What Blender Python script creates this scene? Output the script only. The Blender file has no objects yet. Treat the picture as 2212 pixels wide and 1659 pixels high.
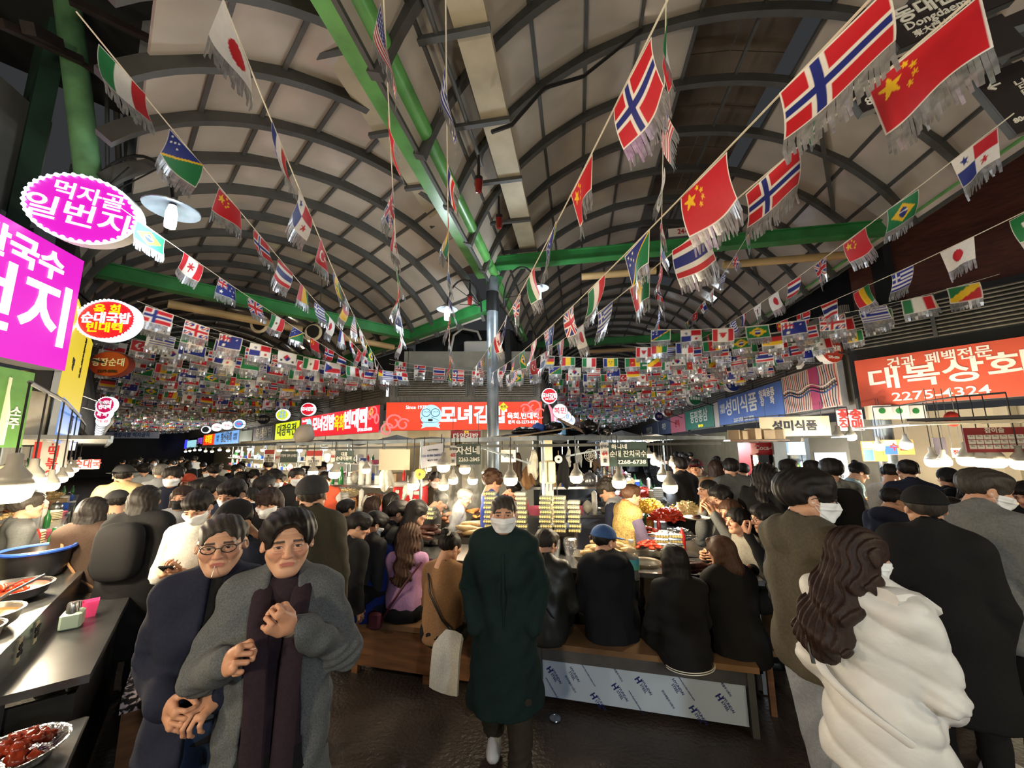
import bpy, math, random
import numpy as np
from mathutils import Vector, Matrix
random.seed(7); rng = np.random.default_rng(7)
SC = bpy.context.scene; COL = SC.collection
# ------------------------------------------------------------------ camera
FPX = 831.0; CAMZ = 1.97; PITCH = math.radians(9.2); ROLL = math.radians(0.7)
_F = Vector((0, math.cos(PITCH), math.sin(PITCH)))
_R0 = Vector((1, 0, 0)); _U0 = Vector((0, -math.sin(PITCH), math.cos(PITCH)))
_R = _R0*math.cos(ROLL) - _U0*math.sin(ROLL); _U = _U0*math.cos(ROLL) + _R0*math.sin(ROLL)
EYE = Vector((0, 0, CAMZ))
cam_d = bpy.data.cameras.new('camera'); cam = bpy.data.objects.new('camera', cam_d); COL.objects.link(cam)
cam_d.sensor_fit = 'HORIZONTAL'; cam_d.sensor_width = 36; cam_d.lens = FPX/2212*36
cam_d.clip_start = .05; cam_d.clip_end = 300
cam.matrix_world = Matrix(((_R.x, _U.x, -_F.x, 0), (_R.y, _U.y, -_F.y, 0), (_R.z, _U.z, -_F.z, CAMZ), (0, 0, 0, 1)))
SC.camera = cam
# ------------------------------------------------------------------ world, exposure
W = bpy.data.worlds.new('night'); SC.world = W; W.use_nodes = True
W.node_tree.nodes['Background'].inputs[0].default_value = (.72, .74, .8, 1)
W.node_tree.nodes['Background'].inputs[1].default_value = .04
SC.view_settings.view_transform = 'Standard'; SC.view_settings.look = 'None'
SC.view_settings.exposure = 0.2; SC.view_settings.gamma = 1; SC.view_settings.use_curve_mapping = False
SC.cycles.max_bounces = 6; SC.cycles.diffuse_bounces = 3; SC.cycles.glossy_bounces = 3
SC.cycles.transmission_bounces = 4; SC.cycles.transparent_max_bounces = 8
SC.cycles.sample_clamp_indirect = 4; SC.cycles.caustics_reflective = False; SC.cycles.caustics_refractive = False
WARM = (1, .83, .56); COOL = (.86, .95, 1)
LAMP_GAIN = 2.3
def point_light(p, watts, col=WARM, r=.07, name='bulb_light', parent=None):
    d = bpy.data.lights.new(name, 'POINT'); d.energy = watts*LAMP_GAIN; d.color = col; d.shadow_soft_size = r
    o = bpy.data.objects.new(name, d); COL.objects.link(o); o.location = p
    if parent: hang(o, parent)
    return o
# ------------------------------------------------------------------ pixel <-> place helpers (photograph 2212 x 1659)
def ray(px, py):
    return _F + _R*((px-1106)/FPX) - _U*((py-829.5)/FPX)
def pt(px, py, d): return EYE + ray(px, py)*d
def ptz(px, py, z):
    r = ray(px, py); return EYE + r*((z-CAMZ)/r.z)
def V3(*a): return Vector(a)
TL = math.radians(-46.5); TR = math.radians(9.5)
UL = V3(math.sin(TL), math.cos(TL), 0); NL = V3(math.cos(TL), -math.sin(TL), 0)
UR = V3(math.sin(TR), math.cos(TR), 0); NR = V3(math.cos(TR), -math.sin(TR), 0)
def inL(s, n, z): return UL*s + NL*n + V3(0, 0, z)     # place in the left aisle's frame
def inR(s, n, z): return UR*s + NR*n + V3(0, 0, z)
# ------------------------------------------------------------------ materials
def lin(c):
    return tuple(((x/255)/12.92 if x/255 <= .04045 else ((x/255+.055)/1.055)**2.4) for x in c)
_mats = {}
def mat(name, col, rough=.6, metal=0, emit=0, ns=0, na=.25, bump=0, bs=None, spec=.5, alpha=1, trans=0, col2=None, coat=0, stretch=None, attr=None, sss=0, sheen=0):
    if name in _mats: return _mats[name]
    m = bpy.data.materials.new(name); m.use_nodes = True; nt = m.node_tree; N = nt.nodes; L = nt.links
    b = N['Principled BSDF']; c = lin(col) + (1,)
    b.inputs['Base Color'].default_value = c; b.inputs['Roughness'].default_value = rough
    b.inputs['Metallic'].default_value = metal; b.inputs['Specular IOR Level'].default_value = spec
    b.inputs['Alpha'].default_value = alpha; b.inputs['Transmission Weight'].default_value = trans
    b.inputs['Coat Weight'].default_value = coat; b.inputs['Sheen Weight'].default_value = sheen
    if emit:
        b.inputs['Emission Color'].default_value = c; b.inputs['Emission Strength'].default_value = emit
    src = None
    if attr:
        a = N.new('ShaderNodeVertexColor'); a.layer_name = attr; src = a.outputs[0]
        L.new(src, b.inputs['Base Color'])
        if emit: L.new(src, b.inputs['Emission Color'])
    if ns:
        tc = N.new('ShaderNodeTexCoord'); nz = N.new('ShaderNodeTexNoise'); nz.inputs['Scale'].default_value = ns
        nz.inputs['Detail'].default_value = 5
        if stretch:
            mp = N.new('ShaderNodeMapping'); mp.inputs['Scale'].default_value = stretch
            L.new(tc.outputs['Object'], mp.inputs[0]); L.new(mp.outputs[0], nz.inputs[0])
        else: L.new(tc.outputs['Object'], nz.inputs[0])
        rp = N.new('ShaderNodeMapRange'); rp.inputs[1].default_value = .3; rp.inputs[2].default_value = .7
        L.new(nz.outputs[0], rp.inputs[0])
        mx = N.new('ShaderNodeMix'); mx.data_type = 'RGBA'
        L.new(rp.outputs[0], mx.inputs[0])
        if src is not None:
            mx.blend_type = 'MULTIPLY'; mx.inputs[7].default_value = (1-na, 1-na, 1-na, 1); L.new(src, mx.inputs[6])
        else:
            c2 = lin(col2)+(1,) if col2 else tuple(min(1, x*(1-na)) for x in c[:3])+(1,)
            c1 = c if col2 else tuple(min(1, x*(1+na*.6)) for x in c[:3])+(1,)
            mx.inputs[6].default_value = c1; mx.inputs[7].default_value = c2
        L.new(mx.outputs[2], b.inputs['Base Color'])
        if emit and not attr: pass
    if bump:
        tc2 = N.new('ShaderNodeTexCoord'); n2 = N.new('ShaderNodeTexNoise'); n2.inputs['Scale'].default_value = bs or ns or 60
        n2.inputs['Detail'].default_value = 3; L.new(tc2.outputs['Object'], n2.inputs[0])
        bp = N.new('ShaderNodeBump'); bp.inputs['Strength'].default_value = bump; bp.inputs['Distance'].default_value = .02
        L.new(n2.outputs[0], bp.inputs['Height']); L.new(bp.outputs[0], b.inputs['Normal'])
    _mats[name] = m
    return m
def wave_mat(name, col, scale, direction, rough=.5, metal=0, strength=.6, col2=None):   # fine corrugation as relief
    m = mat(name, col, rough, metal, ns=3, na=.18); nt = m.node_tree; N = nt.nodes; L = nt.links
    tc = N.new('ShaderNodeTexCoord'); wv = N.new('ShaderNodeTexWave'); wv.inputs['Scale'].default_value = scale
    wv.bands_direction = direction; L.new(tc.outputs['Object'], wv.inputs[0])
    bp = N.new('ShaderNodeBump'); bp.inputs['Strength'].default_value = strength; bp.inputs['Distance'].default_value = .02
    L.new(wv.outputs[1], bp.inputs['Height']); L.new(bp.outputs[0], N['Principled BSDF'].inputs['Normal'])
    return m
def glow(name, col, s): # things that really give off light
    m = mat(name, col, .4, emit=s); m.node_tree.nodes['Principled BSDF'].inputs['Base Color'].default_value = tuple(x*.12 for x in lin(col))+(1,); return m
# ------------------------------------------------------------------ mesh builder
class MB:
    def __init__(s): s.v = []; s.f = []; s.m = []; s.k = 0
    def add(s, vs, fs, k=None):
        o = len(s.v); s.v += [tuple(p) for p in vs]; s.f += [tuple(i+o for i in f) for f in fs]
        s.m += [s.k if k is None else k]*len(fs); return s
    def obox(s, c, ax, ay, az, k=None):      # centre and three half-axes
        c, ax, ay, az = Vector(c), Vector(ax), Vector(ay), Vector(az)
        vs = [c+ax*i+ay*j+az*l for l in (-1, 1) for j in (-1, 1) for i in (-1, 1)]
        return s.add(vs, [(0, 2, 3, 1), (4, 5, 7, 6), (0, 1, 5, 4), (2, 6, 7, 3), (0, 4, 6, 2), (1, 3, 7, 5)], k)
    def box(s, c, sx, sy, sz, k=None, rz=0):
        a, b = math.cos(rz), math.sin(rz)
        return s.obox(c, (a*sx/2, b*sx/2, 0), (-b*sy/2, a*sy/2, 0), (0, 0, sz/2), k)
    def rbox(s, c, sx, sy, sz, r=.01, k=None, rz=0):   # box with bevelled upright and top edges
        a, b = math.cos(rz), math.sin(rz); vs = []; fs = []
        def ring(dx, dy, z):
            q = []
            for (i, j) in ((1, 1), (-1, 1), (-1, -1), (1, -1)):
                e = [(i*(dx), j*(dy-r)), (i*(dx-r), j*dy)]
                if i*j < 0: e.reverse()
                q += e
            return [(c[0]+a*x-b*y, c[1]+b*x+a*y, c[2]+z) for x, y in q]
        hx, hy, hz = sx/2, sy/2, sz/2
        for dx, dy, z in ((hx-r, hy-r, -hz), (hx, hy, -hz+r), (hx, hy, hz-r), (hx-r, hy-r, hz)): vs += ring(dx, dy, z)
        for l in range(3):
            for i in range(8): fs.append((l*8+i, l*8+(i+1) % 8, l*8+8+(i+1) % 8, l*8+8+i))
        fs += [tuple(range(7, -1, -1)), tuple(range(24, 32))]
        return s.add(vs, fs, k)
    def beam(s, a, b, w, h, up=(0, 0, 1), k=None):
        a, b = Vector(a), Vector(b); d = b-a; L = d.length; d.normalize(); x = d.cross(Vector(up))
        x = x.normalized() if x.length > 1e-6 else V3(1, 0, 0); y = x.cross(d)
        return s.obox((a+b)/2, d*(L/2), x*(w/2), y*(h/2), k)
    def tube(s, pts, r, n=8, k=None, caps=True, closed=False):
        pts = [Vector(p) for p in pts]; N = len(pts); rs = r if isinstance(r, (list, tuple)) else [r]*N
        vs = []; fs = []; prev = None
        for i, p in enumerate(pts):
            if closed: t = pts[(i+1) % N]-pts[i-1]
            else: t = pts[min(i+1, N-1)]-pts[max(i-1, 0)]
            t.normalize()
            if prev is None:
                x = t.cross(V3(0, 0, 1)); x = x if x.length > .1 else t.cross(V3(1, 0, 0))
            else: x = prev-t*prev.dot(t)
            x.normalize(); prev = x; y = t.cross(x)
            vs += [p+(x*math.cos(2*math.pi*j/n)+y*math.sin(2*math.pi*j/n))*rs[i] for j in range(n)]
        for i in range(N if closed else N-1):
            q = (i+1) % N
            for j in range(n): fs.append((i*n+j, i*n+(j+1) % n, q*n+(j+1) % n, q*n+j))
        if caps and not closed: fs += [tuple(range(n-1, -1, -1)), tuple(range((N-1)*n, N*n))]
        return s.add(vs, fs, k)
    def lathe(s, prof, n=16, c=(0, 0, 0), M=None, k=None, cap=True, sx=1, sy=1):
        vs = []; fs = []
        for r, z in prof:
            for j in range(n):
                a = 2*math.pi*j/n; p = Vector((r*math.cos(a)*sx, r*math.sin(a)*sy, z))
                if M is not None: p = M @ p
                vs.append(p+Vector(c))
        for i in range(len(prof)-1):
            for j in range(n): fs.append((i*n+j, i*n+(j+1) % n, (i+1)*n+(j+1) % n, (i+1)*n+j))
        if cap: fs += [tuple(range(n-1, -1, -1)), tuple(range((len(prof)-1)*n, len(prof)*n))]
        return s.add(vs, fs, k)
    def prism(s, poly, o, ex, ey, ez, k=None):   # polygon in (ex, ey) pushed along ez
        o, ex, ey, ez = Vector(o), Vector(ex), Vector(ey), Vector(ez); n = len(poly)
        a = [o+ex*x+ey*y for x, y in poly]
        return s.add(a+[p+ez for p in a], [tuple(range(n-1, -1, -1)), tuple(range(n, 2*n))]+[(i, (i+1) % n, n+(i+1) % n, n+i) for i in range(n)], k)
    def ball(s, c, r, n=12, k=None, sx=1, sy=1, sz=1):
        pr = [(math.sin(math.pi*i/(n//2))*r+1e-4, -math.cos(math.pi*i/(n//2))*r*sz) for i in range(n//2+1)]
        return s.lathe(pr, n, c, None, k, True, sx, sy)
    def mesh(s, name, mats, smooth=False):
        me = bpy.data.meshes.new(name); me.from_pydata(s.v, [], s.f)
        for m in (mats if isinstance(mats, (list, tuple)) else [mats]): me.materials.append(m)
        if any(s.m): me.polygons.foreach_set('material_index', s.m)
        if smooth:
            me.shade_smooth()
            if smooth != 2: me.set_sharp_from_angle(angle=math.radians(38))
        me.update(); return me
    def build(s, name, mats, parent=None, smooth=False, **kw):
        return put(name, s.mesh(name, mats, smooth), parent, **kw)
def put(name, data, parent=None, label=None, cat=None, group=None, kind=None, M=None):
    o = bpy.data.objects.new(name, data); COL.objects.link(o)
    if M is not None: o.matrix_basis = M
    if parent is not None: hang(o, parent)
    return tag(o, label, cat, group, kind)
def hang(o, parent):
    o.parent = parent; m = parent.matrix_basis.copy(); q = parent.parent
    if q is not None: m = q.matrix_basis @ q.matrix_parent_inverse @ m if False else world_of(parent)
    o.matrix_parent_inverse = m.inverted()
def world_of(o):
    return o.matrix_basis.copy() if o.parent is None else world_of(o.parent) @ o.matrix_parent_inverse @ o.matrix_basis
def tag(o, label=None, cat=None, group=None, kind=None):
    if label: o['label'] = label
    if cat: o['category'] = cat
    if group: o['group'] = group
    if kind: o['kind'] = kind
    return o
def thing(name, label, cat, loc=(0, 0, 0), rz=0, group=None, kind=None):
    o = bpy.data.objects.new(name, None); COL.objects.link(o); o.location = loc; o.rotation_euler = (0, 0, rz)
    o.matrix_basis = Matrix.Translation(Vector(loc)) @ Matrix.Rotation(rz, 4, 'Z'); o.empty_display_size = .1
    return tag(o, label, cat, group, kind)
def copy_tree(o, loc=None, rz=None, label=None, parent=None, sc=None):
    c = o.copy(); COL.objects.link(c)
    if parent is not None: c.parent = parent
    for ch in o.children: copy_tree(ch, parent=c)
    if loc is not None: c.location = loc
    if rz is not None: c.rotation_euler = (0, 0, rz)
    if sc is not None: c.scale = (sc, sc, sc)
    if label: c['label'] = label
    return c
def structure(name, mb, mats, parent=None, smooth=False, kind='structure'):
    return mb.build(name, mats, parent, smooth, kind=kind if parent is None else None)
# ------------------------------------------------------------------ lettering
def text(body, c, ex, ey, size, m, parent=None, sx=1, bold=.0, ext=.003, name='lettering', align='CENTER'):
    cu = bpy.data.curves.new(name, 'FONT'); cu.body = body; cu.size = size; cu.align_x = align; cu.align_y = 'CENTER'
    cu.extrude = ext; cu.offset = bold*size; cu.resolution_u = 3; cu.materials.append(m); cu.space_line = .95
    ex, ey = Vector(ex).normalized(), Vector(ey).normalized(); n = ex.cross(ey)
    c = Vector(c); M = Matrix(((ex.x*sx, ey.x, n.x, c.x), (ex.y*sx, ey.y, n.y, c.y), (ex.z*sx, ey.z, n.z, c.z), (0, 0, 0, 1)))
    return put(name, cu, parent, M=M)
# ================================================================== palette
m_steel = mat('grey painted steel', (74, 76, 76), .55, ns=6, na=.2)
m_rib = mat('rib steel', (70, 70, 68), .6, ns=5, na=.2)
m_pane = mat('translucent roof sheet', (172, 163, 152), .15, ns=1.1, na=.2, bump=.35, bs=3, spec=.6)
m_vent = mat('dark vent sheet', (92, 80, 66), .5, ns=2, na=.3)
m_green = mat('green paint', (92, 160, 84), .35, ns=4, na=.3, spec=.6)
m_dgreen = mat('dark green paint', (44, 120, 62), .45, ns=4, na=.25)
m_soffit = mat('soffit board', (172, 162, 140), .6, ns=3, na=.18, stretch=(1, 1, 6))
m_galv = mat('galvanised steel', (128, 138, 146), .35, .6, ns=5, na=.35)
m_stain = mat('stainless', (170, 172, 174), .24, .9, ns=3, na=.1)
m_black = mat('black plastic', (22, 22, 24), .4)
m_white = mat('white plastic', (225, 224, 218), .4)
m_wood = mat('varnished wood', (122, 84, 56), .4, ns=3, na=.4, stretch=(1, 1, 9), bump=.1)
m_floor = mat('asphalt', (62, 54, 49), .38, ns=1.6, na=.45, bump=.5, bs=35)
m_corr = wave_mat('corrugated sheet', (128, 124, 116), 9, 'X', .5, .3)
m_louv = mat('louvre', (132, 126, 114), .5, .2, ns=3, na=.2)
m_brown = mat('brown cladding', (86, 42, 30), .7, ns=4, na=.4, stretch=(1, 1, 5))
m_dark = mat('dark wall', (34, 36, 38), .8, ns=2, na=.3)
m_cream = mat('cream tiles', (206, 192, 160), .5, ns=2, na=.15)
m_conc = mat('pale concrete', (150, 148, 138), .8, ns=2, na=.2)
m_beige = mat('beige duct', (176, 148, 104), .5, ns=3, na=.1)
# ================================================================== floor
b = MB(); b.box((0, 22, -.05), 70, 70, .1); structure('floor', b, m_floor)
# ================================================================== roof vaults
kR = .9; R_N0, R_R, R_C, R_B = 1.86, 3.6, 2.34+CAMZ, 3.18
L_N0, L_R, L_C, L_B = 2.33, 2.88, 1.97+CAMZ, 2.10
def archR(t): return R_N0-R_R*math.cos(t), R_C+R_B*math.sin(t)
def archL(t): return L_N0-L_R*math.cos(t), L_C+L_B*math.sin(t)
def nR(p): return p.dot(NR)
def nL(p): return p.dot(NL)
BEAM_N = -1.54; STRIP_N = -2.38
def vault(name, place, arch, t0, t1, segs, s0, ds, bays, keep, seg_dark=(), width=.07, one_by_one=10**6, keepr=None):
    root = thing(name, None, None, place(s0, 0, 0), kind='structure')
    for i in range(bays+1):                                   # ribs
        s = s0+ds*i; pts = []
        for j in range(segs*3+1):
            n, z = arch(t0+(t1-t0)*j/(segs*3)); p = place(s, n, z-.07)
            if (keepr or keep)(p): pts.append(p)
        if len(pts) < 3: continue
        mb = MB(); ax = (place(1, 0, 0)-place(0, 0, 0)).normalized(); vs = []; fs = []
        for j, p in enumerate(pts):
            t = (pts[min(j+1, len(pts)-1)]-pts[max(j-1, 0)]).normalized(); u = t.cross(ax)
            vs += [p+ax*a+u*c for a, c in ((-.045, -.07), (.045, -.07), (.045, .06), (-.045, .06))]
        for j in range(len(pts)-1):
            for q in range(4): fs.append((j*4+q, j*4+(q+1) % 4, j*4+4+(q+1) % 4, j*4+4+q))
        fs += [(3, 2, 1, 0), tuple(range(len(vs)-4, len(vs)))]
        mb.add(vs, fs); mb.build('rib', m_rib, root)
    for j in range(segs+1):                                   # purlins
        n, z = arch(t0+(t1-t0)*j/segs); a = None
        ps = [place(s0+ds*i, n, z-.03) for i in range(bays+1)]; ps = [p for p in ps if keep(p)]
        if len(ps) > 1: mb = MB(); mb.beam(ps[0], ps[-1], .04, .05); mb.build('purlin', m_rib, root)
    rest = MB(); cnt = 0
    for i in range(bays):
        for j in range(segs):
            cs = []
            for (di, dj) in ((0, 0), (1, 0), (1, 1), (0, 1)):
                n, z = arch(t0+(t1-t0)*(j+dj)/segs); cs.append(place(s0+ds*(i+di), n, z))
            mid = sum(cs, Vector())/4
            if not keep(mid): continue
            dark = j in seg_dark and i < 13
            if dark: cs = [c+V3(0, 0, .45) for c in cs]
            nrm = (cs[1]-cs[0]).cross(cs[3]-cs[0]).normalized()*.012; cc = sum(cs, Vector())/4
            cs = [cc+(c-cc)*.985 for c in cs]
            tgt = rest if cnt >= one_by_one else MB()
            vs = [c-nrm for c in cs]+[c+nrm for c in cs]
            tgt.add(vs, [(0, 1, 2, 3), (7, 6, 5, 4), (0, 4, 5, 1), (1, 5, 6, 2), (2, 6, 7, 3), (3, 7, 4, 0)])
            if tgt is not rest: tgt.build('panel', m_vent if dark else m_pane, root)
            cnt += 1
    if rest.v: rest.build('panel_far', m_pane, root, kind='stuff')
    return root
far = lambda p: True
vault('ceiling_left', inL, archL, .12, math.pi-.30, 12, .66, .81, 30,
      lambda p: (nR(p) < STRIP_N+.5 or p.y > 8.2) and not (nL(p) < .1 and p.dot(UL) < 6.4), one_by_one=285, keepr=lambda p: (nR(p) < STRIP_N+.75 or p.y > 8.2) and not (nL(p) < -.3 and p.dot(UL) < 6.4))
vault('ceiling_right', inR, archR, .28, math.pi-.33, 12, .71, .95, 28,
      lambda p: nR(p) > -1.62, seg_dark=(6, 7), one_by_one=285)
# ---- the long green beam: tube, web and soffit strips either side
def strip_z(): return 3.9+CAMZ
tb = thing('trim_1', None, None, inR(0, BEAM_N, 5.4), kind='structure')
zb = 3.42+CAMZ
b = MB(); b.tube([inR(-1.5, BEAM_N, zb), inR(7.1, BEAM_N, zb-.02)], .105, 18); b.tube([inR(7.1, BEAM_N, zb-.02), inR(13.5, BEAM_N, zb-.1)], .095, 14)
b.build('tube', m_green, tb, smooth=True)
b = MB(); b.beam(inR(-1.5, BEAM_N-.15, zb-.02), inR(7.1, BEAM_N-.15, zb-.02), .34, .13); b.beam(inR(-1.5, BEAM_N-.12, zb+.2), inR(7.1, BEAM_N-.12, zb+.2), .05, .3)
b.build('web', m_green, tb)
b = MB(); b.box(tuple(inR(7.15, BEAM_N, zb-.12)), .3, .3, .05, rz=TR); b.box(tuple(inR(7.15, BEAM_N, zb+.12)), .3, .3, .05, rz=TR); b.build('bracket', m_dgreen, tb)
for i in range(9):
    s = -1.2+i*1.02
    b = MB(); b.obox(inR(s+.5, -1.98, strip_z()), UR*.49, NR*.38, V3(0, 0, .02)); b.build('soffit_panel', m_soffit, tb)
    b = MB(); b.beam(inR(s, -2.42, strip_z()-.05), inR(s, -1.6, strip_z()-.05), .06, .05); b.build('bracket', m_steel, tb)
for i in range(9):
    s = -1.2+i*1.02
    b = MB(); b.obox(inR(s+.5, -.82, strip_z()-.04), UR*.5, NR*.16, V3(0, 0, .05)); b.build('gutter_panel', m_soffit, tb)
    b = MB(); b.beam(inR(s, -1.5, strip_z()-.12), inR(s, -.64, strip_z()-.12), .06, .05); b.build('bracket', m_steel, tb)
b = MB(); b.tube([inR(-1, -1.15, strip_z()-.1), inR(4.6, -1.15, strip_z()-.1)], .025); b.build('conduit', m_steel, tb)
# ---- column
COLP = inR(7.0, BEAM_N, 0)
cl = thing('column', None, None, COLP, kind='structure')
b = MB(); b.lathe([(.11, 0), (.11, zb-.14)], 20, COLP); b.build('shaft', m_galv, cl, smooth=True)
b = MB(); b.lathe([(.122, 4.55), (.122, 4.95)], 20, COLP); b.build('sleeve', m_black, cl, smooth=True)
# ---- spring beams and ties
def green_beam(a, b_, w=.12, h=.2, m=m_dgreen, n='trim_2'):
    mb = MB(); mb.beam(a, b_, w, h); mb.beam(Vector(a)-V3(0, 0, h/2), Vector(b_)-V3(0, 0, h/2), w*1.6, .02); mb.beam(Vector(a)+V3(0, 0, h/2), Vector(b_)+V3(0, 0, h/2), w*1.6, .02)
    return structure(n, mb, m)
zl = 2.72+CAMZ
green_beam(COLP+V3(0, 0, zl), COLP+UL*24+V3(0, 0, zl), n='trim_2')
zr = 3.55+CAMZ
green_beam(inR(-1, 5.3, zr), inR(34, 5.3, zr), .16, .22, m_green, 'trim_3')
for i, s in enumerate((6.9, 13.2, 20, 27)):
    green_beam(inR(s, BEAM_N, zr-.02), inR(s, 5.3, zr-.02), .12, .2, n='trim_%d' % (4+i))
for i, s in enumerate((8.1, 12.5, 17, 22)):
    green_beam(inL(s, -.6, zl-.06), inL(s, 4.95, zl), .12, .2, n='trim_%d' % (8+i))
for i, (s, n0, n1, f) in enumerate(((7.3, .2, 1.6, inR), (7.3, 2.8, 5.0, inR), (13.6, .4, 3.4, inR), (8.5, .5, 2.6, inL), (8.5, 3.4, 4.7, inL))):
    z = (zr if f is inR else zl)-.26
    b = MB(); b.tube([f(s, n0, z), f(s, n1, z)], .07, 10); b.build('cable_duct', m_beige, None, True, label='%s beige round duct under the green cross beam %s' % (('short', 'long', 'thin far', 'left', 'small')[i], ('beside the column', 'towards the brown wall', 'of the far bay', 'over the left aisle', 'near the corner building')[i]), cat='duct')
# steel braces along the right spring
for k, (a, c) in enumerate(((3, 1), (5.2, 3.4), (8, 6), (11, 9))):
    b = MB(); b.beam(inR(a, 5.2, zr+.3), inR(c, 3.9, zr+1.3), .06, .06); structure('trim_%d' % (12+k), b, m_rib)
# ================================================================== corner building (between the aisles)
P1 = pt(841, 900, 10.0); P1.z = 0; P2 = pt(1168, 900, 10.2); P2.z = 0
dF = (P2-P1).normalized(); nF = V3(dF.y, -dF.x, 0)
def wallslab(name, a, b_, z0, z1, m, th=.15, back=None):
    a, b_ = Vector(a), Vector(b_); d = (b_-a).normalized(); n = Vector(back) if back is not None else V3(-d.y, d.x, 0)
    mb = MB(); mb.obox((a+b_)/2+n*th/2+V3(0, 0, (z0+z1)/2), (b_-a)/2, n*th/2, V3(0, 0, (z1-z0)/2)); return structure(name, mb, m)
P1b = P1+UL*36; P2b = P2+UR*34
nLf = -NL; nRf = NR*1.0       # outward normals of the two facades (towards the aisles)
LFN = nL(P1); RFN = nR(P2)
wallslab('wall_corner_left', P1b, P1, 2.95, 3.95, m_corr, back=NL)
wallslab('wall_corner_front', P1, P2, 2.95, 3.95, m_corr, back=-nF)
wallslab('wall_corner_right', P2, P2b, 2.95, 3.95, m_corr, back=-NR)
wallslab('wall_shop_left', P1b+NL*2, P1+NL*2, 0, 2.95, m_cream, back=NL)
wallslab('wall_shop_front', P1-nF*2.2, P2-nF*2.2, 0, 2.95, m_cream, back=-nF)
wallslab('wall_shop_right', P2-NR*2, P2b-NR*2, 0, 2.95, m_cream, back=-NR)
q1 = P1+dF*.25-nF*.35; q2 = P2-dF*.1-nF*.35
wallslab('wall_parapet', q1, q2, 3.95, 4.6, m_conc, back=-nF)
wallslab('wall_attic_front', P1-nF*1.6+dF*.3, P2-nF*1.6, 3.95, 5.6, m_dark, back=-nF)
wallslab('wall_attic_left', P1b+NL*.5, P1+NL*.5, 3.95, 4.7, m_dark, back=NL)
wallslab('wall_attic_right', P2-NR*.8, P2b-NR*.8, 3.95, 5.2, m_dark, back=-NR)
def louvre(name, a, b_, z0, z1, out, n, m=m_louv, posts=0, label=None):
    a, b_ = Vector(a), Vector(b_); r = thing(name, None, None, a+V3(0, 0, z0), kind='structure')
    for i in range(n):
        z = z0+(z1-z0)*(i+.5)/n; mb = MB(); h = (z1-z0)/n
        mb.obox((a+b_)/2+Vector(out)*.06+V3(0, 0, z), (b_-a)/2, Vector(out)*.03+V3(0, 0, -h*.25), V3(0, 0, h*.16)); mb.build('slat', m, r)
    for i in range(posts+1):
        p = a.lerp(b_, i/max(1, posts)); mb = MB(); mb.obox(p+Vector(out)*.09+V3(0, 0, (z0+z1)/2), (b_-a).normalized()*.025, Vector(out)*.02, V3(0, 0, (z1-z0)/2)); mb.build('post', m_steel, r)
    return r
louvre('wall_corner_louvre', P1+dF*.2, P1+dF*2.0, 3.28, 3.8, nF, 9, posts=1)
louvre('wall_corner_louvre', P1+dF*2.2, P1+dF*3.8, 3.28, 3.8, nF, 9, posts=1)
louvre('wall_corner_louvre', P1+UL*6, P1+UL*.3, 3.28, 3.8, -NL, 7, posts=5)
louvre('wall_corner_louvre', P1+UL*16, P1+UL*6.2, 3.28, 3.8, -NL, 6, posts=6)
# ================================================================== left building
LW = -.45
wallslab('wall_left', inL(6.3, LW, 0), inL(44, LW, 0), 2.6, 5.2, m_dark, back=-NL)
wallslab('wall_left_shop', inL(6.6, LW-1.4, 0), inL(44, LW-1.4, 0), 0, 2.6, m_cream, back=-NL)
A0 = pt(-348, 480, 2.4); A1 = pt(158, 700, 4.05); A0.z = A1.z = 0; dA = (A1-A0).normalized(); nA = V3(dA.y, -dA.x, 0)
wallslab('wall_left_near', A0-nA*.5, A1-nA*.5, 3.2, 5.6, wave_mat('ribbed panel', (92, 94, 92), 4, 'X', .6), back=-nA)
wallslab('wall_left_stall', A0-nA*1.2, A1-nA*1.2, 0, 3.2, m_cream, back=-nA)
wallslab('wall_left_green', A1-nA*.6+V3(0, 0, 0), inL(6, LW-.3, 0), 3.4, 7, mat('green tarpaulin', (30, 62, 48), .7, ns=1.5, na=.4), back=-NL)
louvre('window_1', A0+(A1-A0)*.35-nA*.45, A0+(A1-A0)*.92-nA*.45, 3.5, 4.25, nA, 9, mat('timber slat', (196, 170, 128), .6, ns=3), posts=3)
pole_b = pt(190, 372, 3.95); pole_t = pt(138, -60, 4.0)
b = MB(); b.tube([pole_b+(pole_b-pole_t)*.35, pole_t], .105, 18); structure('column_left', b, mat('pale green paint', (108, 158, 112), .45, ns=5, na=.3), smooth=True)
b = MB(); b.beam(pt(310, 240, 4.4), pt(345, -40, 4.2), .22, .05, up=_F); structure('trim_17', b, mat('grey flat duct', (146, 152, 160), .5, .2, ns=4))
b = MB(); b.beam(pt(275, 480, 5.2), pt(305, 230, 4.9), .17, .05, up=_F); structure('trim_18', b, _mats['grey flat duct'])
for k, (a, c, r) in enumerate((((150, 0, 3.6), (345, 95, 4.0), .03), ((0, 50, 3.3), (175, 130, 3.9), .035), ((165, 130, 3.9), (410, 280, 4.9), .022), ((60, 60, 3.4), (125, 95, 3.7), .05))):
    b = MB(); b.beam(pt(*a), pt(*c), r*2, r*2); structure('trim_%d' % (19+k), b, mat('rusty steel', (44, 34, 32), .7, ns=8, na=.5))
for k, x in enumerate((230, 265, 240)):
    b = MB(); b.tube([pt(x, -30, 4.6+.3*k), pt(x+8*k+2, 380, 5+.3*k)], .022+.008*k); structure('trim_%d' % (24+k), b, m_steel)
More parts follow.
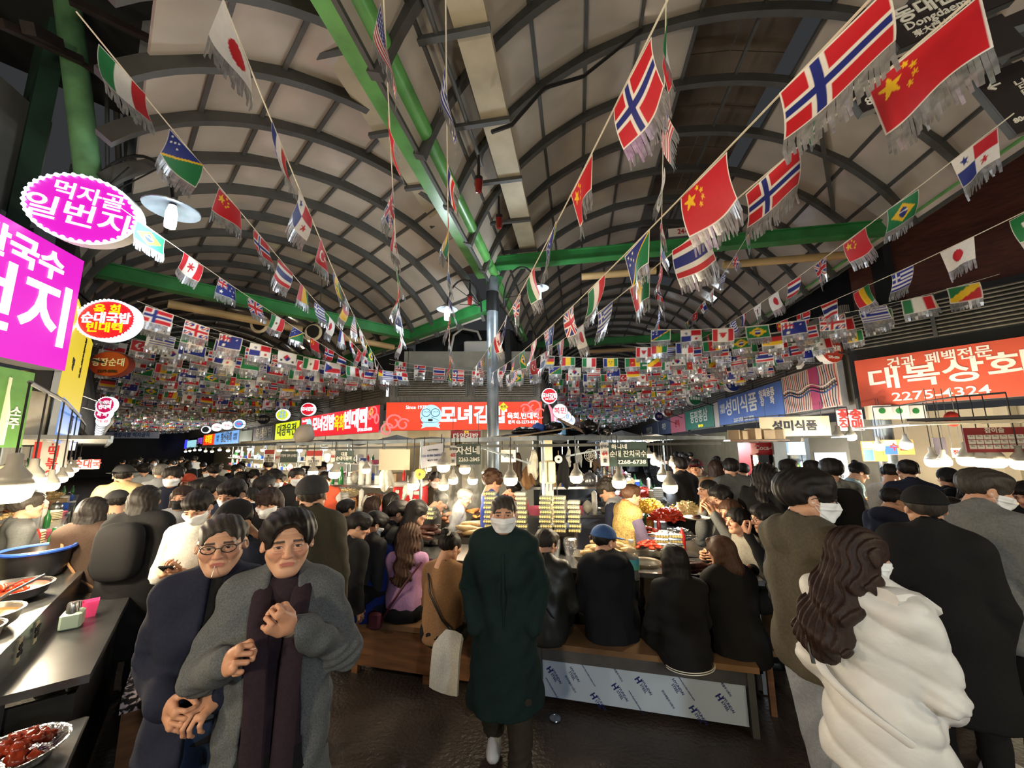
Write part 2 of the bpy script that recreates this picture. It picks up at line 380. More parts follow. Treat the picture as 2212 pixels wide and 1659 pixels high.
# ================================================================== right building
RW0 = pt(1842, 830, 7.5); RW0.z = 0; RWn = pt(2212, 800, 5.84); RWn.z = 0
RWn = RWn+(RWn-RW0)*.7
RFAR = RW0+UR*36
dRN = (RWn-RW0).normalized(); nRN = V3(dRN.y, -dRN.x, 0)
if nRN.dot(EYE-RW0) < 0: nRN = -nRN
wallslab('wall_right_far', RW0, RFAR, 2.6, 4.7, m_corr, back=NR)
wallslab('wall_right_near', RW0, RWn, 2.6, 4.5, m_dark, back=-nRN)
wallslab('wall_right_upper', RW0+NR*.9, RFAR+NR*.9, 4.4, 7.5, m_dark, back=NR)
wallslab('wall_right_brown', RW0-nRN*.9, RWn-nRN*.9, 4.2, 8.5, m_brown, back=-nRN)
wallslab('wall_right_shop', RW0+NR*2.6+UR*.2, RFAR+NR*2.6, 0, 2.6, m_cream, back=NR)
wallslab('wall_right_stall', RW0-nRN*2.2, RWn-nRN*2.2, 0, 2.6, m_cream, back=-nRN)
louvre('wall_right_louvre', RW0+dRN*.1, RWn, 3.72, 4.4, nRN, 10, posts=3)
louvre('wall_right_louvre', RW0+UR*.2, RW0+UR*6, 3.55, 3.95, -NR, 6, posts=3)
louvre('wall_right_louvre', RW0+UR*6.2, RW0+UR*16, 3.5, 3.9, -NR, 5, posts=5)
b = MB(); b.lathe([(.14, 0), (.14, 4.4)], 18, RW0+NR*.35-UR*.05); structure('column_right', b, m_galv, smooth=True)
wallslab('wall_far_right', inR(44, -6, 0), inR(44, 10, 0), 0, 6, m_dark)

b = MB(); b.obox(inL(2.6, -2.2, 6.7), UL*4.6, NL*2.5, V3(0, 0, .05)); structure('ceiling_gap_cover', b, m_dark)  # dark slab added over the roof gap to keep out the world light
wallslab('wall_end_cover', inL(44, -2, 0), inL(44, 8, 0), 0, 5.5, m_dark, back=UL)  # dark sheet added so the aisle end stays black against the world light
# ================================================================== signs
g_white = glow('sign white', (245, 250, 255), 1.5)
g_warmw = glow('sign warm white', (255, 250, 225), 1.1)
g_led = glow('led white', (235, 244, 255), 9)
g_red = glow('lit red', (248, 62, 28), 1.0)
g_mag = glow('lit magenta', (216, 28, 190), 1.05)
g_yel = glow('lit yellow', (250, 222, 20), 1.0)
p_white = mat('sign paint white', (236, 232, 220), .5)
p_black = mat('sign paint black', (34, 32, 36), .5)
p_red = mat('sign paint red', (176, 40, 38), .5)
m_case = mat('sign case', (150, 154, 160), .4, .4)
class Fr:                                   # a flat frame to lay a sign out in
    def __init__(s, o, ex, ey=(0, 0, 1)):
        s.o = Vector(o); s.x = Vector(ex).normalized(); s.y = Vector(ey).normalized(); s.n = s.x.cross(s.y)
    def at(s, u, v, w=0): return s.o+s.x*u+s.y*v+s.n*w
def letters(root, fr, items, w0=.012, name='lettering'):
    for it in items:
        t, u, v, size, m = it[:5]; sx = it[5] if len(it) > 5 else 1; bd = it[6] if len(it) > 6 else .02; al = it[7] if len(it) > 7 else 'CENTER'
        text(t, fr.at(u, v, w0), fr.x, fr.y, size, m, root, sx, bd, .003, name, al)
def board(name, label, fr, w, h, d, face, case=None, items=(), cat='sign', group=None, frame=0):
    r = thing(name, label, cat, fr.at(0, -h/2, -d/2), group=group)
    b = MB(); b.obox(fr.at(0, 0, -d/2), fr.x*w/2, fr.y*h/2, fr.n*(d/2-.004)); b.build('case', case or m_case, r)
    b = MB(); b.obox(fr.at(0, 0, 0), fr.x*(w/2-frame), fr.y*(h/2-frame), fr.n*.006); b.build('face', face, r)
    letters(r, fr, items)
    return r
def ell(rx, ry, n=40): return [(rx*math.cos(2*math.pi*i/n), ry*math.sin(2*math.pi*i/n)) for i in range(n)]
def disc(name, label, fr, rx, ry, d, face, rim, items=(), leds=0, cat='sign', arm=None, group=None, inner=.9):
    r = thing(name, label, cat, fr.at(0, -ry, -d/2), group=group)
    b = MB(); b.prism(ell(rx, ry), fr.at(0, 0, -d), fr.x, fr.y, fr.n*d); b.build('case', rim, r)
    b = MB(); b.prism(ell(rx*inner, ry*inner), fr.at(0, 0, 0), fr.x, fr.y, fr.n*.008); b.build('face', face, r)
    if leds:
        me = MB().ball((0, 0, 0), .021*max(rx, ry)/.5, 8).mesh('led', g_led)
        for i in range(leds):
            a = 2*math.pi*i/leds; put('led', me, r, M=Matrix.Translation(fr.at(rx*.95*math.cos(a), ry*.95*math.sin(a), .015)))
    if arm is not None:
        b = MB(); b.tube([fr.at(0, 0, -d/2), Vector(arm)], .015, 6); b.build('bracket', m_black, r)
    letters(r, fr, items, .016)
    return r
def swirl(root, fr, u, v, s, m, flip=1):
    for k, (du, dv, r) in enumerate(((0, 0, .16), (.19, -.04, .12), (-.12, -.14, .13))):
        pts = [fr.at(u+flip*(du+(r*(1-.6*t))*math.cos(2.2*math.pi*t+.5))*s, v+(dv+(r*(1-.6*t))*math.sin(2.2*math.pi*t+.5))*s, .012) for t in [i/16 for i in range(17)]]
        b = MB(); b.tube(pts, .018*s, 6); b.build('swirl', m, root)
# ---- magenta light box, near left
zA, zB = pt(160, 805, 4.05).z, pt(160, 555, 4.05).z
fA = Fr(pt(160, 680, 4.05)-dA*1.5+V3(0, 0, 0), dA); fA.o.z = (zA+zB)/2; hA = zB-zA
r = board('light_box_sign', 'large glowing magenta shop sign with huge white letters above the left stall', fA, 3.0, hA, .22, g_mag, m_case,
      [('먹자골 칼국수', .42, hA*.31, .30, g_white, 1, .03), ('일번지', .62, -.1*hA, .66, g_white, .95, .02)])
# ---- oval pink sign with bulbs
fo = Fr(pt(178, 452, 3.7), (_R+V3(0, .25, -.12))); fo = Fr(fo.o, _R*1.0+V3(0, .35, -.16), V3(.16, -.05, 1)-(_R+V3(0, .35, -.16)).normalized()*((V3(.16, -.05, 1)).dot((_R+V3(0, .35, -.16)).normalized())))
r = disc('oval_sign', 'oval pink sign ringed with white bulbs over the magenta box', fo, .44, .335, .12, g_mag, m_white,
     [('먹자골', .03, .13, .175, g_white, 1.15, .012), ('일번지', 0, -.08, .24, g_white, 1.25, .012)], 40, arm=pole_b, inner=.94)
# ---- yellow and blue sign boards on the next shops
def side_sign(name, label, quad, dep, face, items, group=None):       # quad: top-left, top-right, bottom-right, bottom-left pixels
    a, b_, c, d = [pt(x, y, dp) for (x, y), dp in zip(quad, dep)]
    ex = ((b_-a)+(c-d)).normalized(); ey = ((a-d)+(b_-c)); ey = (ey-ex*ey.dot(ex)).normalized(); cen = (a+b_+c+d)/4
    w = ((b_-a).length+(c-d).length)/2; h = ((a-d).length+(b_-c).length)/2
    return board(name, label, Fr(cen, ex, ey), w, h, .06, face, None, [(t, u*w, v*h, s*h, m)+tuple(e) for t, u, v, s, m, *e in items])
l_yel = glow('lit yellow board', (228, 200, 50), .85); l_blue = glow('lit blue board', (120, 165, 240), .75)
side_sign('menu_board', 'yellow lit menu board below the pink oval sign', [(164, 640), (196, 738), (172, 905), (131, 850)], (4.15, 5.4, 5.4, 4.15), l_yel,
          [('광\n장\n식\n당', .1, .12, .13, p_black, .9), ('빈대떡\n육회', -.25, -.1, .07, p_black, .7)])
side_sign('menu_board', 'blue lit menu board hanging under the yellow one', [(134, 848), (173, 905), (162, 965), (119, 960)], (4.2, 5.4, 5.4, 4.2), l_blue,
          [('칼국수  만두\n비빔밥  국수\n수제비  김밥', 0, .05, .16, mat('sign paint navy', (44, 60, 130), .5), .5)])
gb = mat('green banner cloth', (92, 140, 70), .7, ns=8, na=.15)
fg = Fr(pt(5, 880, 3.1), dA); r = board('banner', 'green banner with a white bottle print at the left edge', fg, .42, .64, .012, gb, gb, [('소\n주', .1, -.08, .1, p_white)])
b = MB(); b.lathe([(.001, -.3), (.055, -.3), (.06, -.05), (.022, .12), (.022, .24), (.001, .25)], 12, fg.at(0, 0, .012), None, None, False, 1, .1); b.build('bottle_print', p_white, r)
# white fabric boxes / duct boxes under the magenta sign
b = MB(); b.obox(pt(66, 885, 4.0)-nA*.1, dA*.17, nA*.12, V3(0, 0, .36)); b.build('case', mat('off white box', (196, 188, 170), .6, ns=4), thing('cable_box', 'grey white service box hanging beside the blue board', 'box', pt(66, 950, 4.0)))
b = MB(); b.tube([pt(52, 800, 4.2), pt(50, 900, 4.2), pt(40, 950, 4.2), pt(15, 955, 4.1)], .055, 10); b.build('drain_pipe', m_beige, None, True, label='bent cream drain pipe behind the green banner', cat='pipe')
# ---- round signs down the left wall, facing the walker
faceL = NL*1.0
l_red = glow('lit red oval', (226, 26, 34), 1.0)
disc('oval_sign', 'red oval sign with yellow and white lettering and bulb ring', Fr(pt(231, 691, 4.4), _R+V3(0, .12, 0)), .318, .244, .09, l_red, glow('rim white', (240, 244, 255), 1.1),
     [('육 회', .0, .115, .122, g_yel, 1.1, .025), ('순대국밥', 0, .01, .14, g_white, .98, .025), ('빈대떡', 0, -.10, .126, g_yel, 1.1, .025)], 44, arm=inL(7.2, LW, 4.0), inner=.9)
m_dred = mat('dull red plastic', (166, 62, 46), .4)
disc('oval_sign', 'unlit brick red oval sign reading a sundae shop name', Fr(pt(236, 786, 5.6), _R+V3(0, .1, 0)), .27, .185, .1, m_dred, mat('dull red rim', (120, 48, 40), .5),
     [('광장순대', 0, .015, .125, p_white, .95, .02), ('2279-8786', 0, -.115, .06, p_black)], 0, arm=inL(8, LW, 3.3), inner=.97)
g_pur = glow('lit crimson', (190, 20, 80), 1.0)
disc('oval_sign', 'small crimson lit oval with white bulbs, upper of the far left pair', Fr(pt(228, 875, 10.0), _R), .25, .22, .1, g_pur, g_white, [('누이네\n빈대떡', 0, .0, .12, g_white, 1, .02)], 26, arm=inL(11.5, LW, 3.1))
disc('oval_sign', 'small crimson lit oval, lower of the far left pair', Fr(pt(222, 892, 12.0), _R), .25, .22, .1, g_pur, g_white, [('육 회', 0, -.05, .15, g_white, 1, .02)], 26, arm=inL(13.5, LW, 3.0))
for k in range(6):
    disc('oval_sign', None, Fr(pt(223-2*k, 908+6*k, 14+2.2*k), _R), .30, .26, .1, g_white, m_white, [('식 당', 0, 0, .2, l_red)], group='lit white ovals far down the left wall') ['label'] = 'lit white oval sign far down the left wall, partly behind another'
    COL.objects[-1]
for o in [o for o in COL.objects if o.get('group') == 'lit white ovals far down the left wall']: o['category'] = 'sign'
# ---- wreath lamp signs hanging in the left aisle
for (x, y, d, lb) in ((561, 700, 7.6, 'black round hanging ring with pale rim, left of the pair in the flags'), (677, 718, 8.2, 'black round hanging ring with pale rim, right of the pair in the flags')):
    r = thing('ring_duct', lb, 'duct', pt(x, y, d))
    b = MB(); b.tube([pt(x, y, d)+(_R*math.cos(a)+V3(0, 0, 1)*math.sin(a))*.155 for a in [2*math.pi*i/28 for i in range(28)]], .032, 8, closed=True); b.build('rim', m_cream, r, True)
    b = MB(); b.lathe([(.15, -.02), (.15, .5)], 24, pt(x, y, d), Matrix((_R, _U, _F)).transposed()); b.build('drum', m_black, r, True)
    b = MB(); b.tube([pt(x, y, d)+V3(0, 0, .16)+_F*.2, pt(x, y, d)+V3(0, .2, 1.3)], .01, 6); b.build('hanger', m_steel, r)
# ---- corner building signs
zf0, zf1 = pt(1004, 930, 10.05).z, pt(1004, 871, 10.05).z; hF = zf1-zf0
wF = (P2-P1).length-.02
fF = Fr((P1+P2)/2+nF*.35+V3(0, 0, (zf0+zf1)/2), dF)
r = board('shop_sign', 'wide glowing red sign with a round cartoon pair on the corner building', fF, wF, hF, .25, g_red, m_case,
      [('모녀김밥', .22, .0, .47, g_white, .98, .04), ('Since 1975', -1.22, hF*.32, .12, g_white, 1, .015), ('육회.빈대떡', 1.48, -.02, .18, g_white, .95, .03), ('문의 02-2273-8330', 1.48, -.17, .105, g_white, .95, .02), ])
b = MB(); b.prism(ell(.27, .27), fF.at(-.85, .02, 0), fF.x, fF.y, fF.n*.012); b.build('emblem', glow('emblem pale blue', (176, 226, 246), 1.1), r)
e_l = mat('emblem line', (40, 70, 120), .5)
for (u, s) in ((-.97, -1), (-.74, 1)):
    b = MB(); b.tube([fF.at(u+.105*math.cos(a), .09+.1*math.sin(a), .016) for a in [2*math.pi*i/20 for i in range(20)]], .008, 6, closed=True)
    b.tube([fF.at(u-.05, .1, .016), fF.at(u-.02, .115, .016), fF.at(u+.01, .1, .016)], .006, 6); b.tube([fF.at(u+.03, .1, .016), fF.at(u+.05, .115, .016), fF.at(u+.08, .1, .016)], .006, 6)
    b.tube([fF.at(u-.1, -.02, .016), fF.at(u-.15*(-s), -.14, .016), fF.at(-.86, -.16, .016)], .008, 6); b.build('emblem_line', e_l, r)
b = MB(); b.obox(fF.at(-.86, -.1, .016), fF.x*.055, fF.y*.03, fF.n*.006); b.build('emblem_roll', p_black, r)
b = MB(); b.prism([(-.24, -.07), (-.12, -.03), (.12, -.03), (.24, -.07), (.2, 0), (.24, .05), (.12, .06), (-.12, .06), (-.24, .05), (-.2, 0)], fF.at(-.85, -.24, .01), fF.x, fF.y, fF.n*.008); b.build('emblem_ribbon', _mats['emblem pale blue'], r)
def tag_diamond(fr, u, v, s, root):
    b = MB(); b.prism([(0, -s), (s, 0), (0, s), (-s, 0)], fr.at(u, v, .01), fr.x, fr.y, fr.n*.008); b.build('diamond', g_yel, root); letters(root, fr, [('원조', u, v, s*.7, p_black)], .02)
tag_diamond(fF, .98, .22, .12, r)
pk = glow('pink swirl', (250, 130, 130), 1)
swirl(r, fF, -1.78, -.15, 1.3, pk); swirl(r, fF, 1.78, .2, 1.2, pk, -1)
# left row of the corner building
def rowsign(p0, d, out, u0, u1, z0, z1, name, label, face, items=(), dep=.12, cat='sign', lift=.2):
    w = abs(u1-u0); c = Vector(p0)+d*((u0+u1)/2)+Vector(out)*lift; c.z = (z0+z1)/2
    ex = d if d.cross(V3(0, 0, 1)).dot(Vector(out)) > 0 else -d
    fr = Fr(c, ex); return board(name, label, fr, w, z1-z0, dep, face, None, items), fr
g_red2 = glow('lit red side', (240, 40, 52), .95)
r, fr = rowsign(P1, UL, -NL, .15, 5.9, zf0-.02, zf1-.02, 'shop_sign', 'glowing red sign with yellow word, left side of the corner building', g_red2,
   [('모녀김밥', -.85, .02, .5, g_white, 1, .04), ('육회', .42, -.02, .5, g_yel, .8, .03), ('빈대떡', 1.5, .03, .55, g_white, 1.0, .045), ('문의 02-2273-8330', 2.1, -.26, .11, g_white, 1, .02), ('Since 1975', -2.5, .22, .12, g_white)])
b = MB(); b.prism(ell(.25, .28), fr.at(-2.1, .0, 0), fr.x, fr.y, fr.n*.012); b.build('emblem', _mats['emblem pale blue'], r)
tag_diamond(fr, 2.45, .2, .13, r); swirl(r, fr, 2.6, .15, 1.2, pk, -1); swirl(r, fr, -2.75, -.15, 1.1, pk)
l_yg = glow('lit lime', (224, 232, 20), .95); l_sky = glow('lit sky', (110, 175, 250), .8)
rowsign(P1, UL, -NL, 6.1, 8.9, 2.35, 3.0, 'shop_sign', 'lime yellow lit sign next to the red row sign', l_yg, [('대광육전', 0, 0, .5, mat('sign green', (24, 96, 60), .5), 1.25, .02)])
rowsign(P1, UL, -NL, 9.1, 12.3, 2.35, 2.95, 'shop_sign', 'dull purple grey sign beyond the lime yellow one', mat('purple grey', (112, 104, 120), .5), [('육성쉼터', .1, 0, .5, p_white, 1.4, .02)])
rowsign(P1, UL, -NL, 12.5, 15.0, 2.38, 2.9, 'shop_sign', 'blank grey sign panel between purple and blue signs', mat('grey sign', (112, 124, 124), .5))
rowsign(P1, UL, -NL, 15.2, 21.5, 2.3, 3.0, 'shop_sign', 'long light blue lit sign in the left row', l_sky, [('창신육회', .2, 0, .6, p_black, 1.3, .03), ('육사시미\n간천엽', -2.2, 0, .22, e_l), ('육회비빔밥\n낙지탕탕이', 2.4, 0, .2, e_l)])
rowsign(P1, UL, -NL, 21.7, 25.5, 2.3, 3.0, 'shop_sign', 'small red lit sign with yellow letters beyond the blue one', g_red, [('육회집', 0, 0, .6, g_yel, 1.5, .03)])
rowsign(P1, UL, -NL, 25.7, 28, 2.3, 2.9, 'shop_sign', 'dark sign with violet letters at the far end of the left row', mat('dark sign', (40, 40, 60), .5), [('포목점', 0, 0, .5, glow('violet glow', (150, 90, 230), 1), 1.5)])
rowsign(P1, UL, -NL, 28.5, 33, 2.2, 2.75, 'light_strip_sign', 'long pale cyan lit shop front at the far end', glow('lit cyan', (160, 220, 230), .9))
rowsign(P1, UL, -NL, 33, 34.5, 2.1, 2.85, 'shop_sign', 'far electric blue and violet screen sign', glow('electric blue', (60, 60, 240), 1.2))
# right side of the corner building
rowsign(P2, UR, NR, .2, 4.2, zf0, zf1, 'shop_sign', 'red and pink lit sign on the right flank of the corner building', glow('lit pink', (240, 120, 150), .9), [('육회', .8, 0, .5, g_white)])
rowsign(P2, UR, NR, 4.4, 8, zf0-.3, zf1+.1, 'shop_sign', 'pale blue lit sign beyond the pink flank sign', glow('lit pale blue', (170, 200, 250), .9), [('식당', 0, 0, .5, e_l)])
rowsign(P2, UR, NR, 8.5, 15, zf0, zf1, 'shop_sign', 'dim cyan sign far on the right flank', glow('dim cyan', (90, 140, 160), .5))
# round projecting signs around the corner
g_crim = glow('lit crimson disc', (214, 30, 46), 1)
disc('round_sign', 'lit red round sign on the corner building, right of the wide sign', Fr(pt(1187, 855, 9.9), _R), .20, .20, .1, g_crim, g_white, [('모녀김밥', 0, 0, .13, g_white, .8, .03), ('육회 빈대떡', 0, -.09, .05, g_white)], arm=P2+V3(0, 0, 3.25), inner=.9)
disc('round_sign', 'lit red round sign above the left red row sign', Fr(pt(665, 884, 12.6), _R), .23, .21, .1, g_crim, g_white, [('모녀김밥', 0, 0, .14, g_white, .8, .03)], arm=P1+UL*4.5+V3(0, 0, 3.2), inner=.9)
disc('round_sign', 'lit yellow and white oval sign above the lime sign', Fr(pt(610, 896, 14.5), _R), .25, .22, .1, l_yg, g_white, [('대광\n육전', 0, 0, .15, l_sky)], arm=P1+UL*7+V3(0, 0, 3.2), inner=.85)
disc('round_sign', 'dark navy oval sign above the purple grey sign', Fr(pt(568, 906, 16.5), _R), .24, .2, .1, mat('navy', (30, 34, 66), .4), m_steel, [('육성쉼터', 0, 0, .13, p_white)], arm=P1+UL*9+V3(0, 0, 3.1))
for k, (x, y, c, lb) in enumerate(((516, 916, l_sky, 'lit blue and white oval sign above the blue row sign'), (489, 919, g_white, 'lit white oval sign, right of the two white ones'), (467, 923, g_white, 'lit white oval sign, left of the two white ones'), (444, 928, mat('ring dark', (30, 40, 50)), 'dark disc ringed with white light far in the left row'))):
    disc('round_sign', lb, Fr(pt(x, y, 19+1.5*k), _R), .27, .22, .1, c, g_white, [('식당', 0, 0, .14, l_red)] if k < 3 else [], arm=P1+UL*(12+2*k)+V3(0, 0, 3.0), inner=.8)
for k, (x, y) in enumerate(((1210, 888), (1221, 900), (1231, 908))):
    disc('round_sign', 'lit white round sign down the right flank, %s' % ('nearest the corner, with red letters', 'middle one overlapped by its neighbour', 'last one before the far flags')[k], Fr(pt(x, y, 12+2.2*k), _R), .24, .24, .1, g_white, m_white, [('복민', 0, 0, .22, l_red)] if k == 0 else [('족발', 0, 0, .18, l_sky)], arm=P2+UR*(2+2*k)+V3(0, 0, 3.1))
b = MB(); b.tube([P1+dF*.02+nF*.35+V3(0, 0, 3.25), P1+dF*.02+nF*.35+V3(0, 0, 3.7)], .03, 8); b.build('tube', g_white, tag(thing('striped_lamp', None, None, P1+dF*.02+nF*.35+V3(0, 0, 3.2)), 'short vertical white light tube at the corner of the red signs', 'lamp'))
fm = Fr(pt(1006, 942, 9.0), _R); board('banner', 'dark red banner with white letters hanging below the wide red sign', fm, .70, .24, .02, mat('maroon banner', (150, 34, 44), .6), None, [('마약김밥', 0, -.02, .17, p_white, .95, .02), ('원조', .02, .09, .06, g_yel)])
b = MB()
for u in (-.3, .3): b.tube([fm.at(u, .11, -.01), fm.at(u, .55, -.01)], .008, 5)
b.build('hanger', m_steel, COL.objects[-1].parent)
# ---- right row
l_or = mat('vermilion sign', (206, 84, 58), .45, ns=2, na=.06)
wN = .0
fN = Fr(RW0.lerp(RWn, .0)+nRN*.2, dRN); 
zn0, zn1 = pt(1850, 882, 7.45).z, pt(1845, 782, 7.45).z
ex = dRN if dRN.cross(V3(0, 0, 1)).dot(nRN) > 0 else -dRN
cN = RW0+dRN*1.62+nRN*.18; cN.z = (zn0+zn1)/2
fN = Fr(cN, ex)
board('shop_sign', 'large vermilion sign with a phone number on the near right wall', fN, 2.7 if False else 3.0, zn1-zn0, .12, l_or, None,
      [('건과  페백전문', -.45, .29, .20, p_white, 1, .02), ('대복상회', -.42, .02, .42, p_white, 1.22, .02), ('2275-4324', -.5, -.31, .21, p_white, 1.25, .01)])
rw = lambda u0, u1, z0, z1, *a, **k: rowsign(RW0, UR, -NR, u0, u1, z0, z1, *a, **k)
zq0, zq1 = pt(1705, 896, 9.8).z, pt(1705, 818, 9.8).z
stripe = mat('striped board', (206, 192, 178), .5)
r, fr = rw(.05, 2.15, zq0, zq1, 'wave_panel', 'cream panel with wavy dark lines and a crimson band on the right', stripe, cat='panel')
hw = (zq1-zq0)
for k in range(26):
    u = -1.0+k*.08
    if .12 < u < .42: continue
    pts = [fr.at(u+.02*math.sin(9*t+k*.4), -hw/2+.02+t*(hw-.04), .01) for t in [i/12 for i in range(13)]]
    b = MB(); b.tube(pts, .009, 4); b.build('wavy_line', (e_l, p_red, p_black)[k % 3], r)
for k in range(3):
    b = MB(); b.tube([fr.at(-1.0+2*t, .06-.07*k+.05*math.sin(14*t), .016) for t in [i/30 for i in range(31)]], .018, 4); b.build('wavy_line', (stripe, p_black, e_l)[k], r)
b = MB(); b.obox(fr.at(.27, 0, .012), fr.x*.16, fr.y*hw/2, fr.n*.008); b.build('band', mat('crimson band', (168, 56, 98), .5), r)
rw(2.2, 6.7, zq0-.05, zq1-.05, 'shop_sign', 'blue shop sign with white letters on the right row', mat('blue sign', (72, 108, 186), .45, ns=1.5, na=.15),
   [('성미식품', -.35, .06, .58, p_white, 1.15, .018), ('식료품\n선물용', -1.85, .1, .17, p_white), ('일회용품\n잡     화', 1.45, .12, .24, p_white), ('2267-2928  266-2928', -.2, -.36, .17, p_white, 1, .01)])
rw(6.75, 7.2, zq0-.1, zq1-.1, 'wave_panel', 'narrow cream wave patterned panel between blue and green signs', stripe, cat='panel')
rw(7.3, 11.2, zq0-.05, zq1-.1, 'shop_sign', 'green shop sign for ginseng in the right row', mat('green sign', (44, 124, 100), .5), [('동평홍삼', .1, .05, .55, p_white, 1.2, .02), ('2269-1234', .3, -.33, .15, g_yel)])
rw(11.3, 14.2, zq0-.1, zq1-.15, 'shop_sign', 'pink shop sign beyond the green one', mat('pink sign', (204, 112, 128), .5), [('한복', 0, 0, .4, p_red, 1.3)])
rw(14.4, 17.5, zq0-.1, zq1-.15, 'shop_sign', 'slate blue shop sign beyond the pink one', mat('slate sign', (84, 92, 122), .5), [('주단', 0, 0, .4, p_white, 1.3)])
rw(17.7, 24, zq0-.1, zq1-.15, 'shop_sign', 'long grey blue sign at the far end of the right row', mat('slate sign 2', (98, 106, 130), .5), [('광장직물', 0, 0, .4, p_white, 1.6)])
def rdisc(px, py, d, c, rim, label, r_, items): disc('round_sign', label, Fr(pt(px, py, d), _R+V3(0, .3, 0)), r_, r_*.86, .14, c, rim, items, arm=pt(px+25, py+15, d)+NR*.25, inner=.97)
rdisc(1797, 756, 7.6, mat('red oval', (186, 62, 44), .4), m_white, 'large red oval sign on the wall above the wave panel', .30, [('대복상회', 0, .03, .14, p_white, .9, .02), ('2275-4324', 0, -.15, .07, p_white)])
rdisc(1583, 829, 11.5, mat('navy oval', (28, 42, 110), .4), m_white, 'navy oval sign above the blue shop sign', .27, [('성미식품', 0, .02, .14, p_white, .9, .02)])
rdisc(1501, 862, 14, mat('green oval', (30, 92, 52), .4), m_white, 'green oval sign above the green shop sign', .26, [('동평홍삼', 0, .02, .13, p_white, .9, .02)])
rdisc(1443, 890, 19, m_dred, m_white, 'small red oval sign far on the right row', .25, [('한복', 0, 0, .16, p_white)])
rdisc(1424, 900, 20, mat('navy oval', (28, 42, 110), .4), m_white, 'small navy oval sign far on the right row', .27, [('주단', 0, 0, .16, p_white)])
# black direction boards, top right
m_blk = mat('direction board', (42, 36, 36), .45)
for k, (cx, cy, d, w, h, items, lb) in enumerate((
    (2040, 20, 2.3, .62, .26, [('동대문', -.08, .065, .12, p_white), ('Dongdaemun', -.03, -.02, .075, p_white, 1, .0), ('東大門 | 东大门', -.05, -.09, .05, p_white, 1, 0)], 'black direction board with place name at the top right corner'),
    (2010, 140, 2.4, .92, .27, [('←', -.36, .05, .16, p_white, 1.2), ('80 m', -.34, -.08, .08, p_white, 1, 0)], 'black direction board with a left arrow and 80 m'),
    (2300, 30, 2.5, .8, .3, [], 'blank black direction board above the China flag'),
    (2200, 210, 2.6, .3, .5, [('←', -.08, .14, .1, p_white), ('남\n대\n문', .05, .0, .08, p_white, 1, 0), ('80m', -.08, -.16, .05, p_white)], 'black upright direction board at the right edge'))):
    fr = Fr(pt(cx, cy, d), _R*.93+_U*.30-_F*.2)
    fr = Fr(fr.o, V3(.9, -.2, .28), V3(-.27, .1, .92)-V3(.9, -.2, .28).normalized()*(V3(-.27, .1, .92).dot(V3(.9, -.2, .28).normalized())))
    board('direction_board', lb, fr, w, h, .05, m_blk, m_steel, items)
b = MB(); b.beam(pt(1870, 170, 2.5), pt(2230, 60, 2.45), .05, .05); b.build('sign_rail', m_galv, None, label='grey rail holding the black direction boards', cat='rail')
fp = Fr(pt(1500, 498, 7.0), NR); board('notice_strip', 'small white notice strip on the green cross beam', fp, .9, .16, .02, mat('notice', (220, 214, 210), .5), None, [('24시간 녹화중', .05, 0, .13, p_red, .9)])
# ================================================================== flags of the world on strings
def c3(h): return np.array(h, float)
WH, RD, BL, GN, YL, BK = c3((238, 236, 232)), c3((200, 24, 40)), c3((24, 40, 130)), c3((20, 122, 66)), c3((246, 200, 30)), c3((24, 22, 24))
def bands(cols, ax, wts=None):
    def f(u, v):
        t = u if ax == 0 else 1-v; e = np.cumsum(wts or [1]*len(cols)); e = e/e[-1]; o = np.zeros(u.shape+(3,))
        k = np.searchsorted(e, np.clip(t, 0, .9999), side='right')
        for i, c in enumerate(cols): o[k == i] = c
        return o
    return f
def over(base, *lays):          # lays: (mask function, colour)
    def f(u, v):
        o = base(u, v)
        for m, c in lays: o[m(u, v)] = c
        return o
    return f
solid = lambda c: bands([c], 0)
def disk(cx, cy, r): return lambda u, v: ((u-cx)*1.5)**2+(v-cy)**2 < r*r
def rect(a, b, c, d): return lambda u, v: (u > a) & (u < b) & (v > c) & (v < d)
def star(cx, cy, r, n=5):
    def f(u, v):
        x, y = (u-cx)*1.5, v-cy; a = np.arctan2(x, y) % (2*np.pi/n); a = np.abs(a-np.pi/n); rr = np.hypot(x, y)
        return rr*np.cos(np.pi/n*0+0) < r*(.38+.62*np.clip((a/(np.pi/n)), 0, 1)**1.3)
    return f
def cross(cx, w): return lambda u, v: (np.abs(u-cx)*1.5 < w) | (np.abs(v-.5) < w)
def jack(u, v):
    o = np.zeros(u.shape+(3,)); o[:] = BL; d1 = np.abs((v-.5)-(u-.5))/1.2; d2 = np.abs((v-.5)+(u-.5))/1.2
    o[(d1 < .1) | (d2 < .1)] = WH; o[(d1 < .035) | (d2 < .035)] = RD
    m = cross(.5, .17)(u, v); o[m] = WH; m = cross(.5, .1)(u, v); o[m] = RD; return o
def canton_jack(u, v):
    o = np.zeros(u.shape+(3,)); o[:] = BL; m = (u < .5) & (v > .5); j = jack(np.clip(u*2, 0, 1), np.clip(v*2-1, 0, 1)); o[m] = j[m]
    for s in ((.25, .22, .14), (.75, .8, .08), (.75, .18, .08), (.64, .52, .08), (.87, .58, .08)): o[star(*s)(u, v)] = WH
    return o
def stripes(n, a, b_): return bands([a if i % 2 == 0 else b_ for i in range(n)], 1)
diag = lambda lo, hi: (lambda u, v: (v-u > lo) & (v-u < hi))
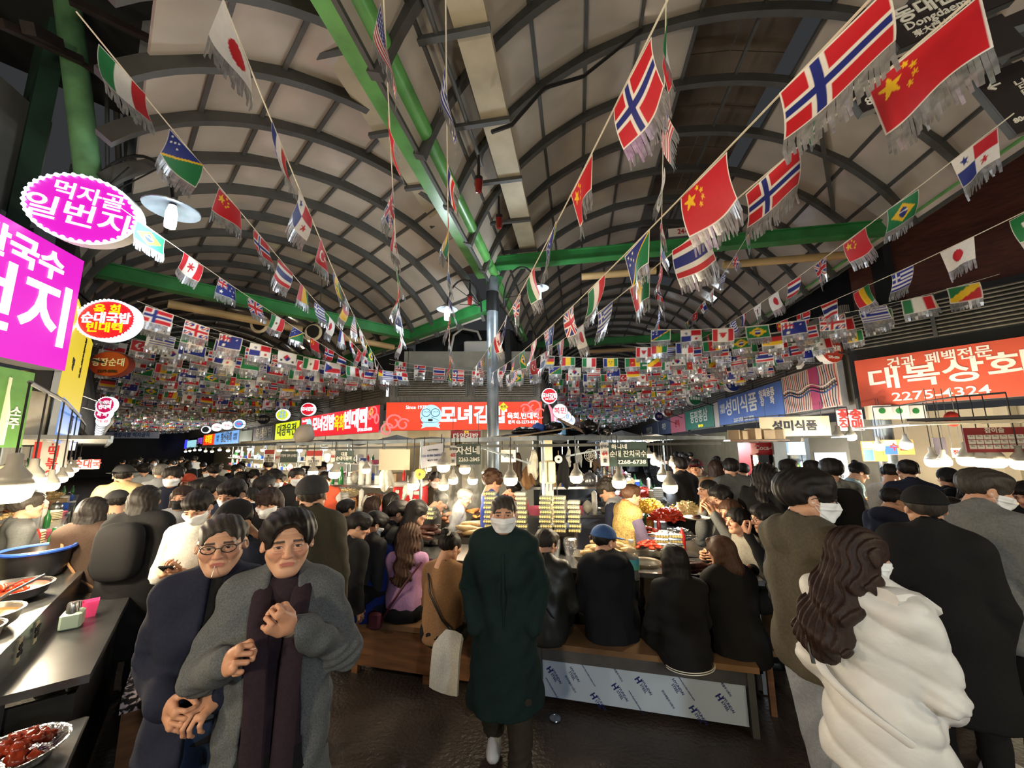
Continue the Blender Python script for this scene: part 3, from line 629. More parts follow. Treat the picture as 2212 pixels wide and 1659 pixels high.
FL = {
 'japan': over(solid(WH), (disk(.5, .5, .3), RD)), 'italy': bands([GN, WH, RD], 0), 'france': bands([BL, WH, RD], 0), 'guinea': bands([RD, YL, GN], 0),
 'norway': over(solid(RD), (cross(.36, .15), WH), (cross(.36, .075), BL)), 'germany': bands([BK, RD, YL], 1), 'thailand': bands([RD, WH, BL, WH, RD], 1, [1, 1, 2, 1, 1]),
 'china': over(solid(RD), (star(.18, .72, .2), YL), (star(.36, .9, .07), YL), (star(.43, .78, .07), YL), (star(.43, .62, .07), YL), (star(.36, .5, .07), YL)),
 'greece': over(stripes(9, BL*1.2, WH), (rect(0, .37, .45, 1), BL*1.2), (rect(.15, .22, .45, 1), WH), (rect(0, .37, .67, .78), WH)), 'uk': jack, 'australia': canton_jack,
 'usa': over(stripes(13, RD, WH), (rect(0, .42, .46, 1), BL), *[(disk(.05+.08*i, .54+.12*j, .026), WH) for i in range(5) for j in range(4)]),
 'brazil': over(solid(GN), (lambda u, v: np.abs(u-.5)/.42+np.abs(v-.5)/.4 < 1, YL), (disk(.5, .5, .22), BL), (lambda u, v: disk(.5, .5, .22)(u, v) & (np.abs(v-.56+.25*(u-.4)**2*2) < .03), WH)),
 'canada': over(bands([RD, WH, RD], 0, [1, 2, 1]), (star(.5, .52, .3, 6), RD), (rect(.485, .515, .2, .4), RD)),
 'turkey': over(solid(RD), (disk(.38, .5, .26), WH), (disk(.425, .5, .2), RD), (star(.57, .5, .13), WH)),
 'panama': over(solid(WH), (rect(.5, 1, .5, 1), RD), (rect(0, .5, 0, .5), BL), (star(.25, .75, .16), BL), (star(.75, .25, .16), RD)),
 'korea': over(solid(WH), (disk(.5, .5, .25), RD), (lambda u, v: disk(.5, .5, .25)(u, v) & (v < .5+.1*np.sin((u-.5)*18)), BL), *[(rect(a, a+.12, b_+.05*i, b_+.05*i+.03), BK) for a in (.12, .76) for b_ in (.15, .7) for i in range(3)]),
 'solomon': over(solid(BL), (lambda u, v: v < u-.03, GN), (lambda u, v: np.abs(v-u) < .04, YL), *[(star(a, b_, .06), WH) for a, b_ in ((.1, .88), (.3, .88), (.2, .76), (.1, .64), (.3, .64))]),
 'congo': over(solid(GN), (lambda u, v: v < u+.25, YL), (lambda u, v: v < u-.25, RD)), 'cameroon': over(bands([GN, RD, YL], 0), (star(.5, .5, .13), YL)),
 'stvincent': over(bands([BL, YL, GN], 0, [1, 2, 1]), *[(lambda u, v, a=a, b_=b_: np.abs(u-a)/.06+np.abs(v-b_)/.14 < 1, GN) for a, b_ in ((.42, .62), (.58, .62), (.5, .36))]),
 'mexico': over(bands([GN, WH, RD], 0), (disk(.5, .5, .1), c3((120, 90, 40)))), 'saudi': over(solid(GN), (rect(.2, .8, .5, .68), WH), (rect(.25, .7, .3, .35), WH)), 'czech': over(bands([WH, RD], 1), (lambda u, v: u < .5-np.abs(v-.5), BL)),
}
FNAMES = list(FL)
FLOOK = dict(japan='white flag with a red disc', italy='green, white and red upright striped flag', france='blue, white and red upright striped flag', norway='red flag with a blue cross edged white', germany='black, red and yellow flag',
 thailand='red, white and blue level striped flag', china='red flag with yellow stars', greece='blue and white striped flag with a cross', uk='blue flag with crossed red and white bars', australia='blue flag with white stars',
 usa='flag with red and white stripes and a starry corner', brazil='green flag with a yellow diamond', canada='red and white flag with a red leaf', turkey='red flag with a white crescent', panama='flag quartered in white, red and blue with stars',
 korea='white flag with a red and blue disc', solomon='blue and green flag split by a yellow diagonal', congo='green, yellow and red diagonal flag', cameroon='green, red and yellow flag with a star', stvincent='blue, yellow and green flag with diamonds',
 mexico='green, white and red flag with a crest', saudi='green flag with a white mark', czech='white and red flag with a blue wedge', guinea='red, yellow and green upright striped flag')
m_flag = mat('printed flag cloth', (255, 255, 255), .6, attr='Col', ns=40, na=.08)
m_fringe = mat('silver foil fringe', (176, 178, 184), .28, .55, ns=30, na=.4, alpha=.9)
FWD, FHT, FFR = .30, .195, .10
_fm = {}
def flag_mesh(name, res, var):
    k = (name, res, var)
    if k in _fm: return _fm[k]
    nx, ny = res; a = (.012, .03, -.02)[var]; ph = (.3, 1.4, 2.6)[var]
    u, v = np.meshgrid(np.linspace(0, 1, nx), np.linspace(0, 1, ny)); g = .022
    bu, bv = (u-g)/(1-2*g), (v-g*1.5)/(1-3*g); col = FL[name](np.clip(bu, 0, 1), np.clip(bv, 0, 1))
    col[(bu < 0) | (bu > 1) | (bv < 0) | (bv > 1)] = WH
    y = a*np.sin(u*4.2+ph)*(1-v)*1.2+.05*(var-1)*(1-v)**2
    P = np.stack([(u-.5)*FWD, y, (v-1)*FHT], -1).reshape(-1, 3)
    i = np.arange(nx*ny).reshape(ny, nx); F = np.stack([i[:-1, :-1], i[:-1, 1:], i[1:, 1:], i[1:, :-1]], -1).reshape(-1, 4)
    me = np_mesh('flag', P, F, [m_flag], col.reshape(-1, 3)); _fm[k] = me; return me
def srgb2lin(c):
    c = np.asarray(c, float)/255; return np.where(c <= .04045, c/12.92, ((c+.055)/1.055)**2.4)
def np_mesh(name, P, F, mats, col=None, smooth=True):
    me = bpy.data.meshes.new(name); n = len(P); m, q = F.shape
    me.vertices.add(n); me.vertices.foreach_set('co', np.asarray(P, np.float32).ravel())
    me.loops.add(m*q); me.loops.foreach_set('vertex_index', F.astype(np.int32).ravel())
    me.polygons.add(m); me.polygons.foreach_set('loop_start', np.arange(0, m*q, q, dtype=np.int32))
    if smooth: me.polygons.foreach_set('use_smooth', np.ones(m, bool))
    for t in mats: me.materials.append(t)
    if col is not None:
        a = me.color_attributes.new('Col', 'FLOAT_COLOR', 'POINT'); a.data.foreach_set('color', np.c_[srgb2lin(col), np.ones(n)].astype(np.float32).ravel())
    me.update(calc_edges=True); me.validate(); return me
def fringe_mesh(var, n):
    k = ('fr', var, n)
    if k in _fm: return _fm[k]
    a = (.012, .03, -.02)[var]; ph = (.3, 1.4, 2.6)[var]; R = random.Random(var*7+n); b = MB()
    for i in range(n):
        u0, u1 = i/n, (i+.94)/n
        def p(u, z, dy): return ((u-.5)*FWD, a*np.sin(u*4.2+ph)*1.2+.05*(var-1)+dy, z)
        L = FFR*R.uniform(.8, 1.05); d = .03*(var-1)+R.uniform(-.012, .012); e = .02*(var-1)+R.uniform(-.004, .004)
        b.add([p(u0, -FHT, 0), p(u1, -FHT, 0), p(u1, -FHT-L*.5, e), p(u1-.1/n, -FHT-L, d), p(u0+.1/n, -FHT-L, d), p(u0, -FHT-L*.5, e)], [(0, 5, 2, 1), (5, 4, 3, 2)])
    me = b.mesh('fringe', m_fringe); _fm[k] = me; return me
m_string = mat('white string', (214, 208, 190), .8)
def bunting(label, A, B, seq, first=0., step=.5, sag=.1, res=(30, 20), fringe=12, flip=1, group=None, sr=.004, lab=True):
    A, B = Vector(A), Vector(B); d = B-A; L = d.length; mid = A.lerp(B, .5)
    r = thing('flag_bunting', label, 'bunting', mid, group=group)
    def P(t): p = A.lerp(B, t/L); p.z -= sag*4*(t/L)*(1-t/L); return p
    b = MB(); b.tube([P(L*i/14) for i in range(15)], sr, 5); b.build('string', m_string, r)
    t = first; i = 0
    while t < L-.1 and i < (len(seq) if isinstance(seq, list) else 10**6):
        nm = seq[i] if isinstance(seq, list) else FNAMES[seq() % len(FNAMES)]
        if nm:
            p = P(t); tg = (P(t+.1)-P(t-.1)).normalized(); x = tg*flip; h = V3(x.x, x.y, 0).normalized(); y = V3(-h.y, h.x, 0); var = (i*5+int(A.x*10)) % 3
            rot = random.uniform(-.22, .22); y2 = (y*math.cos(rot)+h*math.sin(rot)); zz = (V3(0, 0, 1)*math.cos(.12*(var-1))+y*math.sin(.12*(var-1)))
            M = Matrix(((x.x, y2.x, zz.x, p.x), (x.y, y2.y, zz.y, p.y), (x.z, y2.z, zz.z, p.z-.004), (0, 0, 0, 1)))
            f = put('flag', flag_mesh(nm, res, var), r, M=M)
            if lab: f['label'] = FLOOK[nm]
            fr = put('fringe', fringe_mesh(var, fringe), None); fr.parent = f
        t += step; i += 1
    return r
S = 'japan italy france norway china germany thailand greece uk australia usa brazil canada turkey panama korea solomon congo cameroon stvincent mexico saudi czech'.split()
HI, MI, LO = (84, 56), (42, 28), (18, 12)
tail = ['korea', 'usa', 'germany', 'stvincent', 'brazil', 'canada', 'uk', 'greece', 'japan', 'france', 'cameroon', 'mexico', 'china', 'italy']
cor = P1+V3(0, 0, 3.8)+nF*.1
bunting('string of flags from top left, japan-style red disc flag first', pt(468, -35, 1.55), cor, ['japan', 'france', 'panama', 'turkey', 'stvincent', 'germany', 'usa', 'korea', 'congo', 'brazil']+tail, .19, .54, .25, MI, 16).__setitem__('label', 'string of flags falling from the top left, white red-disc flag nearest')
bunting('string of flags starting with the green white red one beside the green pole', pt(165, 25, 1.9), cor-dF*.05-V3(0, 0, .05), ['italy', 'solomon', 'china', 'norway', 'thailand', 'guinea', 'greece', 'japan', 'france', 'panama', 'turkey']+tail, .28, .52, .1, MI, 16)
bunting('string of flags starting behind the pink oval sign', pt(255, 445, 3.6), cor-dF*.1-V3(0, 0, .1), ['brazil', 'canada', 'australia', 'uk', 'mexico', 'solomon', 'china', 'norway', 'thailand', 'congo', 'greece', 'japan']+tail, .33, .5, .1, MI, 14)
cr = COLP-UR*.4+V3(-.25, 0, 3.35)
bunting('string of flags from the top centre to the column, cross flag nearest', pt(1452, -20, 1.25), cr, ['norway', 'china', 'solomon', 'italy', 'uk', 'australia', 'canada', 'brazil', 'germany', 'usa']+tail, .27, .52, .12, HI, 24, -1)
bunting('string of flags crossing the roof, large blue cross flag nearest', pt(1960, -85, .95), cr+V3(.3, .2, -.05), ['norway', 'china', 'solomon', 'italy', 'uk', 'australia', 'canada', 'brazil', 'germany', 'usa', 'korea']+tail, .20, .54, .12, HI, 24, -1)
bunting('string of flags crossing the roof, large yellow starred flag nearest', pt(2170, -65, 1.08), cr+V3(.55, .5, -.05), ['china', 'norway', 'thailand', 'guinea', 'greece', 'japan', 'france', 'panama', 'turkey', 'germany', 'usa', 'korea']+tail, .2, .56, .12, HI, 24, -1)
bunting('string of flags along the right green beam, quartered star flag nearest', pt(2190, 245, 2.2), pt(1490, 742, 11), ['panama', 'brazil', 'china', 'uk', 'thailand', 'japan', 'korea', 'france', 'greece', 'usa', 'stvincent', 'turkey']+tail, .26, .62, .15, MI, 16, -1)
bunting('string of flags over the vermilion sign, red disc flag nearest', pt(2300, 415, 2.7), pt(1480, 745, 11.5), ['saudi', 'japan', 'greece', 'guinea', 'thailand', 'norway', 'china', 'solomon', 'italy', 'uk', 'australia', 'canada', 'brazil']+tail, .2, .58, .25, MI, 16, -1)
# strings seen nearly edge-on
bunting('edge-on string of flags hanging before the green beam, left one', pt(826, -60, 1.7), pt(868, 745, 6.0), ['usa', 'turkey', 'uk', 'canada', 'brazil', 'guinea', 'australia', 'norway', 'japan', 'greece'], .25, .5, .1, MI, 16)
bunting('edge-on string of flags hanging before the column', pt(962, -60, 1.7), pt(972, 815, 7.0), ['greece', 'thailand', 'guinea', 'panama', 'france', 'uk', 'korea', 'usa', 'china', 'brazil', 'japan'], .5, .52, .1, MI, 16)
bunting('edge-on string of flags hanging under the right vault', pt(1440, -60, 1.8), pt(1421, 720, 7.5), ['italy', 'usa', 'korea', 'canada', 'panama', 'turkey', 'norway', 'japan', 'greece', 'china'], .3, .55, .1, MI, 16)
bunting('slack string of flags near the right green beam, turned side-on', pt(1790, 200, 4.2), pt(1480, 700, 10), ['saudi', 'china', 'norway', 'guinea', 'uk', 'greece', 'japan', 'panama', 'turkey', 'stvincent', 'usa'], .3, .62, .2, MI, 12)
_q = [3]
def nxt(): _q[0] += random.choice((1, 2, 5, 7)); return _q[0]
ORDN = 'first second third fourth fifth sixth seventh eighth ninth tenth eleventh twelfth'.split()
ROWL = ['cross-aisle string of flags over the left aisle, nearest one, by the red oval sign', 'cross-aisle string of flags over the left aisle, second from the front']
for k in range(36):
    s = 6.6+.62*k+.012*k*k; z = 3.95+random.uniform(-.12, .1)-(.0 if k else .05); dn = random.uniform(-.4, .4)
    bunting(ROWL[k] if k < 2 else 'cross-aisle string of small flags over the left aisle%s' % (', %s from the front' % ORDN[k] if k < 12 else ''), inL(s, .1 if k < 4 else -.35, z), inL(s+dn+.8, 4.8, z-.15), nxt, .2+random.random()*.2, .42, .22, LO, 5 if k > 6 else 10, 1,
            None if k < 12 else 'strings of small flags over the left aisle', .003, lab=k < 8)
ROWR = ['cross-aisle string of flags over the right aisle, nearest one, above the vermilion sign', 'cross-aisle string of flags over the right aisle, second from the front']
for k in range(36):
    s = 5.3+.66*k+.012*k*k; z = 4.0+random.uniform(-.1, .1); dn = random.uniform(-.4, .4)
    n0 = -.75 if s > 7.5 else 1.2
    bunting(ROWR[k] if k < 2 else 'cross-aisle string of small flags over the right aisle%s' % (', %s from the front' % ORDN[k] if k < 12 else ''), inR(s, 5.1, z), inR(s+dn+(1.5 if k < 4 else .3), n0, z-.1), nxt, .2+random.random()*.2, .44, .22, LO, 5 if k > 6 else 10, -1,
            None if k < 12 else 'strings of small flags over the right aisle', .003, lab=k < 8)
for k in range(2):
    bunting('low string of flags across the front of the corner building, %s one' % ('upper', 'lower')[k], P1+nF*.2+V3(0, 0, 4.25-.12*k), P2+nF*.3+V3(.8, 0, 4.1-.1*k), nxt, .3, .5, .25, LO, 8)
# ================================================================== benches at the front of the corner stall
DB = V3(.967, -.253, 0); NB = V3(.253, .967, 0)
def onb(u, v, z): return V3(.2, 3.31, z)+DB*u+NB*v        # u along the bench, v behind its front edge
m_bench = mat('worn bench top', (128, 98, 70), .35, ns=2.5, na=.45, stretch=(1, 1, 1), bump=.08, bs=40)
r = thing('bench', 'long wooden bench with plank front under the four seated on the left', 'bench', onb(-.95, .15, 0), math.atan2(DB.y, DB.x))
b = MB(); b.obox(onb(-.93, .16, .43), DB*.86, NB*.17, V3(0, 0, .022)); b.build('seat', m_bench, r)
b = MB(); b.obox(onb(-.93, .035, .245), DB*.84, NB*.012, V3(0, 0, .165)); b.build('front_panel', m_wood, r)
for u in (-1.7, -1.0, -.35, -.12):
    for v in (.06, .27): b = MB(); b.obox(onb(u, v, .20), DB*.03, NB*.02, V3(0, 0, .20)); b.build('leg', m_wood, r)
r = thing('bench', 'bench with wooden seat, steel apron and film covered steel panel in front', 'bench', onb(.72, .15, 0), math.atan2(DB.y, DB.x))
b = MB(); b.obox(onb(.74, .17, .435), DB*.78, NB*.19, V3(0, 0, .02)); b.build('seat', m_bench, r)
b = MB(); b.obox(onb(.73, .03, .365), DB*.74, NB*.012, V3(0, 0, .05)); b.build('apron', mat('brushed steel', (120, 120, 124), .35, .7, ns=4, na=.3), r)
for u in (-.02, 1.47):
    for v in (.03, .30): b = MB(); b.obox(onb(u, v, .21), DB*.022, NB*.02, V3(0, 0, .21)); b.build('leg', m_steel, r)
m_film = mat('pale blue film', (186, 202, 222), .3, ns=2, na=.1)
b = MB(); b.obox(onb(.72, .035, .185), DB*.715, NB*.006, V3(0, 0, .13)); fp_ = b.build('film_panel', m_film, r)
ink = mat('film ink', (30, 40, 110), .5); fr = Fr(onb(.72, .028, .185), DB)
def diag_text(t, u, v, s, a, bold=0):
    ca, sa = math.cos(a), math.sin(a); text(t, fr.at(u, v, .001), fr.x*ca+fr.y*sa, fr.y*ca-fr.x*sa, s, ink, r, 1, bold, .0008, 'print')
for (u, v, k) in ((-.66, .06, 0), (-.33, -.08, 0), (-.17, .005, 0), (.0, .07, 0), (.36, -.07, 0), (.54, .03, 0), (-.52, .09, 1), (.22, .1, 1), (-.5, -.02, 2), (.2, -.03, 2), (-.36, .06, 3), (.33, .06, 3), (-.02, -.08, 3), (.58, .1, 2), (-.15, .1, 2), (-.64, -.07, 3)):
    a = math.radians(-56)
    if k < 2:
        if k == 0: diag_text('H', u, v, .055, a, .04)
        diag_text('HYUNDAI\nSTEEL', u+.045, v-.045, .026, a, .01)
    else: diag_text('현대제철주식회사' if k == 2 else 'www.hyundai-steel.com', u, v, .018, a)
r = thing('bench', 'orange-lit wooden bench end turning back along the right side of the stall', 'bench', onb(1.75, .7, 0))
b = MB(); b.obox(onb(1.78, .85, .435), DB*.15, NB*.6, V3(0, 0, .02)); b.build('seat', m_bench, r)
for v in (.3, 1.4):
    for u in (1.67, 1.89): b = MB(); b.obox(onb(u, v, .21), DB*.02, NB*.02, V3(0, 0, .21)); b.build('leg', m_wood, r)
b = MB(); b.tube([onb(.12, -.12, .006)+(V3(1, 0, 0)*math.cos(a)+V3(0, 1, 0)*math.sin(a))*.038 for a in [2*math.pi*i/20 for i in range(20)]], .005, 6, closed=True); b.lathe([(.036, .004), (.036, .008)], 20, onb(.12, -.12, 0)); b.build('floor_drain', m_stain, None, True, label='small round metal drain ring on the floor before the bench', cat='drain')
# ================================================================== the corner stall
CT = .86
r = thing('stall_counter', 'steel food counter of the corner stall behind the front benches', 'counter', onb(0, .55, 0))
b = MB(); b.obox(onb(.0, .75, CT), DB*1.75, NB*.30, V3(0, 0, .02)); b.build('worktop', m_stain, r)
b = MB(); b.obox(onb(.0, .56, CT/2), DB*1.72, NB*.02, V3(0, 0, CT/2-.03)); b.build('front_panel', mat('dull steel', (92, 84, 76), .4, .6, ns=3, na=.4), r)
for u in (-1.7, 1.7): b = MB(); b.obox(onb(u, .75, CT/2-.01), DB*.02, NB*.22, V3(0, 0, CT/2-.02)); b.build('side_panel', m_stain, r)
LCN = onb(-1.75, .75, 0); RCN = onb(1.75, .75, 0)
for nm, lb, o, d_, n_, L in (('left', 'steel counter running back along the left aisle side of the corner stall', LCN, UL, NL, 4.2), ('right', 'steel counter running back along the right aisle side of the corner stall', RCN, V3(.05, 1, 0).normalized(), V3(-1, .05, 0), 3.0)):
    r = thing('stall_counter', lb, 'counter', o+d_*(L/2))
    b = MB(); b.obox(o+d_*(L/2+.35)+n_*.3+V3(0, 0, CT), d_*(L/2), n_*.28, V3(0, 0, .02)); b.build('worktop', m_stain, r)
    b = MB(); b.obox(o+d_*(L/2+.35)+n_*.06+V3(0, 0, CT/2), d_*(L/2), n_*.02, V3(0, 0, CT/2-.03)); b.build('front_panel', _mats['dull steel'], r)
# canopy frame
K0, K1, K2 = pt(1162, 950, 3.95), pt(600, 966, 6.6), pt(1565, 966, 5.2)
K0.z = K1.z = K2.z = 2.05
r = thing('stall_canopy', 'grey steel rail frame over the corner stall with sagging cover', 'canopy', (K0+K1+K2)/3)
for a, c in ((K0, K1), (K0, K2)):
    d_ = (c-a).normalized(); n_ = V3(-d_.y, d_.x, 0); n_ = n_ if n_.y > 0 else -n_
    b = MB(); b.beam(a, c, .05, .045); b.build('rail', m_galv, r)
    b = MB(); b.beam(a+V3(0, 0, -.075)+n_*.05, c+V3(0, 0, -.075)+n_*.05, .03, .03); b.build('lower_rail', m_steel, r)
    vs = []; fs = []
    for i in range(13):
        p = a.lerp(c, i/12)
        for j in range(5): q = p+n_*(.02+.35*j); vs.append((q.x, q.y, 2.075+.06*math.sin(i*1.3)*(j % 2)+.025*math.sin(i*2.1+j)))
    for i in range(12):
        for j in range(4): fs.append((i*5+j, i*5+5+j, i*5+6+j, i*5+1+j))
    b = MB(); b.add(vs, fs); b.build('cover', mat('grey tarpaulin', (88, 90, 92), .6, ns=5, na=.4), r)
for p in (K0+NB*.25, onb(-1.6, 1.0, 0), K1+V3(.3, .4, 0), K2+V3(.1, 2.4, 0)):
    b = MB(); b.tube([V3(p.x, p.y, 0), V3(p.x, p.y, 2.05)], .018, 8); b.build('post', m_galv, r)
for a, c in (((1020, 960, 4.1), (1230, 1030, 4.6)), ((1330, 965, 4.3), (1200, 990, 4.6))): b = MB(); b.beam(pt(*a), pt(*c), .02, .02); b.build('brace', m_galv, r)
r = thing('switch_box_post', 'cream post with two switch boxes and hanging cables in the corner stall', 'post', pt(1192, 1100, 4.4))
b = MB(); q = pt(1185, 1000, 4.4); b.obox(V3(q.x, q.y, 1.2), V3(.045, 0, 0), V3(0, .03, 0), V3(0, 0, .85)); b.build('post', mat('cream metal', (214, 204, 172), .5, ns=5, na=.15), r)
for x in (1173, 1192): b = MB(); b.rbox(tuple(pt(x, 1020, 4.34)), .08, .05, .24, .01); b.build('switch_box', _mats['cream metal'], r)
for k in range(5): b = MB(); b.tube([pt(1170+8*k, 1045, 4.33), pt(1165+10*k, 1080, 4.32), pt(1172+6*k, 1100, 4.34)], .006, 5); b.build('cable', m_black, r)
# things lying on the canopy
def lump(name, label, cat, p, sx, sy, sz, m, seed=0, n=14, group=None, amp=.18, kind=None, parent=None):
    R = random.Random(seed); b = MB(); b.ball((0, 0, 0), 1, n); ph = [R.uniform(0, 6) for _ in range(6)]
    b.v = [tuple(Vector((x*sx, y*sy, z*sz))*(1+amp*math.sin(5*x+ph[0])*math.sin(4*y+ph[1])+amp*.6*math.sin(9*z+7*x+ph[2]))) for x, y, z in b.v]
    return put(name, b.mesh(name, m, 2), parent, label, cat, group, kind, Matrix.Translation(p))
m_bag = mat('black bin bag', (16, 16, 18), .22, ns=8, bump=.5, bs=14)
for k, (x, y, d, sx, sz, lb) in enumerate(((1135, 932, 4.3, .17, .05, 'flat black cloth bundle lying on the stall canopy near the column'), (1195, 925, 4.4, .10, .08, 'black plastic bag on the canopy right of the column'), (1272, 922, 4.4, .10, .085, 'round black bin bag on the canopy under the far flags'), (1308, 930, 4.4, .085, .06, 'small black bag with pale lid on the canopy'))):
    lump('bag', lb, 'bag', pt(x, y, d), sx, .12, sz, m_bag, k)
b = MB(); b.lathe([(.05, 0), (.045, .1), (.03, .17), (.012, .22)], 12, pt(1182, 915, 4.5)); b.build('cone_hat', m_black, None, True, label='black cone standing on the canopy', cat='hat')
lump('bundle', 'blue cloth bundle on the canopy beside the black cone', 'bundle', pt(1165, 925, 4.55), .09, .1, .06, mat('blue cloth', (60, 100, 190), .7), 9)
b = MB(); b.beam(pt(1205, 905, 4.5), pt(1265, 935, 4.4), .05, .03); b.build('board', m_wood, None, label='weathered board propped on the canopy', cat='board')
lump('bag', 'pale grey pointed plastic bag on the left canopy in front of the lime sign', 'bag', pt(657, 940, 6.4), .17, .12, .18, mat('pale plastic', (150, 140, 128), .5), 12, amp=.1)
b = MB(); b.beam(pt(1110, 943, 4.0), pt(1225, 925, 4.3), .22, .01); b.build('cardboard', mat('cardboard', (160, 136, 104), .8, ns=4), None, label='bent sheet of cardboard on the canopy', cat='cardboard')
# hanging signs of the stall
g_sgn = mat('dark green sign', (58, 74, 66), .5, ns=3, na=.1)
def hsign(label, px, py, d, wpx, hpx, m, items, ex=None, name='stall_sign', cat='sign'):
    fr = Fr(pt(px, py, d), ex or _R, V3(0, 0, 1)); k = d/FPX; w, h = wpx*k, hpx*k
    R_ = board(name, label, fr, w, h, .012, m, m, [(t, u*w, v*h, s*h, mm)+tuple(e) for t, u, v, s, mm, *e in items])
    b = MB()
    for u in (-.4, .4): b.tube([fr.at(u*w, h/2, 0), fr.at(u*w, max(h/2+.06, 2.09-fr.o.z), 0)], .004, 4)
    b.build('hook', m_black, R_); return R_
p_pl = mat('number plate', (206, 202, 196), .5)
hsign('green stall sign with white letters and 2263-2845 left of the column', 1013, 981, 3.9, 52, 44, g_sgn, [('자선네', -.03, .16, .42, p_white, 1.05, .02), ('2263-2845', .02, -.26, .27, p_white, .9, .01)], V3(1, -.12, 0.0))
hsign('white number plate 65 beside the green sign left of the column', 979, 984, 3.92, 13, 42, p_pl, [('동부A', 0, .33, .16, p_black), ('65', 0, .02, .26, p_red), ('호', 0, -.3, .2, p_black)])
hsign('white laminated bank notice hanging tilted left of the green sign', 935, 984, 3.95, 48, 46, mat('laminate', (204, 204, 214), .3), [('352-4190-2655-83', 0, 0, .15, e_l, 1, .01), ('농협 은행계좌', 0, .25, .09, p_black, 1, 0), ('예금주 정선', 0, -.22, .1, p_black, 1, 0)], V3(1, -.1, .14), name='paper_notice', cat='notice')
hsign('green stall sign with white letters and 2268-6738 right of the post', 1356, 981, 4.0, 82, 52, g_sgn, [('하니네', -.22, .3, .22, p_white, 1.1), ('순대 잔치국수', .0, 0, .29, p_white, .9, .01), ('2268-6738', .08, -.32, .22, p_white, 1.25)], V3(1, -.03, 0))
hsign('white number plate 64 beside the right green sign', 1306, 981, 4.0, 18, 50, p_pl, [('동부A', 0, .3, .16, p_black), ('64', 0, .02, .24, p_red), ('호', 0, -.3, .2, p_black)])
hsign('blank cream paper sheet hanging in the left part of the stall', 852, 993, 4.6, 66, 44, mat('cream paper', (214, 204, 176), .8, ns=3, na=.05), [], name='paper_sheet', cat='paper')
hsign('small white paper hanging right of the column', 1098, 985, 4.3, 32, 26, p_white, [('영업중', 0, 0, .3, p_black, 1, 0)], name='paper_sheet', cat='paper')
hsign('green stall sign at the left end of the corner stall', 744, 986, 5.4, 40, 26, g_sgn, [('대흥\n순대아줌마', 0, 0, .36, p_white, .8)])
hsign('white number plate beside the left end green sign', 720, 986, 5.4, 9, 24, p_pl, [('66', 0, 0, .35, p_red)])
hsign('green stall sign hanging over the left aisle stalls, with bright lamps below', 624, 987, 7.4, 36, 24, g_sgn, [('기영이 엄마 순대집', 0, .1, .3, p_white, .6)])
hsign('white number plate on the left aisle stalls', 601, 988, 7.4, 9, 24, p_pl, [('67', 0, 0, .35, p_red)])
for k, (x, y, d, w, h) in enumerate(((678, 990, 6.4, 34, 32), (582, 985, 8, 22, 26))):
    fr = hsign('red topped white menu sheet, %s of the pair over the left aisle stalls' % ('nearer and larger', 'farther')[k], x, y, d, w, h, p_white, [('메뉴\n순대 떡볶이\n김밥 만두', 0, -.2, .2, p_black, .8, 0)], name='menu_sheet', cat='notice')
    b = MB(); q = Fr(pt(x, y, d-.015), _R); kk = d/FPX; b.obox(q.at(0, h*kk*.33), q.x*w*kk*.5, q.y*h*kk*.17, q.n*.004); b.build('header', p_red, fr)
# ================================================================== bulbs
g_bulb = glow('warm bulb', (255, 236, 190), 6.0); g_cool = glow('cool bulb', (226, 242, 255), 6.0)
m_sock = mat('socket', (150, 146, 136), .4)
_bm = {}
def bulb(px, py, d, size, label, group=None, cool=False, watts=0, top=None):
    R_ = size*d/FPX/2; p = pt(px, py, d); r = thing('hanging_bulb', label, 'lamp', p, group=group)
    if 'b' not in _bm:
        _bm['b'] = MB().lathe([(.001, -1), (.55, -.95), (.9, -.7), (1, -.3), (1, .15)], 14).mesh('bulb', g_bulb, 2)
        _bm['c'] = MB().lathe([(.001, -1), (.55, -.95), (.9, -.7), (1, -.3), (1, .15)], 14).mesh('bulb', g_cool, 2)
        _bm['s'] = MB().lathe([(.98, .15), (.8, .7), (.36, 1.3), (.34, 2.0), (.05, 2.1)], 14).mesh('socket', m_sock, 2)
    for n, k in (('bulb', 'c' if cool else 'b'), ('socket', 's')):
        o = bpy.data.objects.new(n, _bm[k]); COL.objects.link(o); o.parent = r; o.scale = (R_,)*3
    b = MB(); b.tube([p+V3(0, 0, R_*2), V3(p.x, p.y, max(top or 0, p.z+R_*2+.12))], .006, 5); b.build('cord', m_black, r)
    if watts: point_light(p-V3(0, 0, R_*1.9+.04), watts, COOL if cool else WARM, .06)
    return r
FB = 'bulbs hanging over the corner stall'
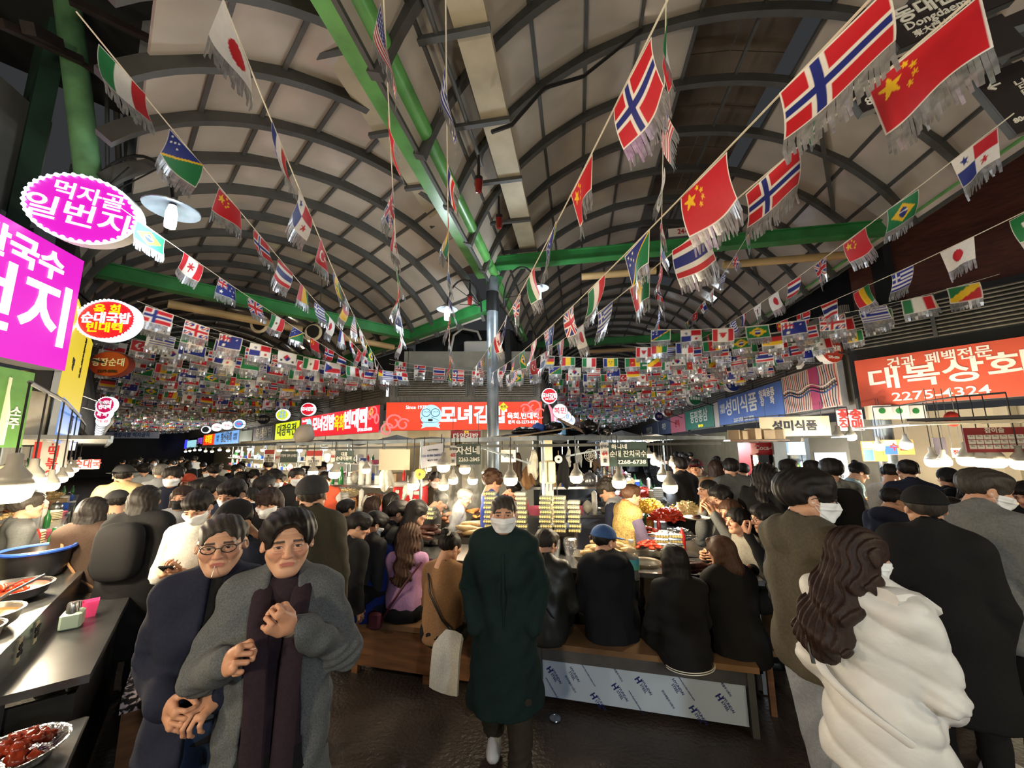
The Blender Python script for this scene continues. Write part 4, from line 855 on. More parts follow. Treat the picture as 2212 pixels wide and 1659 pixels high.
for x, y, d, s, w, lb in ((1103, 1034, 3.75, 30, 26, 'bright bulb above the green-coated man, right of the column'), (1245, 1030, 3.8, 28, 26, 'bulb hanging on a black socket left of the sign reading 64'), (1337, 1040, 3.8, 30, 26, 'bulb hanging just below the 2268-6738 sign'), (1447, 1050, 3.7, 31, 26, 'big bulb at the right end of the corner stall, over the food heaps'),
    (958, 1006, 3.9, 28, 26, 'big bulb hanging before the 2263-2845 sign'), (893, 1046, 4.0, 26, 22, 'bulb hanging over the red cooler'), (958, 1048, 4.4, 23, 0, 'bulb below the number plate 65'), (979, 1036, 4.8, 21, 18, 'bulb second from the plate 65, farther back'), (1021, 1036, 4.8, 22, 18, 'bulb left of the curly haired vendor'), (1004, 1012, 5.4, 24, 0, 'wide shaded bulb behind the 2263-2845 sign'),
    (925, 1012, 5.8, 14, 0, 'small bulb far back between the notices'), (1049, 1020, 5.8, 16, 14, 'small bulb behind the column'), (791, 1014, 4.9, 18, 18, 'bulb left of the blank cream sheet'), (723, 1022, 5.2, 24, 20, 'bulb right above the beanie man head'), (676, 1019, 5.6, 20, 18, 'bulb left above the beanie man head'), (715, 1004, 6, 16, 0, 'bulb near the left end green sign')):
    bulb(x, y, d, s, lb, FB, False, w*.27, 2.06)
for k, (x, y, d, s, c) in enumerate(((1402, 982, 5.5, 14, 0), (1414, 996, 5.6, 18, 0), (1425, 1000, 5.8, 16, 0), (1452, 1000, 5.6, 15, 0), (1432, 1028, 5.4, 24, 1))):
    bulb(x, y, d, s, ('warm bulb in the cluster right of the 2268-6738 sign, topmost', 'warm bulb in the cluster right of the 2268-6738 sign, lowest', 'warm bulb in the middle of the cluster right of the 2268-6738 sign', 'warm bulb nearest the dark passer in the right cluster', 'dazzling cool white bulb behind the right end of the stall')[k], 'bulb cluster at the right of the stall', bool(c), (6, 0, 6, 0, 8)[k], 2.06)
for k, (x, y, d, s, w) in enumerate(((22, 1052, 2.3, 70, 26), (68, 1036, 2.7, 44, 18), (108, 1046, 3.2, 30, 14), (132, 1032, 3.8, 22, 12), (146, 1022, 4.4, 20, 14), (158, 1012, 5.2, 18, 16), (170, 1004, 6.2, 16, 24), (140, 1006, 5.5, 14, 0), (152, 1000, 6, 12, 0))):
    bulb(x, y, d, s, ('largest dazzling bulb at the left edge over the pots', 'second large bulb from the left edge', 'third bulb along the left counter, wide and warm', 'fourth bulb along the left counter', 'fifth bulb along the left counter', 'sixth bulb along the left counter', 'last low bulb along the left counter', 'upper small bulb behind the left counter row', 'farthest small upper bulb behind the left counter row')[k], 'bulbs over the left counter', False, w, 2.4)
RB = 'bulbs in the right hand shops'
for k, (x, y, d, s, c, w, lb) in enumerate(((1613, 962, 9, 16, 0, 14, 'bulb before the carton shelf, left of the red fridge'), (1640, 966, 8.5, 14, 0, 0, 'bulb at the left corner of the red fridge'), (1691, 967, 8, 16, 0, 16, 'bulb at the right corner of the red fridge'), (1735, 960, 8, 14, 0, 0, 'bulb before the blue topped fridge'), (1812, 946, 6.5, 26, 1, 22, 'cool white lamp on the shop post, left one'), (1838, 942, 6.4, 20, 1, 0, 'cool white lamp on the shop post, right one'),
    (1898, 964, 6.4, 20, 0, 18, 'bulb before the posters of the right shop'), (1957, 960, 6.2, 22, 0, 18, 'bulb below the white awning of the right shop'), (2016, 995, 5.6, 28, 1, 20, 'cool greenish lamp at the doorway of the right shop'), (2040, 996, 5.4, 24, 0, 0, 'warm lamp touching the cool greenish one'), (2090, 990, 5.0, 34, 0, 26, 'first of the glaring lamps under the red calendar banner'), (2122, 993, 4.9, 34, 0, 0, 'second of the glaring lamps under the red calendar banner'), (2150, 994, 4.8, 34, 0, 26, 'third of the glaring lamps under the red calendar banner'), (2205, 998, 4.6, 34, 0, 20, 'glaring lamp at the right edge'))):
    bulb(x, y, d, s, lb, RB, bool(c), w, 2.55)
for k in range(14):
    s = 9.5+k*1.7; p = inL(s, 3.6, 1.9+.1*random.random()); d = p.dot(_F)-EYE.dot(_F); q = p-EYE; d = q.dot(_F)
    bulb(1106+FPX*q.dot(_R)/d, 829.5-FPX*q.dot(_U)/d, d, .14*FPX/d, 'bulb in the row of lit stalls far down the left aisle', 'bulb row far down the left aisle', k % 3 == 1, 75 if k % 2 == 0 else 0, 2.12)
for k in range(8):
    s = 9+k*2.2; p = inR(s, 1.6+.3*(k % 2), 2.1); q = p-EYE; d = q.dot(_F)
    bulb(1106+FPX*q.dot(_R)/d, 829.5-FPX*q.dot(_U)/d, d, .14*FPX/d, 'bulb over the stalls far down the right aisle', 'bulb row far down the right aisle', k % 2 == 0, 80 if k % 2 == 0 else 0, 2.3)
for lb, ps, z in (('thin lamp rail over the left counter bulbs', ((22, 1052, 2.3), (68, 1036, 2.7), (108, 1046, 3.2), (146, 1022, 4.4), (170, 1004, 6.2)), 2.4), ('thin lamp rail in the right shops by the fridges', ((1613, 962, 9), (1691, 967, 8), (1735, 960, 8), (1812, 946, 6.5), (1838, 942, 6.4)), 2.55), ('thin lamp rail over the lamps under the calendar banner', ((1898, 964, 6.4), (1957, 960, 6.2), (2016, 995, 5.6), (2090, 990, 5.0), (2150, 994, 4.8), (2205, 998, 4.6)), 2.55)):
    b = MB(); b.tube([V3(pt(*q).x, pt(*q).y, z) for q in ps], .014, 6); b.build('lamp_rail', m_steel, None, label=lb, cat='rail')
# ---- pole lamps with round shades
def arm_lamp(label, base, tip, d0, d1, R_, top, watts):
    base, tip = pt(*base, d0), pt(*tip, d1); r = thing('arm_lamp', label, 'lamp', base)
    top = pt(*top, (d0+d1)/2); pts = []
    c = (base+tip)/2; c.z = min(base.z, tip.z); ex = (tip-base)/2; ex.z = 0; hz = top.z-c.z
    for i in range(17): a = math.pi*(1-i/16); pts.append(c+ex*math.cos(a)+V3(0, 0, hz*math.sin(a)))
    b = MB(); b.tube([base+V3(0, 0, -.05)]+pts[1:-1]+[tip+V3(0, 0, .12)], .016, 8); b.build('arm', m_black, r, True)
    for k in range(4): b = MB(); b.beam(c-ex*.9+V3(0, 0, .1), c+ex*(-.5+.4*k)+V3(0, 0, hz*.8 if k % 2 else .1), .01, .01); b.build('strut', m_black, r)
    b = MB(); b.lathe([(.03, .10), (.06, .08), (R_*.55, .05), (R_, 0), (R_*.98, -.008), (R_*.5, .035), (.05, .06)], 24, tip); b.build('shade', m_galv, r, True)
    b = MB(); b.lathe([(.001, -.2), (.045, -.2), (.05, -.17), (.05, -.05), (.03, .04)], 12, tip); b.build('bulb', g_led, r, True)
    b = MB(); b.lathe([(.028, 0), (.03, .1)], 10, tip); b.build('socket', m_black, r)
    point_light(tip-V3(0, 0, .28), watts, COOL, .06)
arm_lamp('round shaded lamp on a curved arm beside the green pole', (188, 395), (372, 452), 4.0, 3.9, .235, (285, 325), 13)
arm_lamp('round shaded lamp on a curved arm, left side of the column', (1040, 668), (966, 668), 7.0, 6.9, .19, (1000, 600), 30)
arm_lamp('round shaded lamp on a curved arm, right side of the column', (1088, 655), (1163, 622), 7.0, 6.8, .19, (1125, 572), 30)
for (x, y, d, lb) in ((1034, 400, 4.6, 'red capped alarm light hanging under the gutter, lower one'), (1078, 480, 5.4, 'red alarm light on the gutter near the cross beam'), (1015, 648, 7.2, 'red alarm light beside the left arm lamp')):
    r = thing('alarm_light', lb, 'lamp', pt(x, y, d)); b = MB(); b.lathe([(.001, -.1), (.035, -.09), (.045, 0), (.045, .06)], 12, pt(x, y, d)); b.build('cap', mat('dark red lens', (120, 30, 28), .2), r, True)
    b = MB(); b.lathe([(.05, .06), (.05, .1), (.02, .12), (.015, .4)], 12, pt(x, y, d)); b.build('mount', m_black, r, True)
b = MB(); b.tube([pt(1063, 285, 3.9), pt(1105, 270, 4.0), pt(1175, 190, 4.3), pt(1260, 165, 4.6), pt(1385, 65, 5)], .022, 8); b.build('cable', m_black, None, True, label='thick black cable running along the right vault ribs', cat='cable')
# unseen fill lamps added behind the camera to light the near people
for k, (x, y, z, w, c) in enumerate(((-1.4, -1.6, 2.5, 75, WARM), (1.6, -1.8, 2.5, 60, COOL), (3.9, .4, 2.4, 22, WARM), (-3.0, .5, 2.5, 40, WARM), (5, -2, 2.6, 60, WARM), (-5, -3, 2.6, 60, WARM))):
    p = V3(x, y, z); r = thing('hanging_bulb', None, None, p); r['label'] = 'unseen fill bulb added behind the camera'; r['category'] = 'lamp'; r['group'] = 'fill bulbs added behind the camera'
    o = bpy.data.objects.new('bulb', _bm['b']); COL.objects.link(o); o.parent = r; o.scale = (.06,)*3
    o = bpy.data.objects.new('socket', _bm['s']); COL.objects.link(o); o.parent = r; o.scale = (.06,)*3
    b = MB(); b.tube([p+V3(0, 0, .1), p+V3(0, 0, 2.2)], .006, 5); b.build('cord', m_black, r)
    point_light(p-V3(0, 0, .16), w*1.05, c, .12)
for o in COL.objects:
    if o.get('group') == 'fill bulbs added behind the camera': o['label'] = 'stall bulb hanging out of view behind the photographer'
for m in (g_led, g_bulb, g_cool, g_white): m.cycles.emission_sampling = 'NONE'
# ================================================================== people: fields, surfaces, figures
def smin(a, b, k):
    h = np.clip(.5+.5*(b-a)/k, 0, 1); return b*(1-h)+a*h-k*h*(1-h)
class Vol:
    def __init__(s, lo, hi, h):
        s.lo = np.array(lo, float); s.h = h; s.n = np.ceil((np.array(hi)-s.lo)/h).astype(int)+1
        s.F = np.full(s.n, 9.0, np.float32); s.ax = [s.lo[i]+h*np.arange(s.n[i]) for i in range(3)]
    def win(s, lo, hi):
        a = np.clip(np.floor((np.array(lo)-s.lo)/s.h).astype(int), 0, s.n); b = np.clip(np.ceil((np.array(hi)-s.lo)/s.h).astype(int)+1, 0, s.n)
        if (b <= a).any(): return None
        sl = tuple(slice(i, j) for i, j in zip(a, b))
        return sl, np.stack(np.meshgrid(*[s.ax[i][sl[i]] for i in range(3)], indexing='ij'), -1)
    def put(s, lo, hi, fn, k, neg):
        m = k*1.2+3*s.h; w = s.win(np.array(lo)-m, np.array(hi)+m)
        if w is None: return s
        sl, P = w; d = fn(P).astype(np.float32)
        s.F[sl] = -smin(-s.F[sl], d, k) if neg else smin(s.F[sl], d, k); return s
    def cap(s, a, b, ra, rb, k=.02, flat=None, neg=False):
        a, b = np.array(a, float), np.array(b, float); ba = b-a; L2 = max(ba@ba, 1e-9); R = max(ra, rb)
        def fn(P):
            w = P-a; t = np.clip(w@ba/L2, 0, 1); w = w-t[..., None]*ba; r = ra+(rb-ra)*t
            if flat is None: return np.sqrt((w*w).sum(-1))-r
            n = np.array(flat[0], float); n /= np.linalg.norm(n); f = flat[1]; w = w+((1/f-1)*(w@n))[..., None]*n
            return (np.sqrt((w*w).sum(-1))-r)*(f*.5+.5)
        return s.put(np.minimum(a, b)-R, np.maximum(a, b)+R, fn, k, neg)
    def ell(s, c, r, k=.02, R=None, neg=False):
        c = np.array(c, float); r = np.array(r, float)*np.ones(3); M = np.eye(3) if R is None else np.array(R, float)
        def fn(P):
            q = (P-c)@M; k0 = np.sqrt(((q/r)**2).sum(-1)); k1 = np.sqrt(((q/r**2)**2).sum(-1)); return k0*(k0-1)/np.maximum(k1, 1e-6)
        return s.put(c-r.max(), c+r.max(), fn, k, neg)
    def cut(s, n, d, k=.008):            # keep the side where p.n < d
        P = sum(np.array(s.ax[i]).reshape([-1 if j == i else 1 for j in range(3)])*n[i] for i in range(3))
        s.F = -smin(-s.F, -(P-d).astype(np.float32), k); return s
    def warp(s, fn):
        b = np.abs(s.F) < .08; i = np.nonzero(b); P = np.stack([s.ax[a][i[a]] for a in range(3)], -1); s.F[b] += fn(P).astype(np.float32); return s
    def nets(s):
        F = s.F; S = F < 0; c = np.zeros(np.array(F.shape)-1, np.int8); n = F.shape
        for o in np.ndindex(2, 2, 2): c += S[o[0]:n[0]-1+o[0], o[1]:n[1]-1+o[1], o[2]:n[2]-1+o[2]]
        act = (c > 0) & (c < 8); I = np.argwhere(act); idx = np.full(act.shape, -1, np.int64); idx[act] = np.arange(len(I))
        sm = np.zeros((len(I), 3)); ct = np.zeros(len(I))
        for a in range(3):
            for o in np.ndindex(2, 2):
                p = [0, 0, 0]; q = [x for x in range(3) if x != a]; p[q[0]], p[q[1]] = o; p1 = list(p); p1[a] = 1
                f0 = F[tuple((I+p).T)]; f1 = F[tuple((I+p1).T)]; m = (f0 < 0) != (f1 < 0); t = f0[m]/(f0[m]-f1[m])
                e = np.tile(np.array(p, float), (m.sum(), 1)); e[:, a] = t; sm[m] += e; ct[m] += 1
        V = (I+sm/np.maximum(ct, 1)[:, None])*s.h+s.lo; Q = []
        for a in range(3):
            b, d = [(1, 2), (2, 0), (0, 1)][a]
            sl0 = [slice(0, n[x]-1) for x in range(3)]; sl0[b] = slice(1, n[b]-1); sl0[d] = slice(1, n[d]-1); sl1 = list(sl0); sl1[a] = slice(1, n[a])
            A, B = S[tuple(sl0)], S[tuple(sl1)]; E = np.argwhere(A != B); E[:, b] += 1; E[:, d] += 1
            if not len(E): continue
            def g(db, dd): J = E.copy(); J[:, b] -= db; J[:, d] -= dd; return idx[tuple(J.T)]
            q = np.stack([g(1, 1), g(0, 1), g(0, 0), g(1, 0)], -1); fl = S[tuple(E.T)]; q[~fl] = q[~fl][:, ::-1]; Q.append(q)
        return V, (np.concatenate(Q) if Q else np.zeros((0, 4), int))
def wr(amp, f, seed=0):                   # cloth folds
    R = np.random.default_rng(seed); D = R.normal(size=(5, 3)); D /= np.linalg.norm(D, axis=1)[:, None]; ph = R.uniform(0, 6, 5)
    return lambda P: amp*sum(np.sin(P@D[i]*f*(1+.35*i)+ph[i])/(1+.3*i) for i in range(5))
def rotx(a): c, s = math.cos(a), math.sin(a); return np.array([[1, 0, 0], [0, c, -s], [0, s, c]])
def rotz(a): c, s = math.cos(a), math.sin(a); return np.array([[c, -s, 0], [s, c, 0], [0, 0, 1]])
def roty(a): c, s = math.cos(a), math.sin(a); return np.array([[c, 0, s], [0, 1, 0], [-s, 0, c]])
SKIN = np.array((206, 158, 130.))
# ---------------------------------------------------------------- head (origin between the ears, facing +Y)
def head_prims(v, g=0., face=True, fem=False, old=False):
    v.ell((0, -.012, .030), (.076+g, .094+g, .086+g)); v.ell((0, .022, -.035), (.063+g, .066+g, .088+g), .03)
    v.ell((0, .066, -.100), (.026+g, .022+g, .02+g), .03)
    for s in (-1, 1):
        v.cap((s*.050, -.004, -.055), (s*.018, .058, -.103), .019+g, .017+g, .03); v.ell((s*.04, .060, -.022), (.026+g, .02+g, .022+g), .025)
    if not face: return v
    v.cap((-.034, .080, .024), (.034, .080, .024), .012, .012, .02)
    v.cap((0, .086, .014), (0, .107, -.026), .008, .0125, .014); v.ell((0, .104, -.030), (.0125, .012, .010), .008)
    for s in (-1, 1):
        v.ell((s*.012, .096, -.033), (.009, .009, .008), .006)
        v.ell((s*.031, .094, .004), (.017, .012, .011), .012, neg=True); v.ell((s*.031, .0765, .003), (.0165, .0125, .0105), .004)
        v.ell((s*.0775, -.008, -.008), (.010, .020, .031), .006, roty(-s*.25)@rotz(s*.35)); v.ell((s*.086, -.004, -.006), (.006, .011, .018), .004, neg=True)
        v.cap((s*.018, .091, -.036), (s*.034, .074, -.062), .003, .003, .008, neg=True)
        if old: v.ell((s*.03, .083, -.014), (.016, .008, .006), .008)
    v.cap((-.019, .0845, -.0615), (.019, .0845, -.0615), .0055, .0055, .008); v.cap((-.016, .0845, -.071), (.016, .0845, -.071), .0062, .0062, .008)
    v.cap((-.022, .0925, -.0662), (.022, .0925, -.0662), .0022, .0022, .004, neg=True)
    return v
def head_paint(P, old=False, fem=False, stub=False, tone=1.):
    n = len(P); C = np.tile(SKIN*tone, (n, 1)); x, y, z = np.abs(P[:, 0]), P[:, 1], P[:, 2]
    def mixc(m, c, a=1.):
        w = np.clip(m, 0, 1)[:, None]*a; C[:] = C*(1-w)+np.array(c, float)*w
    f = y > .03
    mixc(np.exp(-((x-.042)**2+(z+.03)**2)/.0005)*f, (206, 128, 108), .4); mixc(np.exp(-(x**2+(z+.03)**2)/.0002)*f, (200, 120, 100), .35)
    mixc(((((x/.024)**2+((z+.0665)/.0095)**2) < 1) & (y > .07)).astype(float), (170, 88, 82), .75)
    br = (np.abs(x-.031-.002) < .02) & (np.abs(z-.0235-(.004 if not old else .003)+np.maximum(x-.036, 0)*.35) < .0048) & (y > .05); mixc(br.astype(float), (44, 34, 30), .85)
    e = (np.abs(x-.031) < .0135) & (np.abs(z-.003) < .0034*(1-((x-.031)/.0145)**2)) & (y > .06)
    mixc(e.astype(float), (205, 194, 186), 1); mixc((e & (np.abs(x-.031) < .0064)).astype(float), (26, 18, 16), 1)
    l = (np.abs(x-.031) < .015) & (np.abs(z-.0075+((x-.031)/.0145)**2*.004) < .0016) & (y > .06); mixc(l.astype(float), (40, 26, 22), .9)
    if old:
        mixc(((np.abs(z+.0095) < .0018) & (np.abs(x-.03) < .014) & f).astype(float), (150, 100, 80), .4); mixc(((np.abs((z-.055) % .014-.007) < .0012) & (z > .04) & (z < .08) & (x < .045) & f).astype(float), (160, 110, 90), .35)
    return C
def hair_vol(kind, h):
    long = kind in ('long', 'wavy', 'bob', 'pony', 'mane'); v = Vol((-.17, -.32, -.52 if kind in ('long', 'wavy', 'mane') else -.24), (.17, .17, .2), h)
    g = {'thin': .006, 'short': .014, 'crop': .006, 'fluffy': .024, 'curly': .03, 'bun': .010, 'swept': .02}.get(kind, .016)
    v.ell((0, -.016, .036), (.078+g, .096+g, .088+g))
    if kind in ('short', 'fluffy', 'swept'): v.ell((0, .035, .085), (.06+g*.5, .06+g*.4, .035+g*.5), .03)
    if kind == 'curly':
        R = random.Random(4)
        for i in range(60):
            a, b = R.uniform(0, 6.28), R.uniform(-.2, 1.4); v.ell((.1*math.cos(a)*math.cos(b), -.02+.115*math.sin(a)*math.cos(b), .05+.1*math.sin(b)), R.uniform(.018, .03), .01)
    # open the face and the neck
    lowb = {'thin': -.055, 'crop': -.05, 'short': -.065, 'fluffy': -.075, 'curly': -.06, 'swept': -.06, 'bun': -.07}.get(kind, None)
    top = {'thin': .084, 'crop': .062, 'short': .050, 'fluffy': .036, 'curly': .055, 'bun': .068, 'swept': .096, 'long': .055, 'wavy': .06, 'mane': .06, 'bob': .026, 'pony': .06}[kind]
    if long:
        L = {'long': -.40, 'wavy': -.36, 'mane': -.36, 'bob': -.125, 'pony': -.09}[kind]
        v.cap((0, -.055, -.02), (0, {'wavy': -.135, 'mane': -.20}.get(kind, -.09), L), .100 if kind in ('wavy', 'mane') else .088, {'wavy': .088, 'mane': .115}[kind] if kind in ('wavy', 'mane') else .075 if L < -.2 else .085, .03, flat=((0, 1, 0), .66))
        for s in (-1, 1): v.cap((s*.066, -.02, .02), (s*.082, -.01 if kind == 'bob' else -.03, max(L, -.2)), .036, .03, .03)
    v.ell((0, .125, top-.14), (.072 if kind in ('swept', 'thin') else .064, .1, .14), .012, neg=True)
    if not long: v.cap((-.2, .02, -.17), (.2, .02, -.17), .15, .15, .02, neg=True); v.cut((0, .25, -1), -lowb, .01)
    for s in (-1, 1):
        if not long: v.ell((s*.09, .0, -.028), (.03, .03, .05), .012, neg=True)
    if kind == 'bun': v.ell((0, -.085, .115), (.038, .038, .036), .01)
    if kind in ('fluffy', 'bob'):
        for i in range(7): v.cap((-.05+.0165*i, .055, .1), (-.066+.022*i, .092-.05*((i-3)/3)**2*.8, top-.002+.006*(i % 2)), .022, .011, .012)
    v.warp(lambda P: (.006 if kind in ('wavy', 'mane') else .0022)*np.sin(P[:, 0]*230+np.sin(P[:, 2]*40)*1.5+P[:, 1]*60)+wr(.0016, 60, 3)(P))
    if kind in ('wavy', 'mane'): v.warp(lambda P: .012*np.sin(P[:, 2]*45+P[:, 0]*30)*np.clip(-P[:, 2]*6, 0, 1))
    return v
def mask_vol(h):
    v = Vol((-.1, -.02, -.15), (.1, .16, .03), h); head_prims(v, .006, False); v.ell((0, .095, -.045), (.03, .03, .04), .03)
    v.cut((0, 0, 1), -.012, .004); v.cut((0, 0, -1), .112, .004); v.cut((0, -1, 0), -.022, .004)
    v.warp(lambda P: -.004*np.exp(-((P[:, 2]+.045)/.004)**2)); return v
# ---------------------------------------------------------------- hand: wrist at origin, fingers +Y, palm -Z, thumb +X
def hand_vol(pose, h):
    v = Vol((-.07, -.03, -.1), (.1, .21, .05), h); v.cap((0, -.02, 0), (0, .02, 0), .026, .03, .01, ((0, 0, 1), .75))
    v.cap((-.022, .03, -.002), (-.026, .085, -.002), .022, .016, .012, ((0, 0, 1), .75)); v.cap((.016, .03, -.002), (.022, .088, -.002), .024, .017, .012, ((0, 0, 1), .75))
    bend = {'fist': (1.45, 1.6, 1.0), 'relax': (.35, .4, .3), 'grip': (.75, .9, .6), 'flat': (.05, .08, .05)}[pose]
    for x, L, y0 in ((-.034, .066, .078), (-.011, .082, .088), (.011, .088, .09), (.032, .08, .086)):
        p = np.array((x, y0, 0)); a = 0
        for j, (f, r) in enumerate(((.44, .0088), (.31, .008), (.25, .007))):
            a += bend[j]; q = p+np.array((x*.06, math.cos(a)*L*f, -math.sin(a)*L*f)); v.cap(p, q, r, r*.93, .003); p = q
    th = {'fist': [(.035, .03, -.012), (.045, .062, -.035), (.018, .08, -.05), (-.004, .082, -.052)], 'relax': [(.034, .025, -.008), (.058, .055, -.02), (.066, .085, -.026), (.066, .105, -.03)],
          'grip': [(.034, .025, -.01), (.055, .055, -.03), (.048, .085, -.05), (.036, .1, -.058)], 'flat': [(.034, .02, -.004), (.06, .05, -.008), (.075, .078, -.01), (.08, .098, -.01)]}[pose]
    for i in range(3): v.cap(th[i], th[i+1], .0125-.0015*i, .011-.0015*i, .006)
    return v
_cache = {}
def memo(k, fn):
    if k not in _cache: _cache[k] = fn()
    return _cache[k]
def skeleton(pose, lean=0, turn=0, head=(0, 0), side=0):
    J = {}; hz = .53 if pose == 'sit' else .92; H = np.array((0, 0, hz)); J['hip'] = H
    if pose == 'sit':
        for s, n in ((-1, 'L'), (1, 'R')): J['h'+n] = H+(s*.09, .02, 0); J['k'+n] = np.array((s*.14, .44, .52)); J['a'+n] = np.array((s*.13, .40, .09))
    elif pose == 'walk':
        for s, n, kf, ay, az in ((-1, 'L', .09, .13, .10), (1, 'R', .05, -.20, .15)): J['h'+n] = H+(s*.085, 0, -.02); J['k'+n] = np.array((s*.09, kf, .50)); J['a'+n] = np.array((s*.085, ay, az))
    else:
        for s, n in ((-1, 'L'), (1, 'R')): J['h'+n] = H+(s*.085, 0, -.02); J['k'+n] = np.array((s*.1, .02, .49)); J['a'+n] = np.array((s*.11, -.02, .09))
    M = rotz(turn)@rotx(-lean)@roty(side); J['M'] = M; up = lambda x, y, z: H+M@np.array((x, y, z))
    J['waist'] = up(0, 0, .13); J['chest'] = up(0, .012, .32); J['neck'] = up(0, -.01, .51)
    J['sL'] = up(-.150, 0, .448); J['sR'] = up(.150, 0, .448); J['head'] = up(0, .035, .662); J['HM'] = rotz(turn-head[0])@rotx(-lean*.6-head[1])
    J['HM'] = J['HM']@np.diag((1.08, 1.06, .95)); J['top'] = (J['head']+J['HM']@np.array((0, -.01, .13)))
    return J
ARM = {'down': ((.05, -.03, -.29), (.03, .06, -.53)), 'pocket': ((.09, -.08, -.27), (-.01, .10, -.43)), 'front': ((.06, .02, -.28), (-.10, .24, -.22)), 'hip': ((.16, -.06, -.24), (.0, .12, -.40)),
       'chest': ((.12, .04, -.24), (-.13, .23, -.10)), 'reach': ((.04, .14, -.22), (-.04, .40, -.16)), 'phone': ((.05, .02, -.28), (-.11, .27, -.20)), 'face': ((.06, .16, -.20), (-.08, .22, .10)), 'fistlow': ((.16, .02, -.25), (-.02, .24, -.33)),
       'table': ((.06, .10, -.26), (-.04, .33, -.28)), 'back': ((.08, -.1, -.26), (.02, -.12, -.5))}
def arms_of(J, arms):
    out = {}
    for n, s in (('L', -1), ('R', 1)):
        a = arms.get(n, 'down'); a = ARM[a] if isinstance(a, str) else a; sh = J['s'+n]; R = J['M']
        e, w = (sh+R@(np.array(p)*(s, 1, 1)) for p in a); out[n] = (sh, e, w)
    return out
def top_vol(J, A, h, th, hem, torso=True, sleeves=True, gap=0, puff=0, folds=.004, seed=1, hood=False, collar=.05, sl_end=.0, fat=1.):
    v = Vol((-.56, -.55, max(0, hem-.06)), (.56, .75, J['neck'][2]+.16), h); M = J['M']; fy = M@np.array((0, 1, 0)); H = J['hip']
    if torso:
        v.cap(H-(0, 0, .02), J['waist'], .155*fat+th, .142*fat+th, .05, (fy, .74)); v.cap(J['waist'], J['chest'], .142*fat+th, .156*fat+th, .05, (fy, .70))
        v.cap(J['chest'], (J['sL']+J['sR'])/2-M@np.array((0, 0, .03)), .16+th, .12+th, .05, (fy, .68)); v.cap(J['sL']*.86+J['sR']*.14, J['sR']*.86+J['sL']*.14, .050+th, .050+th, .04)
        for q in 'LR': v.cap(J['neck']-M@np.array((0, 0, .02)), J['s'+q]+M@np.array((0, 0, .012)), .05+th*.7, .044+th, .05)
        if hem < H[2]-.1: v.cap(H, np.array((H[0], H[1]+.0, hem-.02)), .165*fat+th, .205+th, .05, ((0, 1, 0), .86))
        if collar:
            n0 = J['neck']; up = M@np.array((0, 0, 1)); v.cap(n0-up*.03, n0+up*collar*.6, .066+th*.6, .060+th*.4, .02); v.cap(n0+up*.0, n0+up*.2+fy*.02, .05, .055, .006, neg=True)
        if hood: v.ell(J['neck']-fy*.09+M@np.array((0, 0, .0)), (.13, .07, .07), .03)
    if sleeves:
        for n in 'LR':
            s, e, w = A[n]; w = w+(e-w)*sl_end; v.cap(s, e, .052+th*.85, .045+th*.8, .03); v.cap(e, w, .044+th*.8, .034+th*.7, .02)
    if puff: v.warp(lambda P: -.016*np.abs(np.sin(np.pi*(P[:, 2]+.45*P[:, 0])/.125))**.6+.008)
    if folds:
        v.warp(wr(folds, 26, seed)); a = [A[n][1] for n in 'LR']
        v.warp(lambda P: sum(folds*1.6*np.sin(((P-e)@np.array((.3, .5, .8)))*150)*np.exp(-((P-e)**2).sum(1)/.008) for e in a))
    if gap:     # open front
        w0 = gap; v.put((-.3, .02, 0), (.3, .5, 2), lambda P: np.maximum(np.abs(P[..., 0])-w0*(.5+.9*(J['neck'][2]-P[..., 2])), .015-P[..., 1]), .01, True)
    v.cut((0, 0, -1), -hem, .006)
    return v
def legs_vol(J, h, th=.012, folds=.004, hemz=.07, wide=1., skirt=None):
    v = Vol((-.34, -.45, 0), (.34, .75, J['hip'][2]+.16), h); v.ell(J['hip'], (.165+th, .115+th, .12), .04)
    v.cap(J['hL'], J['hR'], .09+th, .09+th, .04)
    for n in 'LR':
        k, a = J['k'+n], J['a'+n]; v.cap(J['h'+n], k, .085+th, .06*wide+th, .03); v.cap(k, a+(k-a)*(hemz-.07)/.4, .058*wide+th, .045*wide+th, .02)
    if folds: v.warp(wr(folds, 30, 5)); v.warp(lambda P: folds*1.5*np.sin(P[:, 2]*120+P[:, 0]*40)*np.exp(-((P[:, 2]-.16)/.09)**2))
    return v
def shoe_mb(J, n, s):
    a = J['a'+n]; x, y = a[0], a[1]; z = max(0, a[2]-.09); b = MB(); prof = ((-.085, .028, .05), (-.05, .04, .085), (.0, .042, .1), (.05, .042, .075), (.11, .046, .055), (.165, .038, .045), (.19, .016, .03)); vs = []; fs = []
    for (yy, w, hh) in prof:
        for (ax, az) in ((-1, 0), (-1.08, .012), (-.95, hh*.6), (-.45, hh), (.45, hh), (.95, hh*.6), (1.08, .012), (1, 0)): vs.append((x+ax*w, y+yy, z+az))
    for i in range(6):
        for j in range(8): fs.append((i*8+j, i*8+(j+1) % 8, i*8+8+(j+1) % 8, i*8+8+j))
    fs += [tuple(range(7, -1, -1)), tuple(range(48, 56))]; b.add(vs, fs); return b
def vmesh(v, name, m, key=None, xf=None):
    P, Q = v.nets()
    if xf is not None: P = P@xf[0].T+xf[1]
    return np_mesh(name, P, Q, [m])
def hand_frame(e, w, palm, s):
    y = w-e; y = y/np.linalg.norm(y); z = -np.array(palm, float); z = z-y*(z@y); z /= np.linalg.norm(z); x = np.cross(y, z)
    return np.stack([x, y, z], 1)
